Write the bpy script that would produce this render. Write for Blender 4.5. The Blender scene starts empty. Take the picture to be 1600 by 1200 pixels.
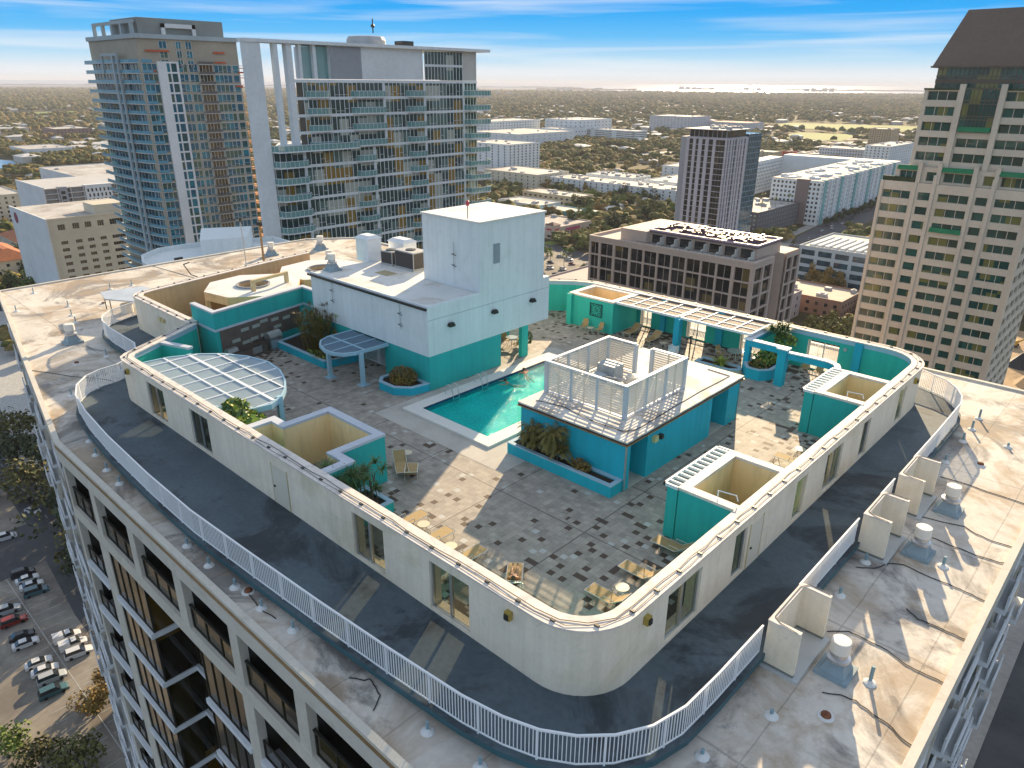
import bpy, math, random
from math import sin, cos, pi, radians, sqrt, atan2, hypot
from mathutils import Vector, Matrix, noise
S = bpy.context.scene
COL = S.collection
R = random.Random(7)

# ---------------------------------------------------------------- camera
PITCH, ROLL, YAW = radians(22.513), radians(.422), radians(132.864)
CAM = Vector((0, 0, 20))
fw = Vector((cos(PITCH) * cos(YAW), cos(PITCH) * sin(YAW), -sin(PITCH)))
rt = Vector((sin(YAW), -cos(YAW), 0))
up = rt.cross(fw)
r2 = cos(ROLL) * rt + sin(ROLL) * up
u2 = -sin(ROLL) * rt + cos(ROLL) * up
cd = bpy.data.cameras.new('camera')
cam = bpy.data.objects.new('camera', cd)
COL.objects.link(cam)
cam.matrix_world = Matrix(((r2.x, u2.x, -fw.x, 0), (r2.y, u2.y, -fw.y, 0), (r2.z, u2.z, -fw.z, 20), (0, 0, 0, 1)))
cd.sensor_width = 36
cd.lens = 1137 / 1600 * 36
cd.clip_start = .5
cd.clip_end = 90000
S.camera = cam

# ---------------------------------------------------------------- sky, sun, exposure
SUN_AZ, SUN_EL = radians(116), radians(18)
SKY_GAIN = 2.7
W = bpy.data.worlds.new('World')
S.world = W
W.use_nodes = True
nt = W.node_tree
nt.nodes.clear()
def wn(t, **k):
    n = nt.nodes.new(t)
    for a, b in k.items(): setattr(n, a, b)
    return n
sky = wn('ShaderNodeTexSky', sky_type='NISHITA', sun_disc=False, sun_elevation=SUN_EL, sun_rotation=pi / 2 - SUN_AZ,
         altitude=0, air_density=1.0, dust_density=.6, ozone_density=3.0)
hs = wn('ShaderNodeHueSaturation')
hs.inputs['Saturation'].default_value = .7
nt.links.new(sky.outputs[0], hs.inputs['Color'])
# soft shoulder on the brightest part of the sky (compresses its glow; weight set for the fill light)
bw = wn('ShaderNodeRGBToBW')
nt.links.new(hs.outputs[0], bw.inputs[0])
# thin cirrus: cloud amount from stretched noise over the real sky directions
tc = wn('ShaderNodeTexCoord')
sep = wn('ShaderNodeSeparateXYZ')
nt.links.new(tc.outputs['Generated'], sep.inputs[0])
def m2(op, a, b=None, clamp=False):
    n = wn('ShaderNodeMath', operation=op, use_clamp=clamp)
    for i, v in enumerate((a, b)):
        if v is None: continue
        if isinstance(v, (int, float)): n.inputs[i].default_value = v
        else: nt.links.new(v, n.inputs[i])
    return n.outputs[0]
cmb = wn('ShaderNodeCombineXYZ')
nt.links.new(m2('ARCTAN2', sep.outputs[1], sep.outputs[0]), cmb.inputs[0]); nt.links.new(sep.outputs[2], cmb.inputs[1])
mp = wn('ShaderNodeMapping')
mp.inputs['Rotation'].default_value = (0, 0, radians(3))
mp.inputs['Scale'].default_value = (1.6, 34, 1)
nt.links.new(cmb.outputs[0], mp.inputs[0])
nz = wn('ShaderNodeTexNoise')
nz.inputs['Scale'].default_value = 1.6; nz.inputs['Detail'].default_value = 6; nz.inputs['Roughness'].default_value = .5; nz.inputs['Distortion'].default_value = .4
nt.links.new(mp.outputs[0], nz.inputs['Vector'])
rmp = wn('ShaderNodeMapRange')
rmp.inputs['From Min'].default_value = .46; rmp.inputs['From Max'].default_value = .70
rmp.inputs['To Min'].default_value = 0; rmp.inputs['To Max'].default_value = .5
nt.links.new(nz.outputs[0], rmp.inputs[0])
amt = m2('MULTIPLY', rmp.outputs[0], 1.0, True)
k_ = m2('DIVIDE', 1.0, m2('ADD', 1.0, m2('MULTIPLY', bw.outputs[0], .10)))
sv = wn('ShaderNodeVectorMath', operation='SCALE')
tv = wn('ShaderNodeVectorMath', operation='MULTIPLY'); tv.inputs[1].default_value = (1.08, 1.0, .88)  # warm tint added to the unseen upper sky to warm the shade
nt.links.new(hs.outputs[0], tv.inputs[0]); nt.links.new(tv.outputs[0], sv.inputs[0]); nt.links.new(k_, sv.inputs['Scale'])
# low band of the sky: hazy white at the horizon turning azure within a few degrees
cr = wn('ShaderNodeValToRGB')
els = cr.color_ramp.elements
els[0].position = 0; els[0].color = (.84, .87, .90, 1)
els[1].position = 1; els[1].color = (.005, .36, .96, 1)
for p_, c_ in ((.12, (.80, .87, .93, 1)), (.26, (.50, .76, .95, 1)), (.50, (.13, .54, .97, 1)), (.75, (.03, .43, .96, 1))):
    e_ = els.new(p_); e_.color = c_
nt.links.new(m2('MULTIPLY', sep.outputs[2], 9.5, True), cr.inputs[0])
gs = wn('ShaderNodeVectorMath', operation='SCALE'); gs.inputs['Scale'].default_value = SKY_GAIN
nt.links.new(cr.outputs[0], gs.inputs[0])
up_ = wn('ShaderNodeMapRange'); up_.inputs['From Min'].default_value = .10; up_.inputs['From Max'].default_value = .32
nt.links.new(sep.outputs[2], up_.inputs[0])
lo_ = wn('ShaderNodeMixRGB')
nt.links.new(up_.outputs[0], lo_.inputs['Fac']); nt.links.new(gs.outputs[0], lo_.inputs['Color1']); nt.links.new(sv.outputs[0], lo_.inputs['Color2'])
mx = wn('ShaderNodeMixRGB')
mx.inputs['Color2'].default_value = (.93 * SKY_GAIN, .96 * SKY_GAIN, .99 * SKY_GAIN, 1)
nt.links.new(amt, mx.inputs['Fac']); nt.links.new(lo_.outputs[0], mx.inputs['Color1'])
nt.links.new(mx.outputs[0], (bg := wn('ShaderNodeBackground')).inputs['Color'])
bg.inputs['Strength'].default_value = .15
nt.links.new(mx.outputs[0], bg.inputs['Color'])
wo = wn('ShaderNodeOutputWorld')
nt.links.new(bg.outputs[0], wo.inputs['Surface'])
sl = bpy.data.lights.new('sun', 'SUN')
sl.energy = 4.2; sl.angle = radians(.55); sl.color = (1, .77, .48)
so = bpy.data.objects.new('sun', sl); COL.objects.link(so)
so.rotation_euler = Vector((cos(SUN_EL) * cos(SUN_AZ), cos(SUN_EL) * sin(SUN_AZ), sin(SUN_EL))).to_track_quat('Z', 'Y').to_euler()
so.location = (0, 0, 60)
S.view_settings.view_transform = 'Standard'
S.view_settings.look = 'None'
S.view_settings.exposure = 1.3
S.view_settings.gamma = 1
S.render.engine = 'CYCLES'
S.cycles.use_denoising = True
S.cycles.max_bounces = 6
S.cycles.diffuse_bounces = 3
S.cycles.glossy_bounces = 3
S.cycles.transparent_max_bounces = 12
S.cycles.volume_bounces = 0
S.cycles.sample_clamp_indirect = 6

# ---------------------------------------------------------------- materials
MATS = {}
def mat(name, col, rough=.7, metal=0.0, var=.12, vs=.6, bump=0.0, bs=14.0, stain=None, st=(.52, .7), ss=.35, spec=.5, rnd=0.0, stretch=None, fine=0.0, streak=0.0, seams=None):
    if name in MATS: return MATS[name]
    m = bpy.data.materials.new(name); m.use_nodes = True
    n = m.node_tree; L = n.links
    b = n.nodes['Principled BSDF']
    b.inputs['Roughness'].default_value = rough
    b.inputs['Metallic'].default_value = metal
    b.inputs['Specular IOR Level'].default_value = spec
    tc = n.nodes.new('ShaderNodeTexCoord')
    src = tc.outputs['Object']
    if stretch:
        mp = n.nodes.new('ShaderNodeMapping'); mp.inputs['Scale'].default_value = stretch
        L.new(src, mp.inputs[0]); src = mp.outputs[0]
    nz = n.nodes.new('ShaderNodeTexNoise')
    nz.inputs['Scale'].default_value = vs; nz.inputs['Detail'].default_value = 6; nz.inputs['Roughness'].default_value = .6
    L.new(src, nz.inputs['Vector'])
    mr = n.nodes.new('ShaderNodeMapRange')
    mr.inputs['From Min'].default_value = .3; mr.inputs['From Max'].default_value = .7
    mr.inputs['To Min'].default_value = 1 - var; mr.inputs['To Max'].default_value = 1 + var
    L.new(nz.outputs[0], mr.inputs[0])
    vm = n.nodes.new('ShaderNodeVectorMath'); vm.operation = 'SCALE'
    vm.inputs[0].default_value = col[:3]
    L.new(mr.outputs[0], vm.inputs['Scale'])
    out = vm.outputs[0]
    if fine:
        nf = n.nodes.new('ShaderNodeTexNoise'); nf.inputs['Scale'].default_value = vs * 12; nf.inputs['Detail'].default_value = 4
        L.new(tc.outputs['Object'], nf.inputs['Vector'])
        mf = n.nodes.new('ShaderNodeMapRange'); mf.inputs['From Min'].default_value = .3; mf.inputs['From Max'].default_value = .7
        mf.inputs['To Min'].default_value = 1 - fine; mf.inputs['To Max'].default_value = 1 + fine
        L.new(nf.outputs[0], mf.inputs[0])
        v2 = n.nodes.new('ShaderNodeVectorMath'); v2.operation = 'SCALE'
        L.new(out, v2.inputs[0]); L.new(mf.outputs[0], v2.inputs['Scale']); out = v2.outputs[0]
    if stain:
        for k, (scol, sc_, lo, hi, amt_) in enumerate(stain if isinstance(stain, list) else [(stain, ss, st[0], st[1], .8)]):
            n2 = n.nodes.new('ShaderNodeTexNoise'); n2.inputs['Scale'].default_value = sc_; n2.inputs['Detail'].default_value = 8
            n2.inputs['Roughness'].default_value = .68; n2.inputs['Distortion'].default_value = .8
            mpp = n.nodes.new('ShaderNodeMapping'); mpp.inputs['Location'].default_value = (k * 13.1 + 3, k * 7.7, 0)
            L.new(src, mpp.inputs[0]); L.new(mpp.outputs[0], n2.inputs['Vector'])
            mr2 = n.nodes.new('ShaderNodeMapRange'); mr2.inputs['From Min'].default_value = lo - .06; mr2.inputs['From Max'].default_value = hi - .10
            mr2.inputs['To Max'].default_value = amt_
            L.new(n2.outputs[0], mr2.inputs[0])
            mix = n.nodes.new('ShaderNodeMixRGB'); mix.inputs['Color2'].default_value = (*scol, 1)
            L.new(mr2.outputs[0], mix.inputs['Fac']); L.new(out, mix.inputs['Color1']); out = mix.outputs[0]
    if streak:
        mps = n.nodes.new('ShaderNodeMapping'); mps.inputs['Scale'].default_value = (2.6, 2.6, .14)
        n3 = n.nodes.new('ShaderNodeTexNoise'); n3.inputs['Scale'].default_value = 1.0; n3.inputs['Detail'].default_value = 7; n3.inputs['Roughness'].default_value = .65
        L.new(tc.outputs['Object'], mps.inputs[0]); L.new(mps.outputs[0], n3.inputs['Vector'])
        m3 = n.nodes.new('ShaderNodeMapRange'); m3.inputs['From Min'].default_value = .42; m3.inputs['From Max'].default_value = .68
        m3.inputs['To Min'].default_value = 1; m3.inputs['To Max'].default_value = 1 - streak
        L.new(n3.outputs[0], m3.inputs[0])
        v4 = n.nodes.new('ShaderNodeVectorMath'); v4.operation = 'SCALE'; L.new(out, v4.inputs[0]); L.new(m3.outputs[0], v4.inputs['Scale']); out = v4.outputs[0]
    if seams:
        sp = n.nodes.new('ShaderNodeSeparateXYZ'); L.new(tc.outputs['Object'], sp.inputs[0])
        def MM(op, a, b_=None):
            x = n.nodes.new('ShaderNodeMath'); x.operation = op
            for i, v in enumerate((a, b_)):
                if v is None: continue
                if isinstance(v, (int, float)): x.inputs[i].default_value = v
                else: L.new(v, x.inputs[i])
            return x.outputs[0]
        wob = MM('MULTIPLY', nz.outputs[0], .05)
        l_ = MM('MAXIMUM', MM('LESS_THAN', MM('FRACT', MM('ADD', MM('DIVIDE', sp.outputs[0], seams[0]), wob)), .018), MM('LESS_THAN', MM('FRACT', MM('ADD', MM('DIVIDE', sp.outputs[1], seams[1]), wob)), .012))
        v5 = n.nodes.new('ShaderNodeVectorMath'); v5.operation = 'SCALE'; L.new(out, v5.inputs[0]); L.new(MM('SUBTRACT', 1.0, MM('MULTIPLY', l_, .28)), v5.inputs['Scale']); out = v5.outputs[0]
    if rnd:
        oi = n.nodes.new('ShaderNodeObjectInfo')
        h = n.nodes.new('ShaderNodeMapRange'); h.inputs['To Min'].default_value = 1 - rnd; h.inputs['To Max'].default_value = 1 + rnd
        L.new(oi.outputs['Random'], h.inputs[0])
        v3 = n.nodes.new('ShaderNodeVectorMath'); v3.operation = 'SCALE'
        L.new(out, v3.inputs[0]); L.new(h.outputs[0], v3.inputs['Scale']); out = v3.outputs[0]
    L.new(out, b.inputs['Base Color'])
    if bump:
        nb = n.nodes.new('ShaderNodeTexNoise'); nb.inputs['Scale'].default_value = bs; nb.inputs['Detail'].default_value = 5
        L.new(tc.outputs['Object'], nb.inputs['Vector'])
        bp = n.nodes.new('ShaderNodeBump'); bp.inputs['Strength'].default_value = bump; bp.inputs['Distance'].default_value = .03
        L.new(nb.outputs[0], bp.inputs['Height']); L.new(bp.outputs[0], b.inputs['Normal'])
    MATS[name] = m
    return m

cream = mat('cream_stucco', (.84, .75, .60), .85, var=.06, vs=.5, bump=.25, bs=30, stain=[((.62, .55, .36), .22, .58, .75, .5), ((.45, .42, .36), .9, .66, .8, .35)], streak=.10, fine=.03)
cream_in = mat('sunlit_cream_stucco', (.92, .68, .36), .85, var=.10, vs=.7, stretch=(1, 1, .25), bump=.2, bs=30, stain=[((.55, .38, .2), 1.1, .55, .8, .45)])  # cream raised and warmed to carry the sunlight inside the cabanas
teal = mat('teal_stucco', (.02, .42, .40), .75, var=.06, bump=.2, bs=30, streak=.14, fine=.03)
green_teal = mat('green_teal_stucco', (.03, .50, .41), .75, var=.06, bump=.2, bs=30, streak=.14, fine=.03)
blue = mat('aqua_blue_stucco', (.012, .40, .54), .75, var=.06, bump=.2, bs=30, streak=.14, fine=.03)
white_p = mat('white_stucco', (.72, .76, .76), .8, var=.04, vs=.3, bump=.15, bs=30, stain=[((.55, .58, .56), .5, .6, .8, .35)], streak=.10, fine=.02)
trim = mat('white_trim', (.74, .76, .78), .6, var=.06, vs=2, fine=.04)
coping_m = mat('weathered_coping', (.72, .66, .60), .7, var=.1, vs=1.5, stain=[((.42, .40, .40), 1.3, .56, .72, .6)], fine=.06)
rail_w = mat('white_rail_paint', (.80, .82, .84), .45, var=.03)
walk_m = mat('dark_slate_deck_coating', (.078, .108, .128), .75, var=.22, vs=.35, bump=.2, bs=9, stain=[((.018, .022, .028), .16, .56, .68, .75), ((.13, .15, .17), .5, .58, .8, .35)], fine=.12)
roof_m = mat('weathered_roof_membrane', (.64, .59, .52), .8, var=.13, vs=.25, bump=.3, bs=6, seams=(3.1, 9.0),
             stain=[((.15, .14, .135), .13, .565, .685, .8), ((.38, .28, .18), .24, .53, .70, .72), ((.12, .12, .12), .5, .68, .80, .55)], fine=.07)
roof2_m = mat('white_roof_coating', (.70, .70, .68), .75, var=.06, vs=.4, bump=.2, bs=6, stain=[((.42, .36, .28), .35, .6, .76, .5)], fine=.04)
flash_m = mat('metal_flashing', (.33, .22, .11), .45, metal=.3, var=.2, vs=2)
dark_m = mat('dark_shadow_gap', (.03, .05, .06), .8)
steel = mat('galvanised_steel', (.55, .55, .55), .38, metal=.8, var=.12, vs=3, stain=[((.4, .3, .2), 3, .6, .75, .3)])
cap_m = mat('white_vent_cap', (.78, .74, .66), .55, var=.05)
black_m = mat('black_rubber', (.02, .02, .022), .6)
dkmetal = mat('dark_bronze_metal', (.045, .045, .04), .45, metal=.4)
alum = mat('aluminium_frame', (.55, .57, .58), .35, metal=.7)
canopy_b = mat('pale_blue_paint', (.34, .52, .62), .5, var=.05)
louvre_m = mat('louvre_blade_grey', (.46, .52, .56), .5, var=.05)
sling = mat('tan_mesh_fabric', (.42, .29, .13), .8, var=.08, vs=6)
tabletop_m = mat('beige_table_top', (.66, .58, .42), .5, var=.04)
soil = mat('planter_soil', (.045, .028, .018), .95, var=.3, vs=5, bump=.5)
leaf_y = mat('yellow_green_leaf', (.32, .36, .05), .6, rnd=.15, var=.3, vs=2)
leaf_g = mat('green_leaf', (.07, .13, .03), .6, rnd=.15, var=.35, vs=1.5)
leaf_o = mat('olive_brown_leaf', (.17, .13, .028), .7, rnd=.15, var=.35, vs=1.5)
leaf_d = mat('dark_green_leaf', (.035, .06, .02), .7, rnd=.2, var=.4, vs=.4)
leaf_r = mat('rusty_leaf', (.24, .12, .03), .7, rnd=.15, var=.3, vs=1)
bark = mat('bark', (.11, .085, .06), .9, var=.25, vs=4)
brick_b = mat('brown_block_tile', (.13, .10, .085), .7, var=.2, vs=2)
tile_l = mat('pale_glass_tile', (.36, .40, .36), .4, var=.1)
stone_c = mat('dark_stone_counter', (.07, .05, .04), .5, var=.3, vs=4)
conc = mat('pale_concrete', (.50, .47, .42), .85, var=.1, vs=.6, bump=.15, bs=20, fine=.05, stain=[((.36, .33, .29), .5, .56, .75, .5)])
coping_p = mat('pool_coping_white', (.72, .70, .66), .7, var=.05, fine=.03)
skin = mat('tanned_skin', (.42, .21, .11), .6, var=.08, vs=6)
hair_m = mat('dark_hair', (.06, .035, .02), .7)
swim_m = mat('dark_swimsuit', (.08, .02, .03), .7)
towel_m = mat('pale_striped_towel', (.6, .68, .68), .9)
tan_c = mat('tan_stucco', (.60, .45, .26), .85, var=.08, bump=.2, streak=.14, bs=30, stain=[((.4, .28, .15), .8, .58, .75, .4)])

def glass(name, tint=(.02, .03, .03), transp=.0, rough=.04, rnd=0.0, col2=None, sp=.8):
    if name in MATS: return MATS[name]
    m = bpy.data.materials.new(name); m.use_nodes = True
    n = m.node_tree; L = n.links; b = n.nodes['Principled BSDF']
    b.inputs['Roughness'].default_value = rough
    b.inputs['Specular IOR Level'].default_value = sp
    b.inputs['IOR'].default_value = 1.5
    b.inputs['Base Color'].default_value = (*tint, 1)
    if col2:
        oi = n.nodes.new('ShaderNodeObjectInfo'); tc = n.nodes.new('ShaderNodeTexCoord')
        ad = n.nodes.new('ShaderNodeVectorMath'); ad.operation = 'ADD'
        sc_ = n.nodes.new('ShaderNodeVectorMath'); sc_.operation = 'SCALE'; sc_.inputs['Scale'].default_value = 1
        geo = n.nodes.new('ShaderNodeNewGeometry')
        sn = n.nodes.new('ShaderNodeVectorMath'); sn.operation = 'SNAP'; sn.inputs[1].default_value = (2.3, 2.3, 3.2)
        L.new(geo.outputs['Position'], sn.inputs[0])
        wn_ = n.nodes.new('ShaderNodeTexWhiteNoise'); wn_.noise_dimensions = '3D'
        L.new(sn.outputs[0], wn_.inputs['Vector'])
        cr = n.nodes.new('ShaderNodeValToRGB')
        cr.color_ramp.interpolation = 'CONSTANT'
        els = cr.color_ramp.elements
        els[0].color = (*tint, 1); els[0].position = 0
        els[1].color = (*col2[0], 1); els[1].position = .5
        for k, c in enumerate(col2[1:]):
            e = els.new(.68 + k * .14); e.color = (*c, 1)
        L.new(wn_.outputs[0], cr.inputs[0])
        L.new(cr.outputs[0], b.inputs['Base Color'])
    if transp:
        o = n.nodes['Material Output']
        tr = n.nodes.new('ShaderNodeBsdfTransparent'); tr.inputs[0].default_value = (.86, .88, .84, 1)
        mx = n.nodes.new('ShaderNodeMixShader'); mx.inputs[0].default_value = transp
        L.new(b.outputs[0], mx.inputs[1]); L.new(tr.outputs[0], mx.inputs[2]); L.new(mx.outputs[0], o.inputs[0])
    # slight waviness so reflections break up like real panes
    tcb = n.nodes.new('ShaderNodeTexCoord'); nb = n.nodes.new('ShaderNodeTexNoise'); nb.inputs['Scale'].default_value = .9
    L.new(tcb.outputs['Object'], nb.inputs['Vector'])
    bp = n.nodes.new('ShaderNodeBump'); bp.inputs['Strength'].default_value = .06; bp.inputs['Distance'].default_value = .2
    L.new(nb.outputs[0], bp.inputs['Height']); L.new(bp.outputs[0], b.inputs['Normal'])
    MATS[name] = m
    return m
door_glass = glass('deck_door_glass', (.03, .032, .02), .6, .02, sp=.5)
amber_glass = glass('amber_apartment_glass', (.028, .022, .009), 0, .05, col2=[(.035, .025, .008), (.015, .013, .008), (.085, .05, .01)], sp=.5)
teal_glass = glass('teal_tower_glass', (.010, .11, .17), 0, .06, col2=[(.015, .19, .25), (.02, .09, .10), (.06, .12, .09)], sp=.3)
condo_glass = glass('condo_glass_reflected_tones', (.045, .075, .072), 0, .05, col2=[(.11, .17, .15), (.26, .17, .05), (.38, .39, .33)], sp=.35)  # gold and pale pane tones painted in for tree reflections and curtains
office_glass = glass('green_office_glass', (.02, .075, .065), 0, .06, col2=[(.03, .11, .09), (.025, .06, .05), (.16, .17, .06)], sp=.5)
dark_glass = glass('dark_window_glass', (.02, .022, .025), 0, .08, col2=[(.035, .04, .04), (.07, .06, .045), (.012, .014, .016)])
blue_glass = glass('blue_tower_glass', (.02, .06, .085), 0, .05, col2=[(.03, .09, .12), (.02, .05, .07), (.05, .11, .13)])
bal_glass = glass('balcony_glass', (.20, .40, .40), .35, .05)

# ---------------------------------------------------------------- mesh builder
class MB:
    def __init__(s): s.v = []; s.f = []; s.m = []; s.cur = 0
    def q(s, pts, m=None):
        i = len(s.v); s.v += [tuple(p) for p in pts]; s.f.append(tuple(range(i, i + len(pts)))); s.m.append(s.cur if m is None else m)
    def box(s, x0, y0, z0, x1, y1, z1, m=None):
        s.hexa([(x0, y0), (x1, y0), (x1, y1), (x0, y1)], z0, z1, m)
    def hexa(s, p, z0, z1, m=None, top=None):
        s.prism(p, z0, z1, m, top)
    def prism(s, p, z0, z1, m=None, top=None):
        m = s.cur if m is None else m
        n = len(p); i = len(s.v)
        a = sum(p[k][0] * p[(k + 1) % n][1] - p[(k + 1) % n][0] * p[k][1] for k in range(n))
        t = top or p
        if a < 0: p = list(p)[::-1]; t = list(t)[::-1]
        s.v += [(x, y, z0) for x, y in p] + [(x, y, z1) for x, y in t]
        s.f.append(tuple(i + k for k in range(n - 1, -1, -1))); s.m.append(m)
        s.f.append(tuple(i + n + k for k in range(n))); s.m.append(m)
        for k in range(n):
            l = (k + 1) % n
            s.f.append((i + k, i + l, i + n + l, i + n + k)); s.m.append(m)
    def obox(s, c, u, a, b, z0, z1, m=None):   # centre xy, unit dir u, half sizes a (along u), b
        ux, uy = u; vx, vy = -uy, ux
        s.prism([(c[0] + sa * a * ux + sb * b * vx, c[1] + sa * a * uy + sb * b * vy) for sa, sb in ((-1, -1), (1, -1), (1, 1), (-1, 1))], z0, z1, m)
    def tube(s, p0, p1, r, n=6, r1=None, m=None, caps=True):
        p0 = Vector(p0); p1 = Vector(p1); d = (p1 - p0)
        if d.length < 1e-6: return
        d.normalize(); a = d.orthogonal().normalized(); b = d.cross(a); i = len(s.v); r1 = r if r1 is None else r1
        for p, rr in ((p0, r), (p1, r1)):
            for k in range(n):
                t = 2 * pi * k / n; s.v.append(tuple(p + rr * (cos(t) * a + sin(t) * b)))
        m = s.cur if m is None else m
        for k in range(n):
            l = (k + 1) % n; s.f.append((i + k, i + l, i + n + l, i + n + k)); s.m.append(m)
        if caps:
            s.f.append(tuple(i + k for k in range(n - 1, -1, -1))); s.m.append(m)
            s.f.append(tuple(i + n + k for k in range(n))); s.m.append(m)
    def path(s, pts, r, n=5, m=None):
        for a, b in zip(pts, pts[1:]): s.tube(a, b, r, n, m=m)
    def cyl(s, x, y, z0, z1, r, n=16, r1=None, m=None): s.tube((x, y, z0), (x, y, z1), r, n, r1, m)
    def lathe(s, x, y, prof, n=16, m=None):
        i = len(s.v); m = s.cur if m is None else m
        for r, z in prof:
            for k in range(n): t = 2 * pi * k / n; s.v.append((x + r * cos(t), y + r * sin(t), z))
        for j in range(len(prof) - 1):
            for k in range(n):
                l = (k + 1) % n; s.f.append((i + j * n + k, i + j * n + l, i + (j + 1) * n + l, i + (j + 1) * n + k)); s.m.append(m)
        s.f.append(tuple(i + (len(prof) - 1) * n + k for k in range(n))); s.m.append(m)
    def ribbon(s, path, d0, d1, z0, z1, m=None, holes=None, closed=False, mi=None):
        # wall of plan path between offsets d0 (left +) and d1; holes[i]=(a,b) gap in height on segment i
        n = len(path); P = [Vector((p[0], p[1])) for p in path]; nm = []
        for i in range(n):
            ds = []
            if i > 0 or closed: ds.append((P[i] - P[i - 1]).normalized())
            if i < n - 1 or closed: ds.append((P[(i + 1) % n] - P[i]).normalized())
            ns = [Vector((-d.y, d.x)) for d in ds]
            a = sum(ns, Vector((0, 0))); a.normalize()
            nm.append(a / max(.5, a.dot(ns[0])))
        A = [P[i] + nm[i] * d0 for i in range(n)]; B = [P[i] + nm[i] * d1 for i in range(n)]
        for i in range(n if closed else n - 1):
            j = (i + 1) % n
            q = [A[i], A[j], B[j], B[i]]
            rs = [(z0, z1)]
            if holes and i in holes:
                a, b = holes[i]; rs = [(z0, a), (b, z1)]
            for a, b in rs:
                if b - a < 1e-4: continue
                k = len(s.v); mm = s.cur if m is None else m
                s.v += [(p.x, p.y, a) for p in q] + [(p.x, p.y, b) for p in q]
                mo = mm if mi is None else mi; ms = [mo, mo, mo, mo, mm, mo]
                for f, mt in zip([(3, 2, 1, 0), (4, 5, 6, 7), (0, 1, 5, 4), (1, 2, 6, 5), (2, 3, 7, 6), (3, 0, 4, 7)], ms):
                    s.f.append(tuple(k + x for x in f)); s.m.append(mt)
    def build(s, name, mats, parent=None, loc=None, smooth=False, fixn=True):
        me = bpy.data.meshes.new(name)
        off = Vector(loc) if loc else Vector((0, 0, 0))
        me.from_pydata([(a - off.x, b - off.y, c - off.z) for a, b, c in s.v], [], s.f)
        if not isinstance(mats, (list, tuple)): mats = [mats]
        for m_ in mats: me.materials.append(m_)
        if len(mats) > 1: me.polygons.foreach_set('material_index', s.m)
        if smooth: me.polygons.foreach_set('use_smooth', [True] * len(me.polygons))
        me.update()
        o = bpy.data.objects.new(name, me); COL.objects.link(o)
        if loc: o.location = loc
        if parent:
            o.parent = parent
            if loc: o.location = Vector(loc) - Vector(parent.location)
            else: o.location = -Vector(parent.location)
        return o

def tag(o, label=None, cat=None, group=None, kind=None):
    for k, v in (('label', label), ('category', cat), ('group', group), ('kind', kind)):
        if v: o[k] = v
    return o
def empty(name, loc, label, cat, group=None, rz=0):
    o = bpy.data.objects.new(name, None); COL.objects.link(o); o.location = loc; o.rotation_euler = (0, 0, rz)
    o.empty_display_size = .3
    return tag(o, label, cat, group)
def struct(o): o['kind'] = 'structure'; return o
def copy_tree(o, parent=None):
    c = o.copy(); COL.objects.link(c); c.parent = parent
    for ch in list(o.children): copy_tree(ch, c)
    return c
def dup(o, loc, rz, label, group=None, sc=None):
    c = copy_tree(o); c.location = loc; c.rotation_euler = (0, 0, rz); c['label'] = label
    if group: c['group'] = group
    if sc: c.scale = (sc,) * 3 if isinstance(sc, (int, float)) else sc
    return c
# parts of a thing built in local coordinates: MB built round the origin, parented without offset
def lpart(mb, name, mats, parent, loc=(0, 0, 0), smooth=False):
    o = mb.build(name, mats, None, None, smooth); o.parent = parent; o.location = loc
    return o
def arc(cx, cy, r, a0, a1, n):
    return [(cx + r * cos(radians(a0 + (a1 - a0) * k / n)), cy + r * sin(radians(a0 + (a1 - a0) * k / n))) for k in range(n + 1)]
from mathutils.geometry import tessellate_polygon
def plate(name, outer, holes, z0, z1, m, parent=None, side=None):
    loops = [[Vector((x, y, 0)) for x, y in outer]] + [[Vector((x, y, 0)) for x, y in h] for h in holes]
    tri = tessellate_polygon(loops); pts = [p for l in loops for p in l]; b = MB()
    for t in tri:
        a, c, d = (pts[i] for i in t)
        if (c - a).cross(d - a).z < 0: c, d = d, c
        b.q([(a.x, a.y, z1), (c.x, c.y, z1), (d.x, d.y, z1)], 0)
        b.q([(a.x, a.y, z0), (d.x, d.y, z0), (c.x, c.y, z0)], 0)
    for li, l in enumerate(loops):
        n = len(l)
        for i in range(n):
            p, q = l[i], l[(i + 1) % n]
            b.q([(p.x, p.y, z0), (q.x, q.y, z0), (q.x, q.y, z1), (p.x, p.y, z1)], 1 if side else 0)
    return b.build(name, [m, side] if side else m, parent)

G = -84.0
ROOF = -.6
POOL = [(-34.0, 28.0), (-28.0, 28.0), (-28.0, 41.0), (-34.0, 41.0)]
# ------------------------------------------------ the apartment building below the pool deck
FOOT = [(-89.6, 17.5), (-47.3, 10.1), (-2.1, 10.1), (-2.1, 61.2), (-86.5, 60.8), (-90.8, 55.0)]
tower = empty('apartment_tower', (-45, 35, G), 'cream high-rise apartment building whose flat roof carries the walled pool terrace', 'building')
core = MB()
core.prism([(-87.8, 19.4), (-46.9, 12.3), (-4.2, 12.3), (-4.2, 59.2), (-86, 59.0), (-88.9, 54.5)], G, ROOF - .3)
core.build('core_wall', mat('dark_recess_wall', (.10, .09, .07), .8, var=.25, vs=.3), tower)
plate('roof', FOOT, [], ROOF - .28, ROOF, roof_m, tower)
e_ = MB()
e_.ribbon(FOOT, 0.0, -.10, -1.72, ROOF + .14, closed=True)
e_.ribbon(FOOT, .0, .22, ROOF, ROOF + .14, closed=True)
e_.build('roof_edge', mat('fascia_stucco', (.62, .58, .50), .8, var=.08, fine=.04, stain=[((.36, .32, .26), .8, .6, .78, .4)]), tower)
g_ = MB(); g_.ribbon([(-47.3, 9.97), (-2.0, 9.97)], 0, .05, ROOF - .22, ROOF - .02); g_.build('gutter', flash_m, tower)
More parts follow.
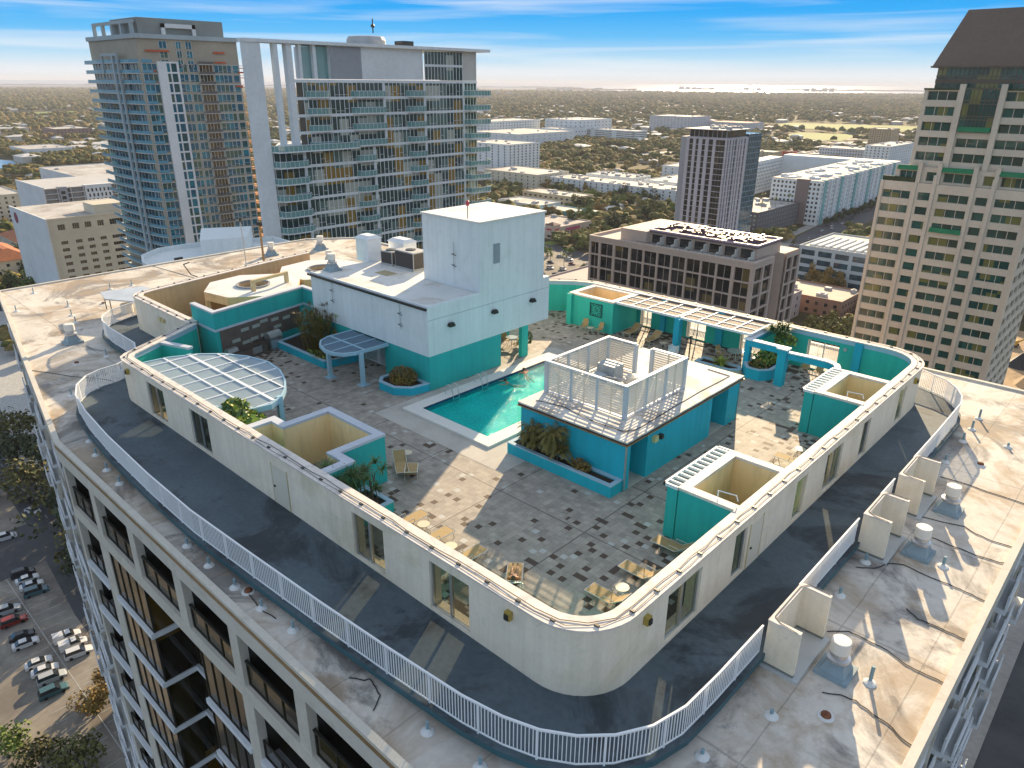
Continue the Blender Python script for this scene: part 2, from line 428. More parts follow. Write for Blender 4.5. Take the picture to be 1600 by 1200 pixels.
fr = mat('facade_concrete', (.62, .57, .48), .8, var=.08, vs=.4, bump=.15, fine=.04, stain=[((.38, .35, .3), .7, .6, .78, .35)])
# top floor: spandrels, piers between the big openings
PX = [(-47.3, -46.9), (-42.75, -41.95), (-37.3, -36.45), (-31.75, -30.8), (-26.2, -25.4), (-20.9, -20.05), (-15.55, -14.7), (-10.2, -9.35), (-2.6, -2.1)]
b = MB(); b.box(-47.25, 10.12, -1.72, -2.1, 10.5, -.9); b.box(-47.25, 10.08, -5.65, -2.1, 10.45, -4.80)
for x0, x1 in PX: b.box(x0, 10.10, -4.8, x1, 10.5, -1.72)
b.box(-47.2, 10.76, -2.0, -2.1, 12.3, -1.75)
b.build('top_storey_frame', fr, tower)
b = MB(); b.box(-47.0, 10.46, -4.9, -2.3, 12.2, -4.78); b.build('balcony_floor', mat('dark_olive_floor_tile', (.045, .045, .028), .7, var=.2, vs=3), tower)
def pane_grid(b, x0, x1, y, z0, z1, n, nz=1, fw_=.05):   # glass m0, frame m1, facing -y
    b.q([(x0, y, z0), (x1, y, z0), (x1, y, z1), (x0, y, z1)], 0)
    for k in range(n + 1):
        x = x0 + (x1 - x0) * k / n; b.box(x - fw_ / 2, y - .05, z0, x + fw_ / 2, y + .02, z1, 1)
    for k in range(nz + 1):
        z_ = z0 + (z1 - z0) * k / nz; b.box(x0, y - .045, z_ - fw_ / 2, x1, y + .02, z_ + fw_ / 2, 1)
for (a, c), (d, e2) in zip(PX, PX[1:]):
    x0, x1 = c + .12, d - .02
    w = MB(); pane_grid(w, x0, x1, 12.2, -4.8, -1.75, 3); w.build('balcony_glazing', [amber_glass, dkmetal], tower)
    w = MB(); pane_grid(w, x0, x1, 10.3, -4.78, -3.55, 3); w.box(x0 - .1, 10.24, -3.57, x1, 10.36, -3.47, 1); w.build('balustrade', [amber_glass, dkmetal], tower)
# lower storeys of the front
FL = [-5.65 - 3.6 * k for k in range(22)]
cols = [(-47.3, -46.9), (-43.2, -41.8), (-25.9, -24.9), (-15.2, -14.2), (-2.9, -2.1)]
b = MB()
for x0, x1 in cols: b.box(x0, 10.1, G, x1, 10.5, -5.65)
b.build('front_column', fr, tower)
b = MB()
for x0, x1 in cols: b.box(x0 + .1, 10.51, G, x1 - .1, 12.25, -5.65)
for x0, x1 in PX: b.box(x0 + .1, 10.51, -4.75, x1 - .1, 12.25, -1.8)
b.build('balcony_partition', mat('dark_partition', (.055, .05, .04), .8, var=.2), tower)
units = [(-46.9, -43.2, 'rail'), (-41.8, -36.9, 'box'), (-36.9, -30.2, 'rec'), (-30.2, -25.9, 'box'), (-24.9, -20.2, 'rail'), (-20.2, -15.2, 'box'), (-14.2, -9.0, 'box'), (-9.0, -2.9, 'rec')]
for fi in range(8):
    zt = FL[fi]; zb = FL[fi + 1]
    for x0, x1, k in units:
        w = MB()
        if k == 'box':
            pane_grid(w, x0, x1, 10.2, zb + .35, zt, 4, 1)
            xr = x1 if x1 < -36 or x1 == -15.2 else x0
            w.q([(xr, 10.2, zb + .35), (xr, 12.3, zb + .35), (xr, 12.3, zt), (xr, 10.2, zt)], 0)
            w.box(xr - .04, 10.16, zb + .35, xr + .04, 10.26, zt, 1)
            w.build('window_bay', [amber_glass, dkmetal], tower)
            s_ = MB(); s_.box(x0 - .05, 9.98, zb, x1 + .08, 10.5, zb + .34); s_.box(xr - .1, 10.5, zb, xr + .1, 12.3, zb + .34); s_.build('sill', trim, tower)
        elif k == 'rec':
            pane_grid(w, x0, x1, 12.25, zb + .35, zt, 3, 1); w.build('balcony_glazing', [amber_glass, dkmetal], tower)
            s_ = MB(); s_.box(x0 + .06, 12.0, zb, x1 - .06, 12.3, zb + .34); s_.build('sill', trim, tower)
        else:
            pane_grid(w, x0, x1, 12.2, zb + .35, zt, 3, 1); w.build('balcony_glazing', [amber_glass, dkmetal], tower)
            v_ = MB(); pane_grid(v_, x0, x1, 10.3, zb + .35, zb + 1.4, 3); v_.build('balustrade', [amber_glass, dkmetal], tower)
            s_ = MB(); s_.box(x0, 10.0, zb, x1, 10.95, zb + .34); s_.build('sill', trim, tower)
# staggered balconies on the two side fronts: each balcony one part
def balcony_mesh(w, d, t):
    b = MB(); b.box(0, -d, 0, w, .4, .28); b.box(.1, -d + .02, .28, w - .1, -d + .08, 1.1)
    b.box(0, -d, .28, .1, -d + .1, 1.15); b.box(w - .1, -d, .28, w, -d + .1, 1.15)
    return b
bm1 = None
def side_front(p0, p1, bayw, proto, limit, zt0, storeys, mtl, pat):
    p0 = Vector(p0); p1 = Vector(p1); L = (p1 - p0).length; u = (p1 - p0) / L; n = int(L / bayw); ang = atan2(u.y, u.x)
    items = []
    for f in range(storeys):
        for k in range(n):
            items.append((f, k))
    pl = []
    for f, k in items:
        z_ = zt0 - 3.45 * f; off = pat[(k + f // 2) % len(pat)]
        p = p0 + u * (k * bayw + .4) ; nn = Vector((u.y, -u.x)); p = p + nn * off
        pl.append((p.x, p.y, z_))
    pl.sort(key=lambda q: (Vector(q) - CAM).length)
    me = proto
    for q in pl[:limit]:
        o = bpy.data.objects.new('balcony', me); COL.objects.link(o); o.parent = tower
        o.location = Vector(q) - tower.location; o.rotation_euler = (0, 0, ang)
    b = MB()
    ca, sa = cos(ang), sin(ang)
    for q in pl[limit:]:
        i = len(b.v)
        for v in me.vertices:
            x, y, z_ = v.co; b.v.append((q[0] + x * ca - y * sa, q[1] + x * sa + y * ca, q[2] + z_))
        for pg in me.polygons: b.f.append(tuple(i + a for a in pg.vertices)); b.m.append(0)
    if b.f: tag(b.build('lower_balconies', mtl, tower), kind='stuff')
pb = balcony_mesh(3.3, 1.0, .12).build('balcony', trim); me_b = pb.data; bpy.data.objects.remove(pb)
side_front((-89.2, 18.9), (-47.3, 11.6), 4.25, me_b, 50, -4.9, 22, trim, (.45, .0, .6, .15))
for k in range(14):
    z_ = -4.6 - 3.45 * k; w = MB(); w.q([(-4.15, 12.4, z_ + .3), (-4.15, 59, z_ + .3), (-4.15, 59, z_ + 3.0), (-4.15, 12.4, z_ + 3.0)], 0)
    for q in range(32): w.box(-4.15, 12.4 + 1.5 * q, z_ + .3, -4.05, 12.5 + 1.5 * q, z_ + 3.0, 1)
    w.build('side_glazing_band', [blue_glass, trim], tower)
side_front((-3.5, 11.2), (-3.5, 60.0), 3.9, me_b, 50, -4.9, 22, trim, (.5, .1, .7, .3, .0))
dl = (Vector((-47.3, 10.1)) - Vector((-89.6, 17.5))).normalized(); nl = Vector((dl.y, -dl.x))
for k in range(11):
    p = Vector((-89.3, 17.6)) + dl * 4.25 * k - nl * .6; b = MB(); b.obox(p, dl, .12, .5, G, -1.9); b.build('fin_wall', fr, tower)
for k in range(13): b = MB(); b.obox((-2.9, 11 + 3.9 * k), (0, 1), .12, .5, G, -1.9); b.build('fin_wall', fr, tower)

# ------------------------------------------------ walkway slab, railing
RAIL = [(-71.2, 33.5), (-70.0, 27.5), (-68.6, 22.9), (-67.6, 20.9), (-66.5, 19.9), (-65.0, 19.35), (-62.5, 19.05), (-59.4, 19.0), (-57.2, 18.95), (-55.6, 18.4), (-54.2, 17.4), (-53.4, 16.2), (-53.2, 15.0), (-52.6, 13.9), (-51.4, 12.95), (-49.6, 12.3),
        (-46.5, 11.85), (-42, 11.5), (-36, 11.27), (-31, 11.22), (-26, 11.45), (-21, 11.72), (-17, 12.0), (-13.6, 12.3), (-12.0, 12.6), (-10.8, 13.02), (-9.8, 13.65), (-8.95, 14.5), (-8.3, 15.6), (-7.95, 17.0), (-7.86, 19.0), (-7.83, 30), (-7.83, 41), (-7.9, 50.6),
        (-8.15, 51.9), (-8.7, 53.1), (-9.6, 54.3), (-11.3, 55.2), (-13.2, 55.6), (-20, 55.7), (-30, 55.7), (-38.5, 55.7), (-41.5, 55.1), (-44.2, 53.2)]
slab = RAIL + [(-48, 50), (-48, 44), (-60, 44), (-71.5, 40)]
slab = [Vector(p) for p in slab]
outl = []
_P = [Vector(p) for p in RAIL]
for i, p in enumerate(_P):
    d = (_P[min(i + 1, len(_P) - 1)] - _P[max(i - 1, 0)]).normalized(); outl.append((p.x + d.y * .22, p.y - d.x * .22))
outl += [(-48, 50), (-48, 44), (-60, 44), (-72.0, 40)]
struct(plate('walkway', outl, [POOL], -.26, 0, walk_m, side=mat('slab_edge_dark_teal', (.03, .10, .12), .6, var=.2)))
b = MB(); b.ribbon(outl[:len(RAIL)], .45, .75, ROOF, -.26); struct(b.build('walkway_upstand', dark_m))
USC = [(22.5, 25.5), (32.5, 35.2), (37.6, 40.5)]
def railing(name, path, label, skip=()):
    t = empty(name, (path[0][0], path[0][1], 0), label, 'railing', 'white picket railings round the roof walkway')
    tr, br, bars = MB(), MB(), MB()
    tr.ribbon(path, -.035, .035, 1.26, 1.33); br.ribbon(path, -.02, .02, .06, .11)
    s_ = 0; nxt = 0; npost = 0; npl = 0
    for a, c in zip(path, path[1:]):
        a = Vector(a); c = Vector(c); d = c - a; L = d.length; d /= L
        while nxt < s_ + L:
            p = a + d * (nxt - s_); 
            if npl % 16 == 0:
                pm_ = MB(); pm_.obox(p, d, .035, .03, -.12, 1.27); pm_.build('post', rail_w, t)
            else: bars.obox(p, d, .014, .014, .1, 1.27)
            npl += 1; nxt += .135
        s_ += L
    tr.build('top_rail', rail_w, t); br.build('bottom_rail', rail_w, t); bars.build('pickets', rail_w, t)
    return t
def cut(path, keep): return [p for p in path if keep(p)]
i0 = 12
railing('picket_railing', RAIL[:9], 'white picket railing curving round the small far-left walkway')
railing('picket_railing', RAIL[8:31] + [(-7.83, 22.35)], 'long white picket railing along the near front of the walkway round its rounded corner')
railing('picket_railing', [(-7.83, 25.65), (-7.83, 32.35)], 'short straight white railing between the lone three-sided screen and the pair of screens')
railing('picket_railing', [(-7.83, 35.35), (-7.83, 37.45)], 'very short white railing between the two close three-sided screens')
railing('picket_railing', [(-7.83, 40.65), (-7.83, 45)] + RAIL[33:], 'white picket railing sweeping round the far-right end of the walkway')

# ------------------------------------------------ wall round the pool deck
ya = 15.4; xb = -10.63
WP = [(-54.0, 22.0), (-50.85, 16.6), (-50.5, 16.0), (-50.0, 15.55), (-49.3, ya)]
holes = {}
def add(pt, hole=None):
    if hole: holes[len(WP) - 1] = hole
    WP.append(pt)
AW = [(-45.9, -43.4), (-39.9, -37.6), (-23.95, -21.7), (-18.75, -16.45)]
for a, c in AW: add((a, ya)); add((c, ya), (.12, 2.42))
for p in arc(-13.05, 17.82, 2.42, -90, 0, 10): add(p)
BW = [(20.1, 22.6), (25.4, 26.5), (31.6, 32.85), (35.35, 37.6), (40.6, 41.8), (46.95, 48.3)]
for a, c in BW: add((xb, a)); add((xb, c), (.15, 2.42))
for p in arc(-13.63, 50.9, 3.0, 0, 90, 9): add(p)
FW = [(-16.7, -19.0, 0.12, 2.3), (-22.6, -24.4, .1, 2.2), (-27.5, -29.25, .1, 2.2), (-32.8, -33.9, .1, 2.2)]
for a, c, z0, z1 in FW: add((a, 53.9)); add((c, 53.9), (z0, z1))
for p in [(-39.5, 53.9), (-41.2, 53.2), (-43.2, 51.6), (-45.3, 49.0), (-46.6, 46), (-46.8, 43.5)]: add(p)
wall = empty('pool_deck_wall', (-30, 15.7, 0), 'long rounded perimeter wall round the pool deck, cream outside and teal inside', 'wall')
# green-teal on the far side, teal elsewhere
b = MB(); b.ribbon(WP, 0, .62, 0, 2.86, 0, holes, mi=1); 
ob = b.build('wall_face', [green_teal, cream], wall)
b = MB(); b.ribbon(WP, -.07, .70, 2.86, 2.94); b.build('coping', coping_m, wall)
b = MB(); b.ribbon(WP, .61, .66, 2.55, 2.855); b.build('coping_skirt', canopy_b, wall)
# lightning cable and its clips along the coping
b = MB(); c_ = MB(); s_ = 0; rr = random.Random(3)
def offs(path, d):
    n = len(path); P = [Vector(p) for p in path]; o = []
    for i in range(n):
        t = (P[min(i + 1, n - 1)] - P[max(i - 1, 0)]).normalized(); o.append(P[i] + Vector((-t.y, t.x)) * d)
    return o
def resample(path, step):
    o = []; acc = 0
    for a, c in zip(path, path[1:]):
        a = Vector(a); c = Vector(c); L = (c - a).length
        if L < 1e-5: continue
        while acc < L: o.append(a + (c - a) * acc / L); acc += step
        acc -= L
    return o
for d0, st, rad in ((.28, 1.0, .016), (.10, 1.3, .012)):
    pts = [Vector((p.x, p.y, 2.965 + rr.uniform(0, .02))) + Vector((rr.uniform(-.05, .05), rr.uniform(-.05, .05), 0)) for p in resample(offs(WP, d0), st)]
    b.path(pts, rad, 4)
for p in resample(offs(WP, .16), 1.55):
    c_.box(p.x - .09, p.y - .05, 2.94, p.x + .09, p.y + .05, 3.0)
b.build('lightning_cable', black_m, wall); c_.build('cable_clips', dkmetal, wall)
# glazed sliding doors in the outer walls
def sliding(name, a, c, axis, z0, z1, label=None):
    w = MB()
    def bx(u0, u1, z_0, z_1, d0, d1, m):
        if axis == 'x': w.box(u0, ya + d0, z_0, u1, ya + d1, z_1, m)
        else: w.box(xb - d1, u0, z_0, xb - d0, u1, z_1, m)
    n = 2 if c - a > 1.8 else 1
    bx(a, c, z0, z0 + .07, .1, .24, 1); bx(a, c, z1 - .07, z1, .1, .24, 1)
    for u in [a + .04] + [(a + c) / 2] * (n == 2) + [c - .04]: bx(u - .04, u + .04, z0, z1, .09, .25, 1)
    bx(a, c, z0 + .07, z1 - .07, .16, .175, 0)
    return w.build(name, [door_glass, alum], wall)
for a, c in AW: sliding('glass_door', a, c, 'x', .12, 2.42)
for a, c in BW: sliding('glass_door', a, c, 'y', .15, 2.42)
def flush_door(a, c, axis, z0, z1):
    d = MB()
    if axis == 'x': d.box(a, ya - .025, z0, c, ya + .03, z1)
    else: d.box(xb - .03, a, z0, xb + .025, c, z1)
    o = d.build('door', mat('painted_door', (.70, .65, .53), .5, var=.03), wall); h = MB()
    if axis == 'x': h.box(a + .12, ya - .09, 1.0, a + .22, ya - .025, 1.08)
    else: h.box(xb + .025, a + .15, 1.0, xb + .09, a + .24, 1.08)
    hh = h.build('door_handle', dkmetal); hh.parent = o; hh.location = (0, 0, 0)
    f = MB()
    if axis == 'x': f.box(a - .06, ya - .035, z0, a, ya, z1 + .06); f.box(c, ya - .035, z0, c + .06, ya, z1 + .06)
    else: f.box(xb, a - .06, z0, xb + .035, a, z1 + .06); f.box(xb, c, z0, xb + .035, c + .06, z1 + .06)
    g = f.build('door_frame', mat('door_frame_yellowed', (.55, .47, .28), .5)); g.parent = o
flush_door(-30.75, -29.35, 'x', .02, 2.25); flush_door(26.8, 28.0, 'y', .02, 2.3)
amb = mat('amber_lamp_housing', (.42, .30, .06), .4)
for x, y, ax in ((-14.3, ya, 'x'), (-48.6, ya, 'x'), (xb, 18.55, 'y'), (xb, 49.8, 'y')):
    l = MB()
    if ax == 'x': l.box(x - .13, y - .2, 2.15, x + .13, y, 2.5); l.box(x - .09, y - .26, 2.2, x + .09, y - .2, 2.42, 1)
    else: l.box(x, y - .13, 2.15, x + .2, y + .13, 2.5); l.box(x + .2, y - .09, 2.2, x + .26, y + .09, 2.42, 1)
    l.build('wall_lamp', [amb, dkmetal], wall)
# pilasters inside the far wall and its round lamp
b = MB()
for x0, x1 in ((-31.75, -31.3), (-26.5, -25.9), (-15.6, -15.05), (-36.6, -36.2)):
    p_ = MB(); p_.box(x0, 53.03, 0, x1, 53.28, 2.84); p_.build('pilaster', blue, wall)
l = MB(); l.tube((-16.25, 53.28, 2.15), (-16.25, 53.18, 2.15), .14, 12); l.build('wall_lamp', alum, wall)
fm = MB()
for a, c, z0, z1 in FW:
    f = MB(); f.box(c, 53.5, z0, c + .06, 53.6, z1); f.box(a - .06, 53.5, z0, a, 53.6, z1); f.box((a + c) / 2 - .03, 53.5, z0, (a + c) / 2 + .03, 53.6, z1)
    f.box(c, 53.5, z1 - .06, a, 53.6, z1); f.build('window_frame', alum, wall)

# ------------------------------------------------ pool deck paving
INN = [(p.x, p.y) for p in offs(WP, .60)]
def paving_mat():
    m = bpy.data.materials.new('concrete_paver_tiles'); m.use_nodes = True; n = m.node_tree; L = n.links; b = n.nodes['Principled BSDF']
    b.inputs['Roughness'].default_value = .75
    tc = n.nodes.new('ShaderNodeTexCoord'); sp = n.nodes.new('ShaderNodeSeparateXYZ'); L.new(tc.outputs['Object'], sp.inputs[0])
    def M(op, a, b_=None, c_=None, clamp=False):
        x = n.nodes.new('ShaderNodeMath'); x.operation = op; x.use_clamp = clamp
        for i, v in enumerate((a, b_, c_)):
            if v is None: continue
            if isinstance(v, (int, float)): x.inputs[i].default_value = v
            else: L.new(v, x.inputs[i])
        return x.outputs[0]
    T = .325
    ux = M('DIVIDE', sp.outputs[0], T); uy = M('DIVIDE', sp.outputs[1], T)
    fx = M('FLOOR', ux); fy = M('FLOOR', uy)
    cb = n.nodes.new('ShaderNodeCombineXYZ'); L.new(fx, cb.inputs[0]); L.new(fy, cb.inputs[1])
    w1 = n.nodes.new('ShaderNodeTexWhiteNoise'); w1.noise_dimensions = '2D'; L.new(cb.outputs[0], w1.inputs['Vector'])
    cb2 = n.nodes.new('ShaderNodeVectorMath'); cb2.operation = 'ADD'; cb2.inputs[1].default_value = (57, 31, 0); L.new(cb.outputs[0], cb2.inputs[0])
    w2 = n.nodes.new('ShaderNodeTexWhiteNoise'); w2.noise_dimensions = '2D'; L.new(cb2.outputs[0], w2.inputs['Vector'])
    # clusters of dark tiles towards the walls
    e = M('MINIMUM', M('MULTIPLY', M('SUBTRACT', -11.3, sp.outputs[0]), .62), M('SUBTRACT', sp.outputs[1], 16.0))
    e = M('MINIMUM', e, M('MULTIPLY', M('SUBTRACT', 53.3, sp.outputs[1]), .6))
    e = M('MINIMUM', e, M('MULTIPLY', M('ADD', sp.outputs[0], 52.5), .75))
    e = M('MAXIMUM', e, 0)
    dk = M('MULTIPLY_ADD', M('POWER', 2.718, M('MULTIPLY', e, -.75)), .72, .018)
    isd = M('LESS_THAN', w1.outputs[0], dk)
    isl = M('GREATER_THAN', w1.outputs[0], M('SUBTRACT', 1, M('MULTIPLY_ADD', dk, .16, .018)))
    nz = n.nodes.new('ShaderNodeTexNoise'); nz.inputs['Scale'].default_value = 1.3; nz.inputs['Detail'].default_value = 8; nz.inputs['Roughness'].default_value = .7
    L.new(tc.outputs['Object'], nz.inputs['Vector'])
    nf = n.nodes.new('ShaderNodeTexNoise'); nf.inputs['Scale'].default_value = 14; nf.inputs['Detail'].default_value = 5
    L.new(tc.outputs['Object'], nf.inputs['Vector'])
    k = M('ADD', M('MULTIPLY', nz.outputs[0], .9), M('MULTIPLY', w2.outputs[0], .26)); k = M('ADD', k, M('MULTIPLY', nf.outputs[0], .5))
    cr = n.nodes.new('ShaderNodeValToRGB'); L.new(M('MULTIPLY', k, .75), cr.inputs[0])
    cr.color_ramp.elements[0].position = .3; cr.color_ramp.elements[0].color = (.165, .148, .13, 1)
    cr.color_ramp.elements[1].position = .85; cr.color_ramp.elements[1].color = (.48, .42, .355, 1)
    def mix(f, c1, c2):
        x = n.nodes.new('ShaderNodeMixRGB'); L.new(f, x.inputs['Fac'])
        if isinstance(c1, tuple): x.inputs['Color1'].default_value = c1
        else: L.new(c1, x.inputs['Color1'])
        x.inputs['Color2'].default_value = c2; return x.outputs[0]
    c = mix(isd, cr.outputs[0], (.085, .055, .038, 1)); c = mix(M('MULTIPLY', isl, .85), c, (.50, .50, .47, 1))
    # thin joints
    jx = M('LESS_THAN', M('FRACT', ux), .045); jy = M('LESS_THAN', M('FRACT', uy), .045)
    c = mix(M('MULTIPLY', M('MAXIMUM', jx, jy), .35), c, (.10, .09, .08, 1))
    # wide control joints every few metres
    gx = M('LESS_THAN', M('FRACT', M('DIVIDE', M('ADD', sp.outputs[0], 17.6), 5.6)), .010); gy = M('LESS_THAN', M('FRACT', M('DIVIDE', M('ADD', sp.outputs[1], -24.1), 5.2)), .011)
    c = mix(M('MULTIPLY', M('MAXIMUM', gx, gy), .8), c, (.06, .05, .045, 1))
    L.new(c, b.inputs['Base Color'])
    bp = n.nodes.new('ShaderNodeBump'); bp.inputs['Strength'].default_value = .15; bp.inputs['Distance'].default_value = .01
    L.new(nf.outputs[0], bp.inputs['Height']); L.new(bp.outputs[0], b.inputs['Normal'])
    return m
struct(plate('pool_deck', INN[1:] + [(-46, 43.5), (-46, 37), (-50, 31), (-53.0, 31.2), (-54.2, 23)], [POOL], .002, .008, paving_mat()))
# pale apron and coping of the pool
b = MB()
b.prism([(-35.6, 25.6), (-24.3, 25.6), (-24.3, 28.4), (-27.0, 28.4), (-27.0, 41.9), (-28.0, 41.9), (-28, 28), (-34.0, 28.0), (-34, 41), (-28, 41), (-28, 43.4), (-35.6, 43.4)], .008, .012)
ap = plate('pool_apron', [(-35.9, 25.5), (-24.4, 25.5), (-24.4, 27.4), (-26.0, 28.4), (-26.0, 43.4), (-35.9, 43.4)], [POOL], .010, .016, conc)
struct(ap)
pool = empty('swimming_pool', (-31, 34.5, 0), 'rectangular turquoise swimming pool with a raised white rim', 'swimming pool')
b = MB()
for r in ((-35.0, 27.1, -27.0, 28.0), (-35.0, 41.0, -27.0, 42.0), (-35.0, 28.0, -34.0, 41.0), (-28.0, 28.0, -27.0, 41.0)): b.box(r[0], r[1], .0, r[2], r[3], .15)
b.build('coping', coping_p, pool)
basin = mat('turquoise_pool_plaster', (.06, .74, .70), .6, var=.25, vs=.5, fine=.25)
b = MB()
b.q([(-34, 28, -.5), (-28, 28, -.5), (-28, 41, -.5), (-34, 41, -.5)])
for (x0, y0), (x1, y1) in zip(POOL, POOL[1:] + POOL[:1]): b.q([(x0, y0, -.5), (x0, y0, .15), (x1, y1, .15), (x1, y1, -.5)])
b.build('basin', basin, pool)
b = MB()
for r in ((-34, 28, -28, 28.02), (-34, 40.98, -28, 41), (-34, 28, -33.98, 41), (-28.02, 28, -28, 41)): b.box(r[0], r[1], -.02, r[2], r[3], .10)
b.build('waterline_tiles', mat('navy_waterline_tile', (.02, .05, .16), .3, var=.2), pool)
wm = bpy.data.materials.new('pool_water'); wm.use_nodes = True
n = wm.node_tree; L = n.links; bs = n.nodes['Principled BSDF']
bs.inputs['Base Color'].default_value = (.0, .56, .54, 1); bs.inputs['Roughness'].default_value = .1; bs.inputs['IOR'].default_value = 1.33
tr = n.nodes.new('ShaderNodeBsdfTransparent'); tr.inputs[0].default_value = (.45, .95, .92, 1); ms = n.nodes.new('ShaderNodeMixShader'); ms.inputs[0].default_value = .62
L.new(bs.outputs[0], ms.inputs[1]); L.new(tr.outputs[0], ms.inputs[2]); L.new(ms.outputs[0], n.nodes['Material Output'].inputs[0])
tc = n.nodes.new('ShaderNodeTexCoord'); nz = n.nodes.new('ShaderNodeTexNoise'); nz.inputs['Scale'].default_value = 2.4; nz.inputs['Detail'].default_value = 5; nz.inputs['Distortion'].default_value = 1.4
L.new(tc.outputs['Object'], nz.inputs['Vector']); bp = n.nodes.new('ShaderNodeBump'); bp.inputs['Strength'].default_value = 1; bp.inputs['Distance'].default_value = .25
L.new(nz.outputs[0], bp.inputs['Height']); L.new(bp.outputs[0], bs.inputs['Normal'])
b = MB(); b.q([(-34, 28, .02), (-28, 28, .02), (-28, 41, .02), (-34, 41, .02)]); b.build('pool_water', wm, pool)
def ladder(y, lab):
    t = empty('pool_ladder', (-34.3, y, .15), lab, 'ladder')
    for s in (-.27, .27):
        b = MB(); p = [(-35.0 + .35, y + s, .15), (-34.6, y + s, .75), (-34.35, y + s, .95), (-34.05, y + s, .8), (-33.9, y + s, .3), (-33.85, y + s, -.35)]
        b.path(p, .028, 6); b.build('handrail', alum, t)
    b = MB()
    for z_ in (-.05, -.3): b.box(-33.95, y - .27, z_, -33.8, y + .27, z_ + .03)
    b.build('tread', alum, t)
ladder(33.7, 'steel pool ladder with curved handrails beside the lift-house wall')
ladder(30.9, 'second steel pool ladder, nearer the octagonal planter')

# ------------------------------------------------ lift house: overhanging white block and tower
lh = empty('lift_house', (-40, 36, 0), 'white two-level lift house with a tall square tower over a teal ground floor', 'building')
b = MB(); b.box(-50, 30.4, 2.54, -36, 43, 5.98); b.build('upper_block', white_p, lh)
b = MB(); b.box(-49.9, 30.5, 5.98, -36.1, 35.3, 6.06); b.box(-49.9, 35.3, 5.98, -42.1, 42.9, 6.06); b.build('block_roof', roof2_m, lh)
b = MB(); b.ribbon([(-50, 30.4), (-36, 30.4), (-36, 35.4)], .0, .12, 5.98, 6.14); b.build('roof_trim', trim, lh)
b = MB(); b.box(-50.2, 30.22, 5.85, -36.0, 30.37, 6.0); b.build('gutter', dkmetal, lh)
b = MB(); b.box(-42.1, 35.4, 5.98, -36.002, 42.3, 11.0); b.build('tower_shaft', white_p, lh)
b = MB(); b.box(-42.2, 35.3, 11.0, -35.9, 42.4, 11.12); b.build('tower_roof', roof2_m, lh)
b = MB(); b.box(-36.02, 36.75, 8.0, -35.93, 37.35, 9.4); b.build('window', mat('grey_shutter', (.28, .33, .36), .6), lh)
b = MB(); b.box(-35.999, 30.4, 5.1, -35.985, 43, 5.13); b.build('joint_strip', mat('joint_grey', (.35, .4, .42), .8), lh)  # thin grey joint line across the block
for y in (32.4, 36.7, 40.9):
    b = MB(); b.box(-36, y - .22, 4.35, -35.65, y + .22, 4.5, 0); b.prism([(-35.95, y - .18), (-35.7, y - .18), (-35.7, y + .18), (-35.95, y + .18)], 4.5, 4.62, 0)
    b.build('flood_lamp', dkmetal, lh)
b = MB(); b.box(-41.0, 30.44, 0, -36.02, 37.55, 2.54); b.build('ground_wall', teal, lh)
b = MB(); b.box(-50, 32.6, 0, -41.0, 42, 2.54); b.build('recess_wall', teal, lh)
b = MB(); b.box(-50, 30.44, 0, -44.6, 32.6, 2.54); b.build('ground_wall', teal, lh)
for y in (39.9, ):
    b = MB(); b.box(-36.35, y, 0, -36.0, y + .7, 2.54); b.build('column', green_teal, lh)
b = MB(); b.box(-40.9, 42.2, 0, -40.2, 42.9, 2.54); b.build('column', green_teal, lh)
gt = empty('picket_gate', (-42.8, 31.2, 0), 'white picket gates in the dark recess under the lift house', 'gate')
for x0, x1 in ((-44.5, -42.85), (-42.75, -41.1)):
    b = MB(); b.box(x0, 31.15, .1, x1, 31.2, .16); b.box(x0, 31.15, 1.55, x1, 31.2, 1.62)
    b.box(x0, 31.13, .05, x0 + .06, 31.22, 1.62); b.box(x1 - .06, 31.13, .05, x1, 31.22, 1.62)
    k = x0 + .14
    while k < x1 - .05: b.box(k, 31.16, .16, k + .025, 31.19, 1.55); k += .12
    b.build('gate_leaf', rail_w, gt)
def aerial(x, y, z0, ax, lab):
    t = empty('wall_aerial', (x, y, z0), lab, 'antenna')
    b = MB(); b.tube((x, y - .12, z0), (x, y - .12, z0 + 2.0), .025, 6); b.build('mast', alum, t)
    b = MB()
    for z_ in (z0 + .35, z0 + 1.15): b.tube((x, y, z_), (x, y - .25, z_), .02, 5); b.tube((x - .1, y - .25, z_), (x + .45, y - .3, z_ - .05), .03, 5)
    b.build('bracket', dkmetal, t)
aerial(-47.0, 30.4, 4.1, 0, 'thin metal aerial bracket on the white wall above the bushy planter')
aerial(-38.8, 30.4, 4.0, 0, 'twin-rod aerial bracket on the white wall near its right corner')
aerial(-38.6, 35.4, 7.4, 0, 'dark aerial and cable bracket on the tower wall')
t = empty('rooftop_beacon', (-37.6, 35.8, 11.12), 'red warning beacon on a short mast on the lift-house tower', 'beacon')
b = MB(); b.cyl(-37.6, 35.8, 11.12, 12.0, .03, 6); b.build('mast', dkmetal, t)
b = MB(); b.lathe(-37.6, 35.8, [(.1, 12.0), (.14, 12.1), (.13, 12.3), (.05, 12.38)], 8); b.build('lamp', mat('red_beacon_glass', (.6, .1, .1), .4), t)

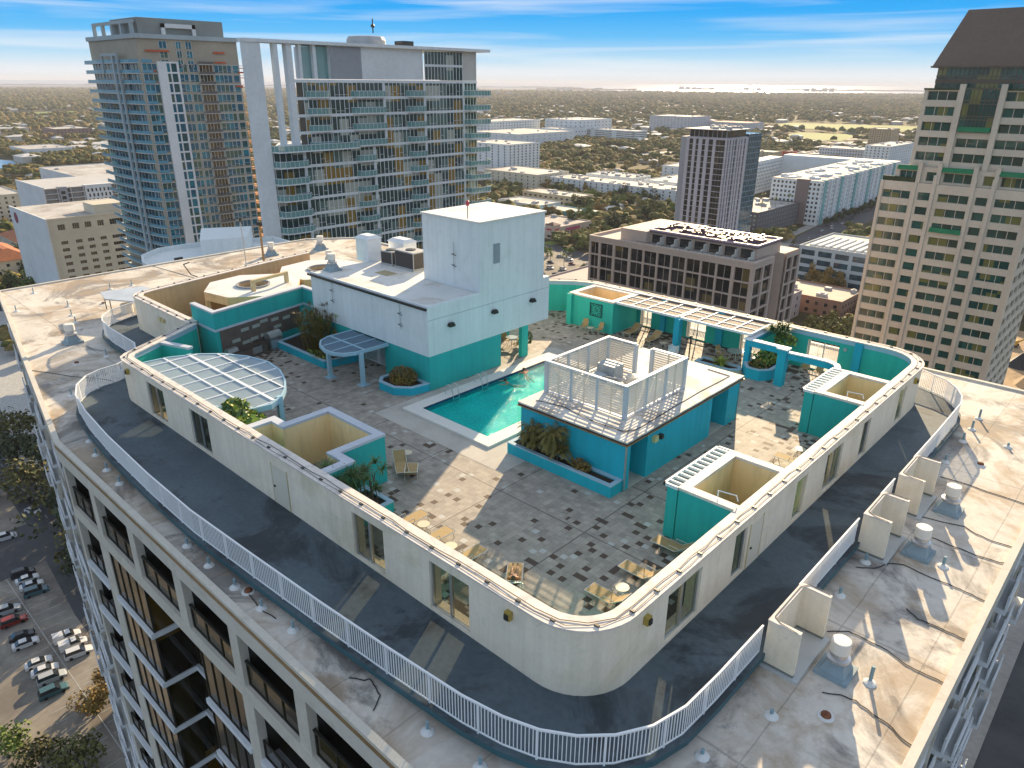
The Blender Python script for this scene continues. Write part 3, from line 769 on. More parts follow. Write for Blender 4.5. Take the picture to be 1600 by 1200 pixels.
# ------------------------------------------------ roof plant on the white block
def ac_unit(x, y, z0, w, d, h, rz, lab):
    t = empty('air_conditioner', (x, y, z0), lab, 'air conditioner', None, rz)
    b = MB(); b.box(-w / 2, -d / 2, .12, w / 2, d / 2, h); b.box(-w / 2 - .05, -d / 2 - .05, 0, w / 2 + .05, d / 2 + .05, .1); lpart(b, 'casing', mat('beige_casing', (.45, .45, .43), .5, var=.1), t)
    b = MB(); b.box(w / 2, -d / 2 + .06, .2, w / 2 + .02, d / 2 - .06, h - .1)
    b.box(-w / 2 + .06, -d / 2 - .02, .2, w / 2 - .06, -d / 2, h - .1); lpart(b, 'grille', mat('dark_coil_grille', (.06, .05, .045), .6, var=.3, vs=9), t)
    b = MB(); b.lathe(0, 0, [(.42, h), (.42, h + .06), (.1, h + .1), (.0, h + .1)], 14); lpart(b, 'fan_guard', dkmetal, t)
ac_unit(-45.4, 36.9, 6.06, 2.3, 1.5, 1.5, 0, 'big square air conditioner with dark side grilles on the lift-house roof')
ac_unit(-47.6, 36.6, 6.06, 1.3, 1.1, 1.2, .1, 'smaller blue-grey air conditioner left of the big one')
for k, (x, y, w, h, lab) in enumerate(((-50.2, 36.3, 1.6, 1.9, 'tall white duct box at the back left of the lift-house roof'), (-48.6, 38.6, 2.0, 1.5, 'low white duct box behind the air conditioners'))):
    t = empty('duct_box', (x, y, 6.06), lab, 'duct'); b = MB(); b.box(x - w / 2, y - .7, 6.06, x + w / 2, y + .7, 6.06 + h); b.build('casing', trim, t)
    b = MB(); b.prism([(x - w / 2 - .1, y - .8), (x + w / 2 + .1, y - .8), (x + w / 2 + .1, y + .8), (x - w / 2 - .1, y + .8)], 6.06 + h, 6.06 + h + .25, top=[(x - w / 2 + .2, y - .4), (x + w / 2 - .2, y - .4), (x + w / 2 - .2, y + .4), (x - w / 2 + .2, y + .4)]); b.build('cowl', trim, t)
t = MB(); t.box(-46.3, 33.9, 6.06, -44.8, 34.9, 6.10); tag(t.build('roof_hatch', mat('yellowed_patch', (.40, .34, .2), .8)), 'flat yellowish access hatch in the lift-house roof', 'hatch')

def mushroom(x, y, z0, s, lab, group=None, curb=True, dk=False):
    t = empty('roof_vent', (x, y, z0), lab, 'roof vent', group)
    if curb:
        b = MB(); b.prism([(-.62, -.62), (.62, -.62), (.62, .62), (-.62, .62)], 0, .16); b.prism([(-.48, -.48), (.48, -.48), (.48, .48), (-.48, .48)], .16, .62, top=[(-.30, -.30), (.30, -.30), (.30, .30), (-.30, .30)]); lpart(b, 'curb', mat('blue_grey_curb', (.24, .32, .36), .6, var=.2), t)
    z_ = .62 if curb else 0
    b = MB(); b.lathe(0, 0, [(.3, z_), (.42, z_ + .02), (.44, z_ + .14), (.32, z_ + .2), (.3, z_ + .42)], 18); lpart(b, 'collar', steel, t)
    b = MB(); b.lathe(0, 0, [(.30, z_ + .38), (.36, z_ + .4), (.36, z_ + .86), (.33, z_ + .89), (0, z_ + .9)], 20); lpart(b, 'cap', [cap_m], t)
    t.scale = (s, s, s); return t
mushroom(-5.5, 24.1, ROOF, 1.0, 'drum-capped roof vent beside the nearest three-sided screen')
mushroom(-5.5, 34.4, ROOF, 1.0, 'drum-capped roof vent in front of the middle three-sided screen')
mushroom(-5.5, 39.6, ROOF, 1.0, 'drum-capped roof vent beside the farthest three-sided screen')
mushroom(-66.8, 17.3, ROOF, 1.1, 'tall weathered roof vent outside the small walkway at far left')
mushroom(-85.2, 46.5, ROOF, 1.1, 'roof vent by the far edge behind the thin poles')
mushroom(-83.7, 52.8, ROOF, 1.2, 'roof vent near the far back corner of the roof')
mushroom(-76.0, 49.0, ROOF, 1.1, 'roof vent just left of the lift-house roof')
mushroom(-49.3, 32.0, 6.06, .9, 'grey roof vent at the left end of the lift-house roof')

# ------------------------------------------------ changing-room block by the pool with planter and louvre screen
mb_ = empty('pool_service_block', (-22, 34, 0), 'aqua blue flat-roofed service block beside the pool', 'building')
b = MB(); X0, X1, Y0, Y1 = -25.75, -18.42, 28.55, 41.1
b.box(X0, Y0, 0, -19.9, Y1, 2.84); b.box(-19.9, Y0, 0, X1, 28.98, 2.84); b.box(-19.9, 30.6, 0, X1, 37.6, 2.84); b.box(-19.9, 39.6, 0, X1, Y1, 2.84)
b.build('wall', blue, mb_)
b = MB(); b.box(X0 - .17, Y0 - .17, 2.74, X1 + .17, Y1 + .17, 2.80); b.build('roof_fascia', flash_m, mb_)
b = MB(); b.box(X0 - .13, Y0 - .13, 2.80, X1 + .13, Y1 + .13, 2.91); b.build('roof_gutter', mat('dark_brown_gutter', (.07, .03, .025), .6), mb_)
b = MB(); b.box(X0 - .15, Y0 - .15, 2.91, X1 + .15, Y1 + .15, 3.0); b.build('roof', mat('stained_white_roof', (.66, .64, .60), .75, var=.08, vs=.5, bump=.2, stain=[((.28, .27, .26), .35, .54, .68, .75), ((.45, .33, .2), .7, .6, .75, .4)], fine=.06), mb_)
b = MB(); b.box(X1 - .02, Y0 - .03, 0, X1 + .06, Y0 + .05, 2.8); b.build('downpipe', steel, mb_)
b = MB(); b.box(X1 - .02, Y1 - .1, 0, X1 + .06, Y1 - .02, 2.8); b.build('downpipe', steel, mb_)
b = MB(); b.box(-19.88, 38.3, 1.2, -19.84, 39.1, 1.9); b.build('window', mat('mirror_like_pane', (.35, .28, .15), .2), mb_)
b = MB(); b.box(-19.9, 28.98, .008, X1, 30.6, .03); b.box(-19.9, 37.6, .008, X1, 39.6, .03); b.build('threshold', conc, mb_)
b = MB(); b.box(X1, 31.0, 2.05, X1 + .22, 31.35, 2.4); b.build('wall_lamp', mat('yellowed_lamp', (.6, .52, .25), .4), mb_)
b = MB(); b.box(X1, 31.6, 2.05, X1 + .25, 31.85, 2.3); b.build('wall_lamp', dkmetal, mb_)
pl = MB(); pl.path([(-25.2, 29.2, 3.03), (-23.5, 29.6, 3.03), (-21.0, 29.2, 3.03), (-19.2, 29.3, 3.03), (-18.8, 30.0, 3.03), (-18.9, 33, 3.03), (-19.0, 37, 3.03), (-18.9, 40.5, 3.03), (-20.5, 40.6, 3.03)], .025, 5)
pl.build('roof_cable', black_m, mb_)
def planter(name, poly, h, lab, m, inner=.22, soilz=.12):
    t = empty(name, (poly[0][0], poly[0][1], 0), lab, 'planter')
    b = MB(); b.ribbon(poly, 0, inner, 0, h - .06, closed=True); b.build('planter_wall', m, t)
    b = MB(); b.ribbon(poly, -.02, inner + .02, h - .06, h, closed=True); b.build('rim', mat('pale_planter_rim', (.36, .52, .62), .7, var=.06), t)
    c = offs2(poly, inner); b = MB(); b.prism(c, .02, h - soilz); b.build('soil', soil, t)
    return t
def offs2(poly, d):
    n = len(poly); P = [Vector(p) for p in poly]; o = []
    for i in range(n):
        a = (P[i] - P[i - 1]).normalized(); c = (P[(i + 1) % n] - P[i]).normalized()
        n1 = Vector((-a.y, a.x)); n2 = Vector((-c.y, c.x)); s = (n1 + n2).normalized(); q = P[i] + s * d / max(.4, s.dot(n1)); o.append((q.x, q.y))
    return o
planter('block_planter', [(-25.85, 27.5), (-18.5, 27.5), (-18.5, 28.54), (-25.85, 28.54)], .72, 'long aqua planter with palms along the front of the service block', blue)
# louvre enclosure
lv = empty('louvre_enclosure', (-22.8, 33.6, 3.0), 'square grey louvred screen enclosure on the service block roof', 'screen')
ex0, ex1, ey0, ey1 = -25.6, -20.0, 30.6, 36.7; ez0, ez1 = 3.12, 4.95
posts = [(ex0, ey0), (-23.75, ey0), (-21.9, ey0), (ex1, ey0), (ex1, 32.6), (ex1, 34.6), (ex1, ey1), (ex0, 32.6), (ex0, 34.6), (ex0, ey1), (-23.5, ey1), (-22.3, ey1)]
for x, y in posts:
    big = (x in (ex0, ex1) and y in (ey0, ey1)) or (y == ey1)
    b = MB(); w = .11 if big else .07; b.box(x - w, y - w, 3.0, x + w, y + w, ez1); b.build('post', louvre_m, lv)
def louvre(a, c):
    a = Vector(a); c = Vector(c); d = (c - a).normalized(); a = a + d * .1; c = c - d * .1; L = (c - a).length; nrm = Vector((-d.y, d.x))
    b = MB(); z_ = ez0 + .1
    while z_ < ez1 - .12:
        p0, p1 = a - nrm * .012, c - nrm * .012; q0, q1 = a + nrm * .03, c + nrm * .03; h_ = .085
        b.q([(p0.x, p0.y, z_), (p1.x, p1.y, z_), (q1.x, q1.y, z_ + h_), (q0.x, q0.y, z_ + h_)])
        b.q([(p0.x, p0.y, z_ - .012), (q0.x, q0.y, z_ + h_ - .012), (q1.x, q1.y, z_ + h_ - .012), (p1.x, p1.y, z_ - .012)])
        b.q([(p0.x, p0.y, z_ - .012), (p1.x, p1.y, z_ - .012), (p1.x, p1.y, z_), (p0.x, p0.y, z_)])
        b.q([(q0.x, q0.y, z_ + h_ - .012), (q0.x, q0.y, z_ + h_), (q1.x, q1.y, z_ + h_), (q1.x, q1.y, z_ + h_ - .012)])
        z_ += .15
    b.obox((a + c) / 2, d, .02, .05, ez0, ez1 - .05)
    b.build('louvre_panel', mat('cream_louvre_blade', (.70, .64, .54), .5, var=.05), lv)
for a, c in (((ex0, ey0), (-23.75, ey0)), ((-23.75, ey0), (-21.9, ey0)), ((-21.9, ey0), (ex1, ey0)), ((ex1, ey0), (ex1, 32.6)), ((ex1, 32.6), (ex1, 34.6)), ((ex1, 34.6), (ex1, ey1)),
             ((ex0, ey0), (ex0, 32.6)), ((ex0, 32.6), (ex0, 34.6)), ((ex0, 34.6), (ex0, ey1)), ((ex0, ey1), (-23.5, ey1)), ((-22.3, ey1), (ex1, ey1))): louvre(a, c)
b = MB()
for z0, z1 in ((ez1 - .02, ez1 + .06), (3.05, 3.13)):
    b.ribbon([(-23.5, ey1), (ex0, ey1), (ex0, ey0), (ex1, ey0), (ex1, ey1), (-22.3, ey1)], -.1 if z1 > 4 else -.05, .1 if z1 > 4 else .05, z0, z1)
b.build('top_rail', mat('pale_top_rail', (.66, .68, .70), .5, var=.04), lv)
t = empty('pool_equipment', (-23.5, 33.8, 3.0), 'grey pump boxes and pipes inside the louvred enclosure', 'equipment')
b = MB(); b.box(-24.9, 34.6, 3.05, -23.6, 35.6, 3.95); b.box(-24.6, 33.4, 3.05, -23.8, 34.2, 3.6); b.build('pump_casing', mat('blue_grey_casing', (.34, .40, .44), .5, var=.15, vs=3), t)
b = MB(); b.lathe(-22.2, 34.6, [(.55, 3.05), (.58, 3.5), (.4, 3.8), (0, 3.9)], 14); b.lathe(-22.8, 33.0, [(.3, 3.05), (.3, 3.6), (0, 3.75)], 12); b.build('filter_drum', mat('cream_drum', (.6, .56, .48), .5), t)
b = MB(); b.path([(-24, 34, 3.5), (-23.3, 33.6, 3.7), (-22.4, 34, 3.7), (-22.2, 34.6, 3.6)], .05, 6); b.build('pipe', alum, t)
# ------------------------------------------------ cabanas (walled boxes)
H = 2.86
def box_walls(name, path, lab, outm, inm, h=H, th=.42, closed=False, capm=None):
    t = empty(name, (path[0][0], path[0][1], 0), lab, 'cabana wall')
    b = MB(); b.ribbon(path, 0, th, 0, h - .14, 0, closed=closed, mi=1); b.build('wall_face', [inm, outm], t)
    b = MB(); b.ribbon(path, -.04, th + .03, h - .14, h, closed=closed); b.build('coping', capm or coping_m, t)
    return t
pale_cap = mat('pale_blue_grey_coping', (.50, .54, .60), .7, var=.08, vs=2, fine=.05)
# left cabana (stepped box, warm cream inside), outer side on the right of the walking direction
box_walls('cabana', [(-34.45, 16.03), (-34.45, 17.8), (-33.3, 17.8), (-33.3, 20.65), (-28.3, 20.65), (-28.3, 17.8), (-27.0, 17.8), (-27.0, 16.03)][::-1], 'stepped open-topped cabana box with warm cream walls by the front wall', teal, cream_in, capm=pale_cap)
t = empty('round_drum_table', (-29.4, 18.3, 0), 'round cream drum table inside the stepped cabana', 'table'); b = MB(); b.cyl(-29.4, 18.3, 0, 1.5, .45, 18); b.build('drum', cream_in, t); b = MB(); b.cyl(-29.4, 18.3, 1.5, 1.56, .5, 18); b.build('table_top', tabletop_m, t)
plt_ = planter('wall_planter', [(-27.0, 16.06), (-25.65, 16.06), (-25.65, 19.0), (-27.9, 19.0), (-27.9, 17.9), (-27.0, 17.9)], .62, 'teal planter wedged between the stepped cabana and the front wall', teal)
plt2 = planter('wall_planter', [(-38.8, 16.06), (-34.55, 16.06), (-34.55, 17.9), (-38.8, 17.9)], .9, 'planter of yellow-green shrubs between the round canopy and the stepped cabana', teal)
def right_cabana(y0, y1, lab, lab2):
    box_walls('cabana', [(-11.3, y0), (-14.15, y0), (-14.15, y1), (-11.3, y1)][::-1], lab, teal, cream_in)
    t = empty('cabana_pergola', (-14.6, y0, 0), lab2, 'pergola')
    b = MB(); b.box(-14.75, y0 - .02, 0, -14.2, y0 + .3, 2.68); b.box(-14.75, y1 - .3, 0, -14.2, y1, 2.68); b.build('side_wall', teal, t)
    b = MB(); b.box(-14.95, y0 - .05, 2.68, -14.85, y1 + .05, 2.84); b.box(-14.95, y0 - .05, 2.68, -14.2, y0 + .06, 2.84); b.box(-14.95, y1 - .06, 2.68, -14.2, y1 + .05, 2.84)
    k = y0 + .35
    while k < y1 - .1: b.box(-14.85, k, 2.72, -14.2, k + .09, 2.84); k += .44
    b.build('slats', trim, t)
    b = MB(); b.path([(-11.5, y0 + .5, 3.0), (-11.6, y0 + .5, 3.25), (-12.4, y0 + .35, 3.25), (-12.4, y0 + .35, 2.9)], .025, 5); b.build('grab_rail', rail_w, t)
right_cabana(26.6, 31.65, 'open-topped teal cabana box nearest the curved corner of the right wall', 'narrow white slat pergola on the nearer right-hand cabana')
right_cabana(42.2, 47.1, 'open-topped teal cabana box farther along the right wall', 'narrow white slat pergola on the farther right-hand cabana')
# box with the wall clock at the far side
box_walls('cabana', [(-34.25, 49.45), (-34.25, 53.2), (-39.0, 53.2), (-39.0, 49.45)], 'long open-topped box with a big square clock on its teal front', green_teal, cream_in, th=.42, closed=True)
b = MB(); b.box(-39.05, 49.15, 0, -38.55, 49.5, 2.8); tag(b.build('corner_pier', green_teal), 'teal pier at the left corner of the clock box', 'pier')
ck = empty('wall_clock', (-36.0, 49.4, 1.8), 'large square open-work clock with dark numerals on the teal box wall', 'clock')
b = MB()
for x0, x1, z0, z1 in ((-36.65, -36.57, 1.25, 2.4), (-35.43, -35.35, 1.25, 2.4), (-36.65, -35.35, 2.33, 2.4), (-36.65, -35.35, 1.25, 1.32)): b.box(x0, 49.36, z0, x1, 49.41, z1)
b.build('frame', mat('clock_green_black', (.01, .09, .08), .5), ck)
b = MB()
for k in range(12):
    a = k * pi / 6; b.tube((-36 + .36 * sin(a), 49.37, 1.825 + .36 * cos(a)), (-36 + .50 * sin(a), 49.37, 1.825 + .50 * cos(a)), .032, 5)
for r in (.55, .2):
    p = [(-36 + r * cos(a * pi / 12), 49.38, 1.825 + r * sin(a * pi / 12)) for a in range(25)]; b.path(p, .016, 4)
b.build('dial', mat('clock_green_black', (.01, .09, .08)), ck)
b = MB(); b.tube((-36, 49.35, 1.825), (-36, 49.35, 2.1), .02, 4); b.tube((-36, 49.35, 1.825), (-35.82, 49.35, 1.75), .022, 4); b.build('hands', black_m, ck)

# ------------------------------------------------ pergola along the far wall
screen_m = mat('woven_shade_slat', (.30, .24, .20), .7, var=.15, vs=8)
pg = empty('long_pergola', (-28, 51.5, 0), 'long shade-slat pergola roof along the far wall', 'pergola')
for x0, x1 in ((-34.2, -28.25), (-27.95, -22.0)):
    b = MB()
    for y in (49.8, 53.3): b.box(x0, y - .06, 2.68, x1, y + .06, 2.86)
    n_ = 4
    for k in range(n_ + 1):
        x = x0 + (x1 - x0) * k / n_; b.box(x - .05, 49.8, 2.7, x + .05, 53.3, 2.87)
    for y in (50.95, 52.15): b.box(x0, y - .03, 2.72, x1, y + .03, 2.86)
    b.build('beam_frame', trim, pg)
    b = MB(); y = 49.9
    while y < 53.25: b.box(x0 + .05, y, 2.73, x1 - .05, y + .035, 2.80); y += .075
    b.build('slat_screen', screen_m, pg)
b = MB(); b.box(-28.35, 49.5, 0, -27.85, 50.0, 2.7); b.build('post', blue, pg)
b = MB(); b.box(-26.25, 48.5, 0, -26.17, 48.58, 1.9); b.box(-26.3, 48.4, 1.9, -26.1, 48.66, 1.95)
tag(b.build('shower_pole', dkmetal), 'thin dark pole standing on the deck beyond the service block', 'pole')
# ------------------------------------------------ aqua frame with planter
af = empty('aqua_frame', (-20, 49.5, 0), 'aqua post-and-beam frame over the hexagonal planter near the far wall', 'frame')
b = MB(); b.box(-22.15, 49.3, 0, -21.75, 49.75, 2.5); b.build('post', blue, af)
b = MB(); b.box(-19.2, 48.3, 0, -18.6, 48.85, 2.75); b.build('post', blue, af)
fp = [(-18.8, 48.75), (-17.0, 48.9), (-15.8, 48.9), (-15.2, 48.6), (-14.9, 48.0), (-14.9, 47.2)]
b = MB(); b.box(-21.75, 49.3, 2.05, -19.2, 49.62, 2.5); b.box(-22.1, 49.75, 2.05, -21.8, 53.2, 2.5); b.build('beam', blue, af)
b = MB(); b.ribbon(fp, -.15, .15, 2.02, 2.48); b.build('beam', blue, af)
b = MB(); b.ribbon(fp, -.2, .2, 2.48, 2.56); b.box(-21.8, 49.25, 2.5, -19.2, 49.7, 2.57); b.box(-19.3, 48.2, 2.75, -18.5, 48.95, 2.84); b.box(-22.25, 49.2, 2.5, -21.7, 53.2, 2.58); b.build('beam_cap', trim, af)
planter('hexagonal_planter', [(-21.9, 49.0), (-21.3, 48.2), (-20.3, 48.2), (-19.7, 48.9), (-19.7, 51.9), (-21.9, 51.9)], .85, 'aqua hexagonal planter with reddish and green plants under the frame', blue)

# ------------------------------------------------ big round canopy
cn = empty('round_canopy', (-42.0, 18.3, 0), 'large pale blue slatted canopy with a curved front over the left end of the deck', 'canopy')
CP = [(-48.6, 16.1), (-48.0, 19.2)]
outl_ = [(-48.3, 16.05), (-48.1, 17.8), (-47.3, 19.5), (-46.1, 20.75), (-44.5, 21.6), (-42.6, 22.0), (-40.7, 21.75), (-39.0, 21.1), (-37.8, 20.4), (-36.9, 19.6), (-36.3, 18.6), (-36.6, 17.1), (-38.9, 16.05)]
b = MB(); b.ribbon(outl_, .0, .12, 2.45, 2.78, closed=False); b.build('curved_fascia', canopy_b, cn)
def inside(x, y, poly):
    c = False; n = len(poly)
    for i in range(n):
        x1, y1 = poly[i]; x2, y2 = poly[(i + 1) % n]
        if (y1 > y) != (y2 > y) and x < (x2 - x1) * (y - y1) / (y2 - y1) + x1: c = not c
    return c
def xspan(y, poly):
    xs = []
    n = len(poly)
    for i in range(n):
        x1, y1 = poly[i]; x2, y2 = poly[(i + 1) % n]
        if (y1 > y) != (y2 > y): xs.append((x2 - x1) * (y - y1) / (y2 - y1) + x1)
    xs.sort(); return xs
b = MB(); y = 16.1
while y < 21.95:
    xs = xspan(y, outl_)
    if len(xs) >= 2: b.box(xs[0] + .05, y, 2.66, xs[-1] - .05, y + .05, 2.73)
    y += .105
b.build('slats', mat('canopy_slat_blue', (.40, .50, .56), .5, var=.05), cn)
b = MB()
for x in [-47.3 + 1.55 * k for k in range(8)]:
    ys = xspan(x, [(q[1], q[0]) for q in outl_])
    if len(ys) >= 2: b.box(x - .04, ys[0], 2.62, x + .04, ys[-1] - .03, 2.79)
for y in (17.55, 19.0, 20.45):
    xs = xspan(y, outl_); w = .09 if y == 19.0 else .045; b.box(xs[0], y - w, 2.62, xs[-1] - .02, y + w, 2.80)
b.build('grid_beam', rail_w, cn)
b = MB(); b.box(-37.0, 19.35, 0, -36.7, 19.65, 2.8); b.build('post', canopy_b, cn)
b = MB(); b.box(-47.75, 18.9, 0, -47.45, 19.2, 2.8); b.build('post', canopy_b, cn)
# ------------------------------------------------ small canopy by the lift house
sc2 = empty('small_canopy', (-42.3, 28.5, 0), 'small pale blue slatted canopy with a rounded front over the gates', 'canopy')
o2 = [(-44.9, 30.4), (-44.9, 28.2), (-44.5, 27.3), (-43.7, 26.7), (-42.6, 26.35), (-41.6, 26.4), (-40.9, 26.8), (-40.5, 27.6), (-40.4, 30.4)]
b = MB(); b.ribbon(o2, 0, .12, 2.28, 2.52); b.build('curved_fascia', canopy_b, sc2)
b = MB(); y = 26.6
while y < 30.3:
    xs = xspan(y, o2 )
    if len(xs) >= 2: b.box(xs[0] + .1, y, 2.42, xs[-1] - .1, y + .045, 2.47)
    y += .075
b.build('slats', mat('dark_blue_slat', (.13, .22, .30), .5, var=.05), sc2)
b = MB(); b.box(-44.8, 28.3, 2.4, -40.5, 28.42, 2.53)
for x in (-43.4, -42.0): b.box(x, 26.6, 2.4, x + .08, 30.35, 2.52)
b.build('grid_beam', canopy_b, sc2)
for x, y in ((-43.25, 27.1), (-40.35, 27.9)):
    b = MB(); b.box(x - .13, y - .13, 0, x + .13, y + .13, 2.4); b.box(x - .35, y - .35, .016, x + .35, y + .35, .05); b.build('post', canopy_b, sc2)

# ------------------------------------------------ kitchen wall at the left end
gw = empty('kitchen_wall', (-51.5, 25, 0), 'tall teal wall with a brown block backdrop behind the grill', 'wall')
GP = [(-55.0, 22.75), (-51.35, 22.75), (-53.1, 31.4), (-49.95, 31.4)]
b = MB(); b.ribbon(GP[:2] + [(-53.15, 31.4), (-50.0, 31.4)], 0, .3, 0, 4.02); b.build('wall_face', teal, gw)
b = MB(); b.ribbon(GP[:2] + [(-53.15, 31.4), (-50.0, 31.4)], -.06, .36, 4.02, 4.16); b.ribbon(GP[:2] + [(-53.15, 31.4), (-50.0, 31.4)], -.07, .0, 2.62, 2.78); b.build('coping', pale_cap, gw)
d_ = (Vector((-53.15, 31.4)) - Vector((-51.35, 22.75))).normalized(); nn = Vector((d_.y, -d_.x))
P0 = Vector((-51.35, 22.75))
def wp(s, o): q = P0 + d_ * s + nn * o; return (q.x, q.y)
b = MB(); b.prism([wp(.35, .0), wp(8.3, .0), wp(8.3, .05), wp(.35, .05)], .9, 2.6); b.build('brown_tile_backdrop', brick_b, gw)
b = MB()
for s, z_ in ((1.3, 1.35), (2.2, 2.0), (2.2, .98), (3.0, 1.05), (3.3, 2.0), (4.1, 2.2), (4.0, 1.1), (5.2, 2.05), (5.4, 1.4), (6.4, 1.9)):
    b.prism([wp(s, .05), wp(s + .75, .05), wp(s + .75, .07), wp(s, .07)], z_, z_ + .26)
b.build('pale_tile_inlay', tile_l, gw)
kc = empty('kitchen_counter', (wp(2, .4)[0], wp(2, .4)[1], 0), 'dark stone counter with a sink below the brown wall', 'counter')
b = MB(); b.prism([wp(.3, .06), wp(4.0, .06), wp(4.0, .75), wp(.3, .75)], 0, .86); b.build('base_cabinet', brick_b, kc)
b = MB(); b.prism([wp(.25, .06), wp(4.05, .06), wp(4.05, .82), wp(.25, .82)], .86, .93); b.build('worktop', stone_c, kc)
b = MB(); b.prism([wp(2.5, .755), wp(3.4, .755), wp(3.4, .78), wp(2.5, .78)], .2, .75); b.build('cabinet_door', steel, kc)
b = MB(); q = wp(2.9, .2); b.path([(q[0], q[1], .93), (q[0], q[1], 1.25), (q[0] + .2, q[1], 1.28), (q[0] + .25, q[1], 1.15)], .02, 5); b.build('tap', alum, kc)
b = MB(); b.prism([wp(.3, .2), wp(1.2, .2), wp(1.2, .8), wp(.3, .8)], .94, 1.22, top=[wp(.3, .35), wp(1.2, .35), wp(1.2, .7), wp(.3, .7)]); tag(b.build('small_grill', steel), 'low silver covered grill at the left end of the counter', 'grill')
gr = empty('barbecue_grill', (wp(4.9, .5)[0], wp(4.9, .5)[1], 0), 'large stainless steel hooded barbecue grill beside the big planter', 'grill')
b = MB(); b.prism([wp(4.25, .12), wp(5.5, .12), wp(5.5, .85), wp(4.25, .85)], .05, .9); b.build('cabinet', steel, gr)
b = MB()
pr = [(.12, .9), (.12, 1.25), (.25, 1.42), (.45, 1.46), (.68, 1.36), (.82, 1.1), (.85, .95)]
for (o0, z0), (o1, z1) in zip(pr, pr[1:]):
    a0, a1 = wp(4.25, o0), wp(5.5, o0); c0, c1 = wp(4.25, o1), wp(5.5, o1)
    b.q([(*a0, z0), (*c0, z1), (*c1, z1), (*a1, z0)])
for s in (4.25, 5.5): b.q([(*wp(s, o), z_) for o, z_ in pr])
b.build('hood', steel, gr)
b = MB(); a0, a1 = wp(4.4, .95), wp(5.35, .95); b.tube((*a0, 1.05), (*a1, 1.05), .025, 6); b.build('hood_handle', alum, gr)
b = MB(); b.prism([wp(4.35, .86), wp(4.85, .86), wp(4.85, .88), wp(4.35, .88)], .2, .7); b.prism([wp(4.9, .86), wp(5.4, .86), wp(5.4, .88), wp(4.9, .88)], .2, .7); b.build('cabinet_door', alum, gr)
planter('kitchen_planter', [(-51.6, 27.75), (-45.0, 27.75), (-44.5, 30.42), (-52.3, 30.9)], .62, 'large aqua planter in the corner by the kitchen wall', blue)
planter('octagonal_planter', [(-39.5, 30.42), (-39.5, 28.8), (-38.9, 28.2), (-37.3, 28.2), (-36.3, 29.0), (-36.05, 30.42)], .62, 'aqua octagonal planter at the foot of the lift-house corner', blue)
# teal stub wall and low walls at the left end
b = MB(); b.ribbon([(-51.75, 18.55), (-48.8, 19.55)], 0, .32, 0, 2.7); o = b.build('stub_wall', teal); tag(o, 'short teal stub wall behind the round canopy', 'wall')
b = MB(); b.ribbon([(-51.8, 18.5), (-48.75, 19.55)], -.04, .38, 2.7, 2.86); c = b.build('coping', pale_cap); c.parent = o

# ------------------------------------------------ left service yard beyond the kitchen wall
yw = empty('yard_wall', (-60, 22, 0), 'cream wall with a rounded corner enclosing the tan service yard', 'wall')
YP = [(-69.6, 42), (-68.9, 38), (-67.4, 30.5), (-65.9, 23.6), (-65.5, 22.6), (-64.6, 22.05), (-54.05, 22.0)]
b = MB(); b.ribbon(YP, 0, .6, 0, H, 0, mi=1); b.build('wall_face', [tan_c, cream], yw)
b = MB(); b.ribbon(YP, -.07, .68, H, H + .08); b.build('coping', coping_m, yw)
b = MB(); rr = random.Random(5); pts = [Vector((p.x, p.y, H + .11)) for p in resample(offs(YP, .25), 1.0)]; b.path(pts, .016, 4)
for p in resample(offs(YP, .16), 1.6): b.box(p.x - .09, p.y - .05, H + .08, p.x + .09, p.y + .05, H + .15)
b.build('lightning_cable', black_m, yw)
for x in (-58.9, -59.5):
    b = MB(); b.box(x, 21.84, 1.9, x + .3, 22.0, 2.2); b.build('wall_lamp', mat('yellowed_lamp', (.6, .52, .25)), yw)
struct(plate('yard_floor', [(-65.2, 22.6), (-54.5, 22.6), (-53.2, 31.3), (-50, 31.3), (-50, 43), (-69, 43), (-67.5, 33)], [], .012, .02, mat('yard_floor_tan', (.30, .22, .13), .85, var=.2, stain=[((.1, .08, .05), .4, .5, .7, .6)])))
for k, (x, y, lab) in enumerate(((-62.4, 25.3, 'pale wooden picnic table nearest the rounded corner of the yard'), (-60.6, 26.6, 'pale wooden picnic table beside the octagonal shaft'))):
    t = empty('picnic_table', (x, y, 0), lab, 'table', None, .35)
    b = MB(); b.box(-1.1, -.4, .72, 1.1, .4, .78); lpart(b, 'table_top', mat('sun_bleached_wood', (.62, .5, .32), .7, var=.15, vs=4), t)
    for s in (-1, 1):
        b = MB(); b.box(-1.0, s * .72 - .14, .42, 1.0, s * .72 + .14, .47); lpart(b, 'bench', mat('sun_bleached_wood', (.62, .5, .32)), t)
        b = MB(); b.box(s * .8 - .04, -.7, 0, s * .8 + .04, .7, .08); b.box(s * .8 - .04, -.06, .08, s * .8 + .04, .06, .72); b.box(s * .8 - .03, -.75, .34, s * .8 + .03, .75, .42); lpart(b, 'leg', dkmetal, t)
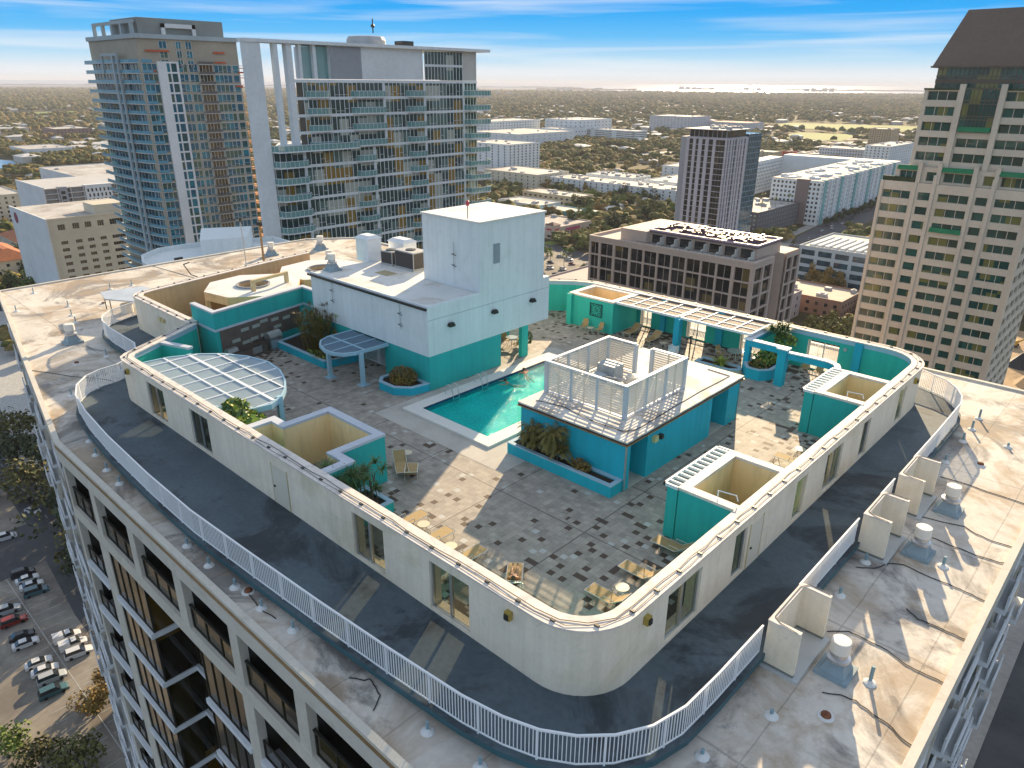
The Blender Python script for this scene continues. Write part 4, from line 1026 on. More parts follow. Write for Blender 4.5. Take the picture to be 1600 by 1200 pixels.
def octagon(cx, cy, r, top, lab, beam=True):
    t = empty('octagonal_shaft', (cx, cy, 0), lab, 'shaft', None, radians(10))
    oc = [(r * cos(a), r * sin(a)) for a in [pi / 8 + k * pi / 4 for k in range(8)]]
    b = MB(); b.prism([(x * .93, y * .93) for x, y in oc], 0, top - .75); lpart(b, 'recessed_wall', mat('dark_brown_board', (.16, .09, .04), .8, var=.2), t)
    me = plate('cap_ring', oc, [[(1.35 * cos(a), 1.35 * sin(a)) for a in [k * pi / 10 for k in range(20)]]], top - .75, top, roof2_m, side=tan_c); me.parent = t
    for k in range(0, 8, 1):
        b = MB(); x, y = oc[k]; b.obox((x * .95, y * .95), (cos(pi / 8 + k * pi / 4), sin(pi / 8 + k * pi / 4)), .18, .22, 0, top - .75); lpart(b, 'pier', tan_c, t)
    b = MB()
    for k in range(20):
        a0, a1 = k * pi / 10, (k + 1) * pi / 10
        b.prism([(1.35 * cos(a0), 1.35 * sin(a0)), (1.35 * cos(a1), 1.35 * sin(a1)), (1.5 * cos(a1), 1.5 * sin(a1)), (1.5 * cos(a0), 1.5 * sin(a0))], top, top + .16)
    lpart(b, 'fan_kerb', mat('grey_kerb_ring', (.28, .3, .32), .7), t)
    b = MB()
    for k in range(6):
        a = k * pi / 3; b.tube((0, 0, top - .3), (1.2 * cos(a), 1.2 * sin(a), top - .34), .14, 4, .07)
    b.lathe(0, 0, [(.25, top - .5), (.25, top - .15), (0, top - .1)], 10); b.cyl(0, 0, top - .7, top - .62, 1.33, 20)
    lpart(b, 'fan', mat('rusty_fan', (.35, .22, .13), .6, var=.2, vs=4), t)
    if beam:
        b = MB(); b.box(1.6, -1.5, top, 1.9, -1.2, top + .75); b.box(1.6, 2.2, top, 1.9, 2.5, top + .75); b.box(1.6, -1.5, top + .75, 1.9, 2.5, top + 1.0); lpart(b, 'beam_frame', tan_c, t)
    return t
octagon(-61.1, 31.2, 4.3, 2.85, 'nearer octagonal shaft with a round fan opening and a tan beam frame')
octagon(-62.4, 39.4, 4.4, 2.7, 'farther octagonal shaft with a round fan opening behind the first', False)

# ------------------------------------------------ three-sided screens on the right side of the walkway
lead = mat('grey_lead_skirt', (.20, .21, .19), .6)
labs = ['three-sided cream plant screen nearest the camera, open to the roof edge', 'middle three-sided cream plant screen, nearer of the close pair', 'farthest three-sided cream plant screen of the close pair']
for (y0, y1), lab in zip(USC, labs):
    t = empty('plant_screen', (-7.7, y0, 0), lab, 'screen wall')
    p = [(-6.5, y0), (-7.72, y0), (-7.72, y1), (-6.5, y1)]
    b = MB(); b.ribbon(p, 0, -.16, -.38, 1.5); b.build('panel', cream, t)
    b = MB(); b.ribbon(p, .015, -.175, 1.5, 1.56); b.build('coping', coping_m, t)
    b = MB(); b.ribbon(p, -.015, -.145, -.52, -.38); b.build('skirt', lead, t)
    b = MB(); b.path([(-6.6, y0 - .03, 1.58), (-7.3, y0 + .08, 1.58), (-7.62, y0 + .3, 1.58), (-7.64, y1 - .3, 1.58), (-7.4, y1 + .05, 1.58), (-6.6, y1 + .02, 1.58)], .014, 4); b.build('cable', black_m, t)
    b = MB(); b.box(-7.75, y0 - .1, ROOF, -6.3, y1 + .1, ROOF + .10); b.build('plinth', mat('pale_plinth', (.5, .52, .52), .8, var=.1), t)

# ------------------------------------------------ cables, drains and small pipes on the roof
cabs = [([(-5.44, 22.72), (-4.87, 23.05), (-4.4, 23.14), (-3.77, 22.94), (-3.22, 22.89), (-2.7, 22.55), (-2.09, 22.45)], 'black roof cable running to the edge nearest the camera'),
 ([(-6.57, 26.06), (-5.95, 26.65), (-5.32, 26.67), (-4.4, 26.62), (-3.72, 26.32), (-3.13, 26.26), (-2.58, 26.28), (-2.08, 26.32)], 'black roof cable leaving the nearest drum-capped vent'),
 ([(-4.62, 29.79), (-4.07, 29.42), (-3.47, 29.45), (-2.75, 29.42), (-2.13, 29.45)], 'short black roof cable with a kink in mid roof'),
 ([(-7.25, 31.26), (-6.62, 31.74), (-6.23, 32.67), (-5.7, 32.99), (-4.64, 32.85), (-3.98, 32.84), (-3.33, 32.84), (-2.68, 32.71), (-2.12, 32.66)], 'black roof cable curling from the walkway edge past the middle vent'),
 ([(-5.41, 36.32), (-4.49, 36.23), (-3.44, 36.15), (-2.48, 36.29), (-2.13, 36.5)], 'black roof cable just beyond the middle vent'),
 ([(-6.31, 37.98), (-5.0, 38.32), (-4.5, 38.5), (-3.89, 38.19), (-3.18, 38.02), (-2.34, 38.13)], 'black roof cable between the middle and far vents'),
 ([(-6.82, 43.23), (-5.63, 43.35), (-4.43, 43.24), (-2.73, 43.16), (-2.1, 43.2)], 'black roof cable farthest from the camera on the right roof'),
 ([(-62.5, 12.7), (-58.5, 14.6), (-56.2, 16.0), (-54.5, 16.6)], 'dark cable across the left roof below the drain'),
 ([(-18.6, 11.2), (-18.1, 11.55), (-17.95, 11.72), (-17.5, 11.6), (-17.1, 11.5), (-16.7, 10.9)], 'black cable curl on the front roof strip'),
 ([(-90, 33.5), (-80.4, 34.4), (-74, 35.6), (-70.5, 37.5)], 'long cable crossing the far-left roof'),
 ([(-26, 11.1), (-24.6, 10.9), (-23.5, 11.05)], 'short thin cable near the front roof edge')]
for pts, lab in cabs:
    b = MB(); pp = []
    for a, c in zip(pts, pts[1:]):
        for k in range(3): t_ = k / 3; pp.append((a[0] + (c[0] - a[0]) * t_ + R.uniform(-.03, .03), a[1] + (c[1] - a[1]) * t_ + R.uniform(-.03, .03), ROOF + .03))
    pp.append((*pts[-1], ROOF + .03)); b.path(pp, .022, 5); tag(b.build('roof_cable', black_m), lab, 'cable')
pipe_m = mat('blue_grey_pipe', (.22, .34, .38), .5)
def stub(x, y, h, lab, group='small upright pipes on the flat roof', r=.06):
    t = empty('roof_pipe', (x, y, ROOF), lab, 'pipe', group)
    b = MB(); b.cyl(0, 0, 0, h, r, 8); lpart(b, 'pipe', pipe_m, t)
    b = MB(); b.lathe(0, 0, [(.26, 0), (.22, .05), (.1, .09), (.07, .14)], 10); lpart(b, 'flashing', roof2_m, t)
front_lab = 'small blue-grey pipe stub in the row along the front walkway edge'
for x, y in ((-46.27, 12.0 - .35), (-44.06, 11.25), (-41.69, 11.0), (-39.58, 10.9), (-31.19, 10.85), (-28.96, 10.85), (-26.63, 10.9), (-24.53, 11.0), (-22.4, 11.2), (-14.64, 11.65), (-12.33, 11.9)):
    stub(x, y, .45, front_lab)
for x, y in ((-86.38, 19.89), (-80.31, 16.71), (-78.65, 20.72), (-75.16, 19.91), (-72.51, 19.4), (-82.4, 28.2), (-82.55, 26.04), (-57.2, 17.6), (-61.2, 18.0), (-54.6, 13.3)):
    stub(x, y, .62, 'small upright pipe on the sunlit left roof', 'small upright pipes on the left roof', .05)
right_lab = 'small blue-grey pipe stub on the right-hand roof'
for x, y, h in ((-7.15, 53.69, .7), (-7.08, 51.48, .65), (-7.05, 49.14, .6), (-7.1, 45.42, .5), (-7.09, 32.0, .45), (-4.34, 24.4, .8), (-4.35, 34.14, .55), (-7.06, 28.74, .4), (-6.34, 20.41, .3), (-7.28, 17.24, .3), (-4.82, 50.23, .3)):
    stub(x, y, h, right_lab, 'small upright pipes on the right roof', .07)
rust = mat('rusty_drain', (.20, .07, .03), .8, var=.4, vs=8)
for x, y, lab in ((-25.94, 11.15, 'rusty round drain on the front roof strip'), (-4.93, 21.72, 'rusty round drain on the right roof by the nearest vent'), (-61.27, 15.81, 'rusty round drain on the shaded left roof'), (-77.3, 23.49, 'small rusty drain on the sunlit left roof'), (-5.5, 46.5, 'rusty round drain in the sun on the far right roof')):
    t = empty('roof_drain', (x, y, ROOF), lab, 'drain'); b = MB(); b.lathe(0, 0, [(.3, 0), (.28, .04), (.2, .05)], 14); lpart(b, 'rim', roof2_m, t); b = MB(); b.lathe(0, 0, [(.19, .03), (.17, .12), (.1, .16), (0, .17)], 10); lpart(b, 'strainer', rust, t)
for x, y, h, lab, c in ((-80.87, 40.74, 5.0, 'thin grey mast on the far-left roof', steel), (-81.1, 43.16, 4.2, 'thicker brown post on the far-left roof', mat('brown_post', (.35, .2, .08), .7))):
    t = empty('roof_mast', (x, y, ROOF), lab, 'mast'); b = MB(); b.cyl(x, y, ROOF, h, .06 if h > 4.5 else .13, 6); b.build('pole', c, t)
    b = MB(); b.box(x - (.1 if h > 4.5 else .5), y - .1, h - .1, x + (.1 if h > 4.5 else .5), y + .1, h + .35); b.build('head', dkmetal, t)
t = empty('bent_pipe', (-81.4, 34.4, ROOF), 'dark bent goose-neck pipe on the far-left roof', 'pipe'); b = MB(); b.path([(-79.8, 34.9, ROOF), (-81.4, 34.3, ROOF + .3), (-81.3, 33.6, 1.0), (-81.0, 34.2, 1.2)], .06, 6); b.build('pipe', dkmetal, t)
t = empty('lean_to_roof', (-78, 25.5, ROOF), 'low slanted metal lean-to roof outside the yard wall', 'shelter')
b = MB(); b.prism([(-75.3, 22.8), (-72.4, 22.2), (-67.6, 24.9), (-68.6, 28.2), (-74.6, 26.4)], 1.0, 1.12); b.build('metal_roof', mat('galvanised_sheet', (.55, .58, .60), .4, metal=.3), t)
for x, y in ((-75.1, 23.0), (-72.5, 22.6)):
    b = MB(); b.cyl(x, y, ROOF, 1.0, .05, 6); b.build('post', dkmetal, t)
t = empty('plant_drum', (-72.6, 24.0, ROOF), 'cream drum standing under the lean-to roof', 'drum'); b = MB(); b.lathe(-72.6, 24.0, [(.55, ROOF), (.55, ROOF + .8), (.5, ROOF + .85), (0, ROOF + .9)], 16); b.build('drum_shell', cream, t)
# lower white round-ended roof beyond the far-left edge
t = empty('rounded_annex', (-104, 42, G), 'lower white round-ended roof with a boxy penthouse beyond the far-left roof edge', 'building')
ax = [(-96, 37.5), (-94, 60), (-109, 60), (-111.5, 53), (-113.2, 48), (-113, 43.5), (-110, 40), (-106, 38.5), (-101, 37.8)]
b = MB(); b.prism(ax, G, -4.0); b.build('wall', white_p, t)
b = MB(); b.ribbon(ax[::-1], 0, .3, -4.0, -3.4, closed=True); b.build('parapet', white_p, t)
b = MB(); b.prism([(-105.5, 46.5), (-103.2, 52.7), (-110.8, 57.6), (-114.5, 51)], -4.0, -1.6); b.build('penthouse', white_p, t)
b = MB(); b.prism([(-104.5, 42), (-104.6, 43.2), (-104.3, 43.2), (-104.2, 42)], -3.98, -3.3)
b.build('window', dark_glass, t)
# ------------------------------------------------ furniture
alf = mat('loungers_tube_frame', (.62, .60, .55), .35, metal=.6)
def lounger(back=38):
    t = empty('sun_lounger', (0, 0, 0), 'tan mesh sun lounger', 'sun lounger', 'tan mesh sun loungers on the pool deck')
    a = radians(back); L1, L2, w = 1.28, .74, .34
    b = MB(); b.box(-w, -L1, .345, w, 0, .36); lpart(b, 'seat', sling, t)
    b = MB(); c, s = cos(a), sin(a)
    b.q([(-w, 0, .35), (w, 0, .35), (w, L2 * c, .35 + L2 * s), (-w, L2 * c, .35 + L2 * s)]); b.q([(-w, 0, .335), (-w, L2 * c, .335 + L2 * s), (w, L2 * c, .335 + L2 * s), (w, 0, .335)])
    lpart(b, 'backrest', sling, t)
    b = MB()
    for x in (-w, w): b.tube((x, -L1, .35), (x, 0, .35), .02, 6); b.tube((x, 0, .35), (x, L2 * c, .35 + L2 * s), .02, 6)
    b.tube((-w, -L1, .35), (w, -L1, .35), .02, 6); b.tube((-w, L2 * c, .35 + L2 * s), (w, L2 * c, .35 + L2 * s), .02, 6)
    lpart(b, 'frame', alf, t)
    for x, y in ((-w, -L1 + .15), (w, -L1 + .15), (-w, .15), (w, .15)):
        b = MB(); b.tube((x, y, .35), (x, y + (.1 if y > 0 else -.08), 0), .018, 6); lpart(b, 'leg', alf, t)
    b = MB()
    for x in (-w, w): b.path([(x, -.35, .35), (x, -.3, .56), (x, .2, .56), (x, .28, .5)], .018, 6)
    lpart(b, 'armrest', alf, t)
    return t
L0 = lounger()
spots = [(-24.08, 18.42, pi, 'sun lounger half in sun, leftmost of the three along the front wall'), (-22.12, 18.30, pi, 'sunlit lounger, middle one of the three along the front wall'), (-19.92, 18.32, pi, 'lounger in half shade, right of the sunlit ones along the front wall'),
 (-17.2, 18.75, -2.45, 'lounger carrying the sunbathing person and a striped towel'), (-13.38, 20.70, -pi / 2, 'lounger at the curved corner, beside the round beige table'), (-13.3, 23.0, -pi / 2, 'lounger between the curved corner and the nearer right-hand cabana'),
 (-13.35, 25.65, -pi / 2, 'lounger tucked against the side of the nearer right-hand cabana'), (-12.9, 37.6, -pi / 2, 'sunlit lounger between the two right-hand cabanas'), (-32.97, 51.0, 0, 'lounger under the far pergola beside the clock box'), (-30.6, 50.5, -.05, 'lounger in the middle of the far pergola'),
 (-27.45, 21.6, -2.3, 'lounger turned aslant on the deck beside the stepped cabana'), (-29.0, 22.1, 1.0, 'upright-backed lounger close to the stepped cabana wall')]
for i, (x, y, rz, lab) in enumerate(spots):
    if i == 0: L0.location = (x, y, .01); L0.rotation_euler = (0, 0, rz); L0['label'] = lab
    else: dup(L0, (x, y, .01), rz, lab)
def side_table():
    t = empty('side_table', (0, 0, 0), 'x', 'table', 'small round beige side tables')
    b = MB(); b.cyl(0, 0, .42, .45, .3, 20); lpart(b, 'table_top', tabletop_m, t)
    for k in range(4):
        a = k * pi / 2 + .4; b = MB(); b.tube((.12 * cos(a), .12 * sin(a), .42), (.26 * cos(a), .26 * sin(a), 0), .014, 5); lpart(b, 'leg', alf, t)
    return t
T0 = side_table()
tsp = [(-23.2, 18.85, 'beige side table between the two left sunlit loungers'), (-20.95, 18.55, 'beige side table right of the middle front lounger'), (-13.55, 21.5, 'beige side table beside the lounger at the curved corner'), (-29.45, 22.95, 'beige side table near the stepped cabana'), (-13.3, 39.0, 'beige side table beyond the sunlit lounger of the right wall'),
       (-35.9, 48.6, 'beige side table between the two chairs under the clock'), (-29.2, 49.6, 'beige side table under the far pergola'), (-12.6, 24.2, 'beige side table between two loungers at the right wall')]
for i, (x, y, lab) in enumerate(tsp):
    if i == 0: T0.location = (x, y, .01); T0['label'] = lab
    else: dup(T0, (x, y, .01), R.uniform(0, 1), lab)
def chair():
    t = empty('patio_chair', (0, 0, 0), 'x', 'chair', 'tan mesh patio chairs')
    b = MB(); b.box(-.26, -.26, .42, .26, .24, .445); lpart(b, 'seat', sling, t)
    b = MB(); b.prism([(-.26, .22), (.26, .22), (.26, .25), (-.26, .25)], .45, 1.0, top=[(-.24, .40), (.24, .40), (.24, .43), (-.24, .43)]); lpart(b, 'backrest', sling, t)
    for s in (-1, 1):
        b = MB(); b.path([(s * .28, -.28, 0), (s * .28, -.27, .64), (s * .28, .26, .64), (s * .28, .34, .8)], .016, 5); lpart(b, 'armrest', alf, t)
        b = MB(); b.tube((s * .28, .2, .6), (s * .28, .36, 0), .016, 5); lpart(b, 'leg', alf, t)
    return t
C0 = chair()
csp = [(-36.6, 48.6, .2, 'tan patio chair left of the small table under the clock'), (-35.1, 48.7, -.2, 'tan patio chair right of the small table under the clock'), (-24.6, 50.6, 1.3, 'patio chair left of the round glass dining table'), (-22.7, 51.6, -1.2, 'patio chair right of the round glass dining table'),
       (-18.5, 52.1, .1, 'left patio chair under the window of the far wall'), (-17.5, 52.1, 0, 'middle patio chair under the window of the far wall'), (-16.6, 52.0, -.1, 'right patio chair under the window of the far wall'), (-39.0, 41.2, 1.2, 'patio chair under the lift-house overhang, left one'), (-38.2, 42.2, .1, 'patio chair under the lift-house overhang, rear one'), (-37.6, 41.0, -1.6, 'patio chair under the lift-house overhang near the column')]
for i, (x, y, rz, lab) in enumerate(csp):
    if i == 0: C0.location = (x, y, .01); C0.rotation_euler = (0, 0, rz); C0['label'] = lab
    else: dup(C0, (x, y, .01), rz, lab)
def dining(x, y, r, lab):
    t = empty('dining_table', (x, y, 0), lab, 'table'); b = MB(); b.cyl(x, y, .7, .73, r, 24); b.build('table_top', mat('frosted_glass_top', (.42, .50, .48), .2), t)
    for k in range(4):
        a = k * pi / 2 + .7; b = MB(); b.tube((x + .15 * cos(a), y + .15 * sin(a), .7), (x + r * .7 * cos(a), y + r * .7 * sin(a), 0), .02, 5); b.build('leg', alf, t)
dining(-23.7, 51.2, .62, 'large round frosted dining table in the shade of the far pergola')
dining(-38.5, 41.4, .5, 'round dining table under the lift-house overhang')
t = empty('towel_cart', (-27.7, 48.7, 0), 'white wheeled plastic cart with folded towels by the aqua pergola post', 'cart')
b = MB(); b.box(-28.0, 48.4, .12, -27.4, 49.0, .5); b.box(-28.0, 48.4, .5, -27.95, 49.0, .8); b.box(-27.45, 48.4, .5, -27.4, 49.0, .8); b.build('cart_body', rail_w, t)
b = MB(); b.box(-27.9, 48.5, .5, -27.5, 48.9, .72); b.build('folded_towels', towel_m, t)

# ------------------------------------------------ people
def skinned(name, joints, bones, mats_, loc, rz, smooth=2, parent=None):
    me = bpy.data.meshes.new(name); me.from_pydata([j[0] for j in joints], bones, [])
    o = bpy.data.objects.new(name, me); COL.objects.link(o)
    md = o.modifiers.new('skin', 'SKIN')
    if not me.skin_vertices:
        pass
    sv = me.skin_vertices[0].data if me.skin_vertices else None
    if sv:
        for i, j in enumerate(joints): sv[i].radius = j[1] if isinstance(j[1], tuple) else (j[1], j[1])
        sv[0].use_root = True
    ss_ = o.modifiers.new('sub', 'SUBSURF'); ss_.levels = smooth; ss_.render_levels = smooth
    me.materials.append(mats_); o.location = loc; o.rotation_euler = (0, 0, rz)
    return o
def human(name, J, lab, loc, rz):
    # J: dict of joint -> (x,y,z); builds one continuous body
    names = ['pelvis', 'belly', 'chest', 'neck', 'head', 'crown']
    rad = {'pelvis': (.15, .11), 'belly': (.13, .10), 'chest': (.16, .11), 'neck': .055, 'head': (.085, .095), 'crown': (.06, .07), 'shl': .065, 'ell': .042, 'wrl': .03, 'hdl': (.042, .018), 'hipl': .095, 'knl': .062, 'anl': .04, 'tol': (.04, .025), 'hel': .04}
    joints = []; idx = {}
    def put(k, base): idx[k] = len(joints); joints.append((J[k], rad[base]))
    for k in names: put(k, k)
    for s in 'lr':
        for k in ('sh', 'el', 'wr', 'hd', 'hip', 'kn', 'an', 'to'): put(k + s, k + 'l')
    bones = [(idx[a], idx[c]) for a, c in zip(names, names[1:])]
    for s in 'lr':
        bones += [(idx['chest'], idx['sh' + s])] + [(idx[a + s], idx[c + s]) for a, c in (('sh', 'el'), ('el', 'wr'), ('wr', 'hd'))] + [(idx['pelvis'], idx['hip' + s])] + [(idx[a + s], idx[c + s]) for a, c in (('hip', 'kn'), ('kn', 'an'), ('an', 'to'))]
        # five fingers
        wr, hd = Vector(J['wr' + s]), Vector(J['hd' + s]); d = (hd - wr).normalized(); side = d.cross(Vector((0, 0, 1))).normalized()
        for f, (off, ln) in enumerate(((-.032, .06), (-.011, .075), (.011, .07), (.032, .055))):
            a = hd + side * off; joints.append((tuple(a), .0095)); joints.append((tuple(a + d * ln - Vector((0, 0, .01))), .007))
            n_ = len(joints); bones += [(idx['hd' + s], n_ - 2), (n_ - 2, n_ - 1)]
        a = wr + d * .04 + side * -.04; joints.append((tuple(a), .011)); joints.append((tuple(a + d * .04 - side * .025), .009)); n_ = len(joints); bones += [(idx['wr' + s], n_ - 2), (n_ - 2, n_ - 1)]
    o = skinned(name, joints, bones, skin, loc, rz)
    tag(o, lab, 'person')
    return o
# lying face up, feet towards -y of the lounger; head on the backrest
def lying():
    c, s = cos(radians(38)), sin(radians(38))
    def bk(d, up_=.12): return (0, d * c - up_ * s, .36 + d * s + up_ * c)
    J = {'pelvis': (0, -.06, .48), 'belly': (0, bk(.16)[1], bk(.16)[2]), 'chest': (0, bk(.38)[1], bk(.38)[2]), 'neck': (0, bk(.56)[1], bk(.56)[2]), 'head': (0, bk(.68)[1], bk(.68, .13)[2]), 'crown': (0, bk(.78)[1], bk(.78)[2])}
    for sgn, k in ((-1, 'l'), (1, 'r')):
        J['sh' + k] = (sgn * .17, bk(.46)[1], bk(.46)[2]); J['el' + k] = (sgn * .27, bk(.22)[1], bk(.22, .08)[2]); J['wr' + k] = (sgn * .25, -.02, .43); J['hd' + k] = (sgn * .22, -.12, .41)
        J['hip' + k] = (sgn * .09, -.14, .47); J['kn' + k] = (sgn * .12, -.52, .62 if k == 'l' else .50); J['an' + k] = (sgn * .09, -.94, .41); J['to' + k] = (sgn * .12, -1.02, .55)
    return J
lx, ly, lrz = -17.2, 18.75, -2.45
sb = human('person', lying(), 'tanned sunbather lying on a lounger with a striped towel', (lx, ly, .02), lrz)
def on_body(mb, name, m, par, smooth=False):
    o = mb.build(name, m, None, None, smooth); o.parent = par; return o
b = MB(); b.lathe(0, 0, [(.02, -.09), (.075, -.07), (.098, 0), (.09, .06), (.05, .10), (0, .11)], 12)
b.v = [(x, y * 1.05 + .66 * cos(radians(38)) + .02, z_ + .36 + .68 * sin(radians(38)) + .15) for x, y, z_ in b.v]
on_body(b, 'hair', hair_m, sb, True)
b = MB(); b.lathe(0, -.08, [(.165, .40), (.175, .48), (.15, .58)], 14); on_body(b, 'swimsuit', swim_m, sb, True)
# striped towel draped over the head end of the lounger
def striped():
    m = bpy.data.materials.new('striped_towel'); m.use_nodes = True; n = m.node_tree; b = n.nodes['Principled BSDF']; tc = n.nodes.new('ShaderNodeTexCoord'); w = n.nodes.new('ShaderNodeTexWave'); w.inputs['Scale'].default_value = 3.2; w.inputs['Distortion'].default_value = 0
    cr = n.nodes.new('ShaderNodeValToRGB'); cr.color_ramp.elements[0].position = .45; cr.color_ramp.elements[0].color = (.75, .76, .74, 1); cr.color_ramp.elements[1].position = .55; cr.color_ramp.elements[1].color = (.22, .42, .42, 1)
    n.links.new(tc.outputs['Object'], w.inputs['Vector']); n.links.new(w.outputs[0], cr.inputs[0]); n.links.new(cr.outputs[0], b.inputs['Base Color']); b.inputs['Roughness'].default_value = .95; return m
b = MB(); NX, NY = 10, 5
for i in range(NX):
    for j in range(NY):
        def P_(i, j):
            u_ = -.42 + .84 * i / NX; v_ = .48 + .36 * j / NY; return (u_, v_, .36 + v_ * .62 + .05 + .02 * sin(u_ * 9 + v_ * 5) - (.06 if abs(u_) > .36 else 0))
        b.q([P_(i, j), P_(i + 1, j), P_(i + 1, j + 1), P_(i, j + 1)])
tw = b.build('beach_towel', striped()); tw.location = (lx, ly, 0.0); tw.rotation_euler = (0, 0, lrz); tag(tw, 'white and teal striped towel on the head end of the occupied lounger', 'towel')
tw.modifiers.new('thick', 'SOLIDIFY').thickness = .015
# two people in the pool
def swimmer(x, y, rz, lab, arm):
    J = {'pelvis': (0, -.35, -.25), 'belly': (0, -.2, -.18), 'chest': (0, 0, -.06), 'neck': (0, .14, .06), 'head': (0, .2, .19), 'crown': (0, .21, .29)}
    for sgn, k in ((-1, 'l'), (1, 'r')):
        J['sh' + k] = (sgn * .19, .04, -.01); J['el' + k] = (sgn * .38, .2 + arm * sgn, .0); J['wr' + k] = (sgn * .36, .46, .02); J['hd' + k] = (sgn * .34, .56, .02)
        J['hip' + k] = (sgn * .1, -.42, -.27); J['kn' + k] = (sgn * .14, -.8, -.3); J['an' + k] = (sgn * .13, -1.15, -.32); J['to' + k] = (sgn * .14, -1.3, -.32)
    o = human('person', J, lab, (x, y, .02), rz)
    b = MB(); b.lathe(0, .185, [(.085, .16), (.108, .22), (.10, .29), (.06, .335), (0, .345)], 12); on_body(b, 'hair', hair_m, o, True)
    f = MB(); f.box(-.35, -.75, .0, .35, -.62, .06); f.lathe(.0, -.3, [(.1, .0), (.12, .06), (.1, .09)], 8)
    return o
swimmer(-33.2, 35.3, 2.4, 'dark-haired swimmer nearer the camera in the pool', .05)
swimmer(-33.6, 37.6, 1.2, 'swimmer farther away beside the lift-house column', -.04)

# ------------------------------------------------ deck plants
def fronds(b, x, y, z0, n, L, w, droop, rr, col=0, up0=.2, spread=1.0, seg=5):
    for k in range(n):
        a = rr.uniform(0, 2 * pi); el = rr.uniform(up0, 1.35); ln = L * rr.uniform(.7, 1.1); p = Vector((x, y, z0)); d = Vector((cos(a) * cos(el) * spread, sin(a) * cos(el) * spread, sin(el))); side = Vector((-sin(a), cos(a), 0))
        for j in range(seg):
            ww = w * (1 - abs(j / seg - .35)) ; q = p + d * ln / seg; w2 = w * (1 - abs((j + 1) / seg - .35)) if j < seg - 1 else .005
            b.q([p - side * ww, p + side * ww, q + side * w2, q - side * w2], col); p = q; d.z -= droop * (1 + j * .5) / seg; d.normalize()
def palm_frond(b, x, y, z0, n, L, rr, droop=.9, lw=.35):
    for k in range(n):
        a = 2 * pi * k / n + rr.uniform(-.25, .25); el = rr.uniform(.25, 1.25); p = Vector((x, y, z0)); d = Vector((cos(a) * cos(el), sin(a) * cos(el), sin(el))); ln = L * rr.uniform(.8, 1.1); seg = 9
        for j in range(seg):
            q = p + d * ln / seg; side = d.cross(Vector((0, 0, 1))).normalized(); l_ = lw * (1 - abs(j / seg - .4) * 1.1)
            for s in (-1, 1):
                for h in (0, .5):
                    o = p.lerp(q, h); tip = o + side * s * l_ + d * l_ * .55 - Vector((0, 0, l_ * rr.uniform(.3, .9))); b.q([o, o + d * .045, tip, tip - d * .01], 0)
            b.q([p - side * .008, p + side * .008, q + side * .006, q - side * .006], 0)
            p = q; d.z -= droop / seg * (1 + j * .25); d.normalize()
def plant(name, lab, cat, x, y, z0, fn, mats_, stems=None):
    t = empty(name, (x, y, z0), lab, cat); b = MB(); fn(b); lpart(b, 'foliage', mats_, t)
    if stems:
        b = MB(); stems(b); lpart(b, 'stem', bark, t)
    return t
def leafball(b, cx, cy, cz, rx, ry, rz_, n, sz, rr, ncol=1, shell=.5):
    for k in range(n):
        while 1:
            v = Vector((rr.uniform(-1, 1), rr.uniform(-1, 1), rr.uniform(-.8, 1)))
            if shell < v.length < 1: break
        p = Vector((cx + v.x * rx, cy + v.y * ry, cz + v.z * rz_)); nn_ = Vector((rr.gauss(0, 1) + v.x * .8, rr.gauss(0, 1) + v.y * .8, rr.gauss(0, 1) + .5)).normalized(); a = nn_.orthogonal().normalized(); c = nn_.cross(a); s = sz * rr.uniform(.6, 1.4)
        b.q([p - a * s - c * s * .5, p + a * s - c * s * .5, p + a * s * .6 + c * s, p - a * s * .6 + c * s], rr.randrange(ncol))
rp = random.Random(11)
plant('palm_shrub', 'bushy brown-green palm clump in the planter of the service block, left one', 'palm', -24.35, 27.95, .6, lambda b: (palm_frond(b, 0, 0, 1.15, 34, 1.15, rp, 1.5, .2), palm_frond(b, .3, 0, .7, 26, .9, rp, 1.3, .2), palm_frond(b, -.3, 0, .5, 22, .8, rp, 1.3, .2)), leaf_o, lambda b: [b.tube((x, 0, 0), (x * 1.3, .1, .9), .05, 6) for x in (-.2, .1, .3)])
plant('palm_shrub', 'bushy brown-green palm clump in the planter of the service block, taller right one', 'palm', -22.75, 27.95, .6, lambda b: (palm_frond(b, 0, 0, 1.4, 44, 1.3, rp, 1.5, .22), palm_frond(b, -.3, .1, .8, 28, 1.0, rp, 1.3, .2), palm_frond(b, .5, 0, .6, 24, .9, rp, 1.3, .2)), leaf_o, lambda b: [b.tube((x, 0, 0), (x * 1.3, .1, 1.15), .05, 6) for x in (-.2, .05, .25)])
plant('low_shrub', 'low rusty shrub at the right end of the service block planter', 'shrub', -20.9, 28.0, .6, lambda b: leafball(b, 0, 0, .28, .75, .35, .38, 420, .055, rp, 2), [leaf_o, leaf_r])
def papyrus(b):
    for k in range(190):
        a = rp.uniform(0, 2 * pi); r_ = rp.uniform(0, 1.25); x, y = r_ * cos(a), r_ * sin(a); h = rp.uniform(1.2, 2.9) if k < 184 else 3.6; tx, ty = x * 1.5 + rp.uniform(-.4, .4), y * 1.5 + rp.uniform(-.4, .4)
        b.tube((x, y, 0), (tx, ty, h), .012, 3, m=0); 
        for q in range(22):
            aa = rp.uniform(0, 2 * pi); ee = rp.uniform(-.3, 1.2); L_ = rp.uniform(.2, .42); d = Vector((cos(aa) * cos(ee), sin(aa) * cos(ee), sin(ee))); s_ = Vector((-sin(aa), cos(aa), 0)) * .02; p = Vector((tx, ty, h)); e2 = p + d * L_
            b.q([p - s_, p + s_, e2 + s_ * .4, e2 - s_ * .4], 1 if k % 16 == 0 else 0)
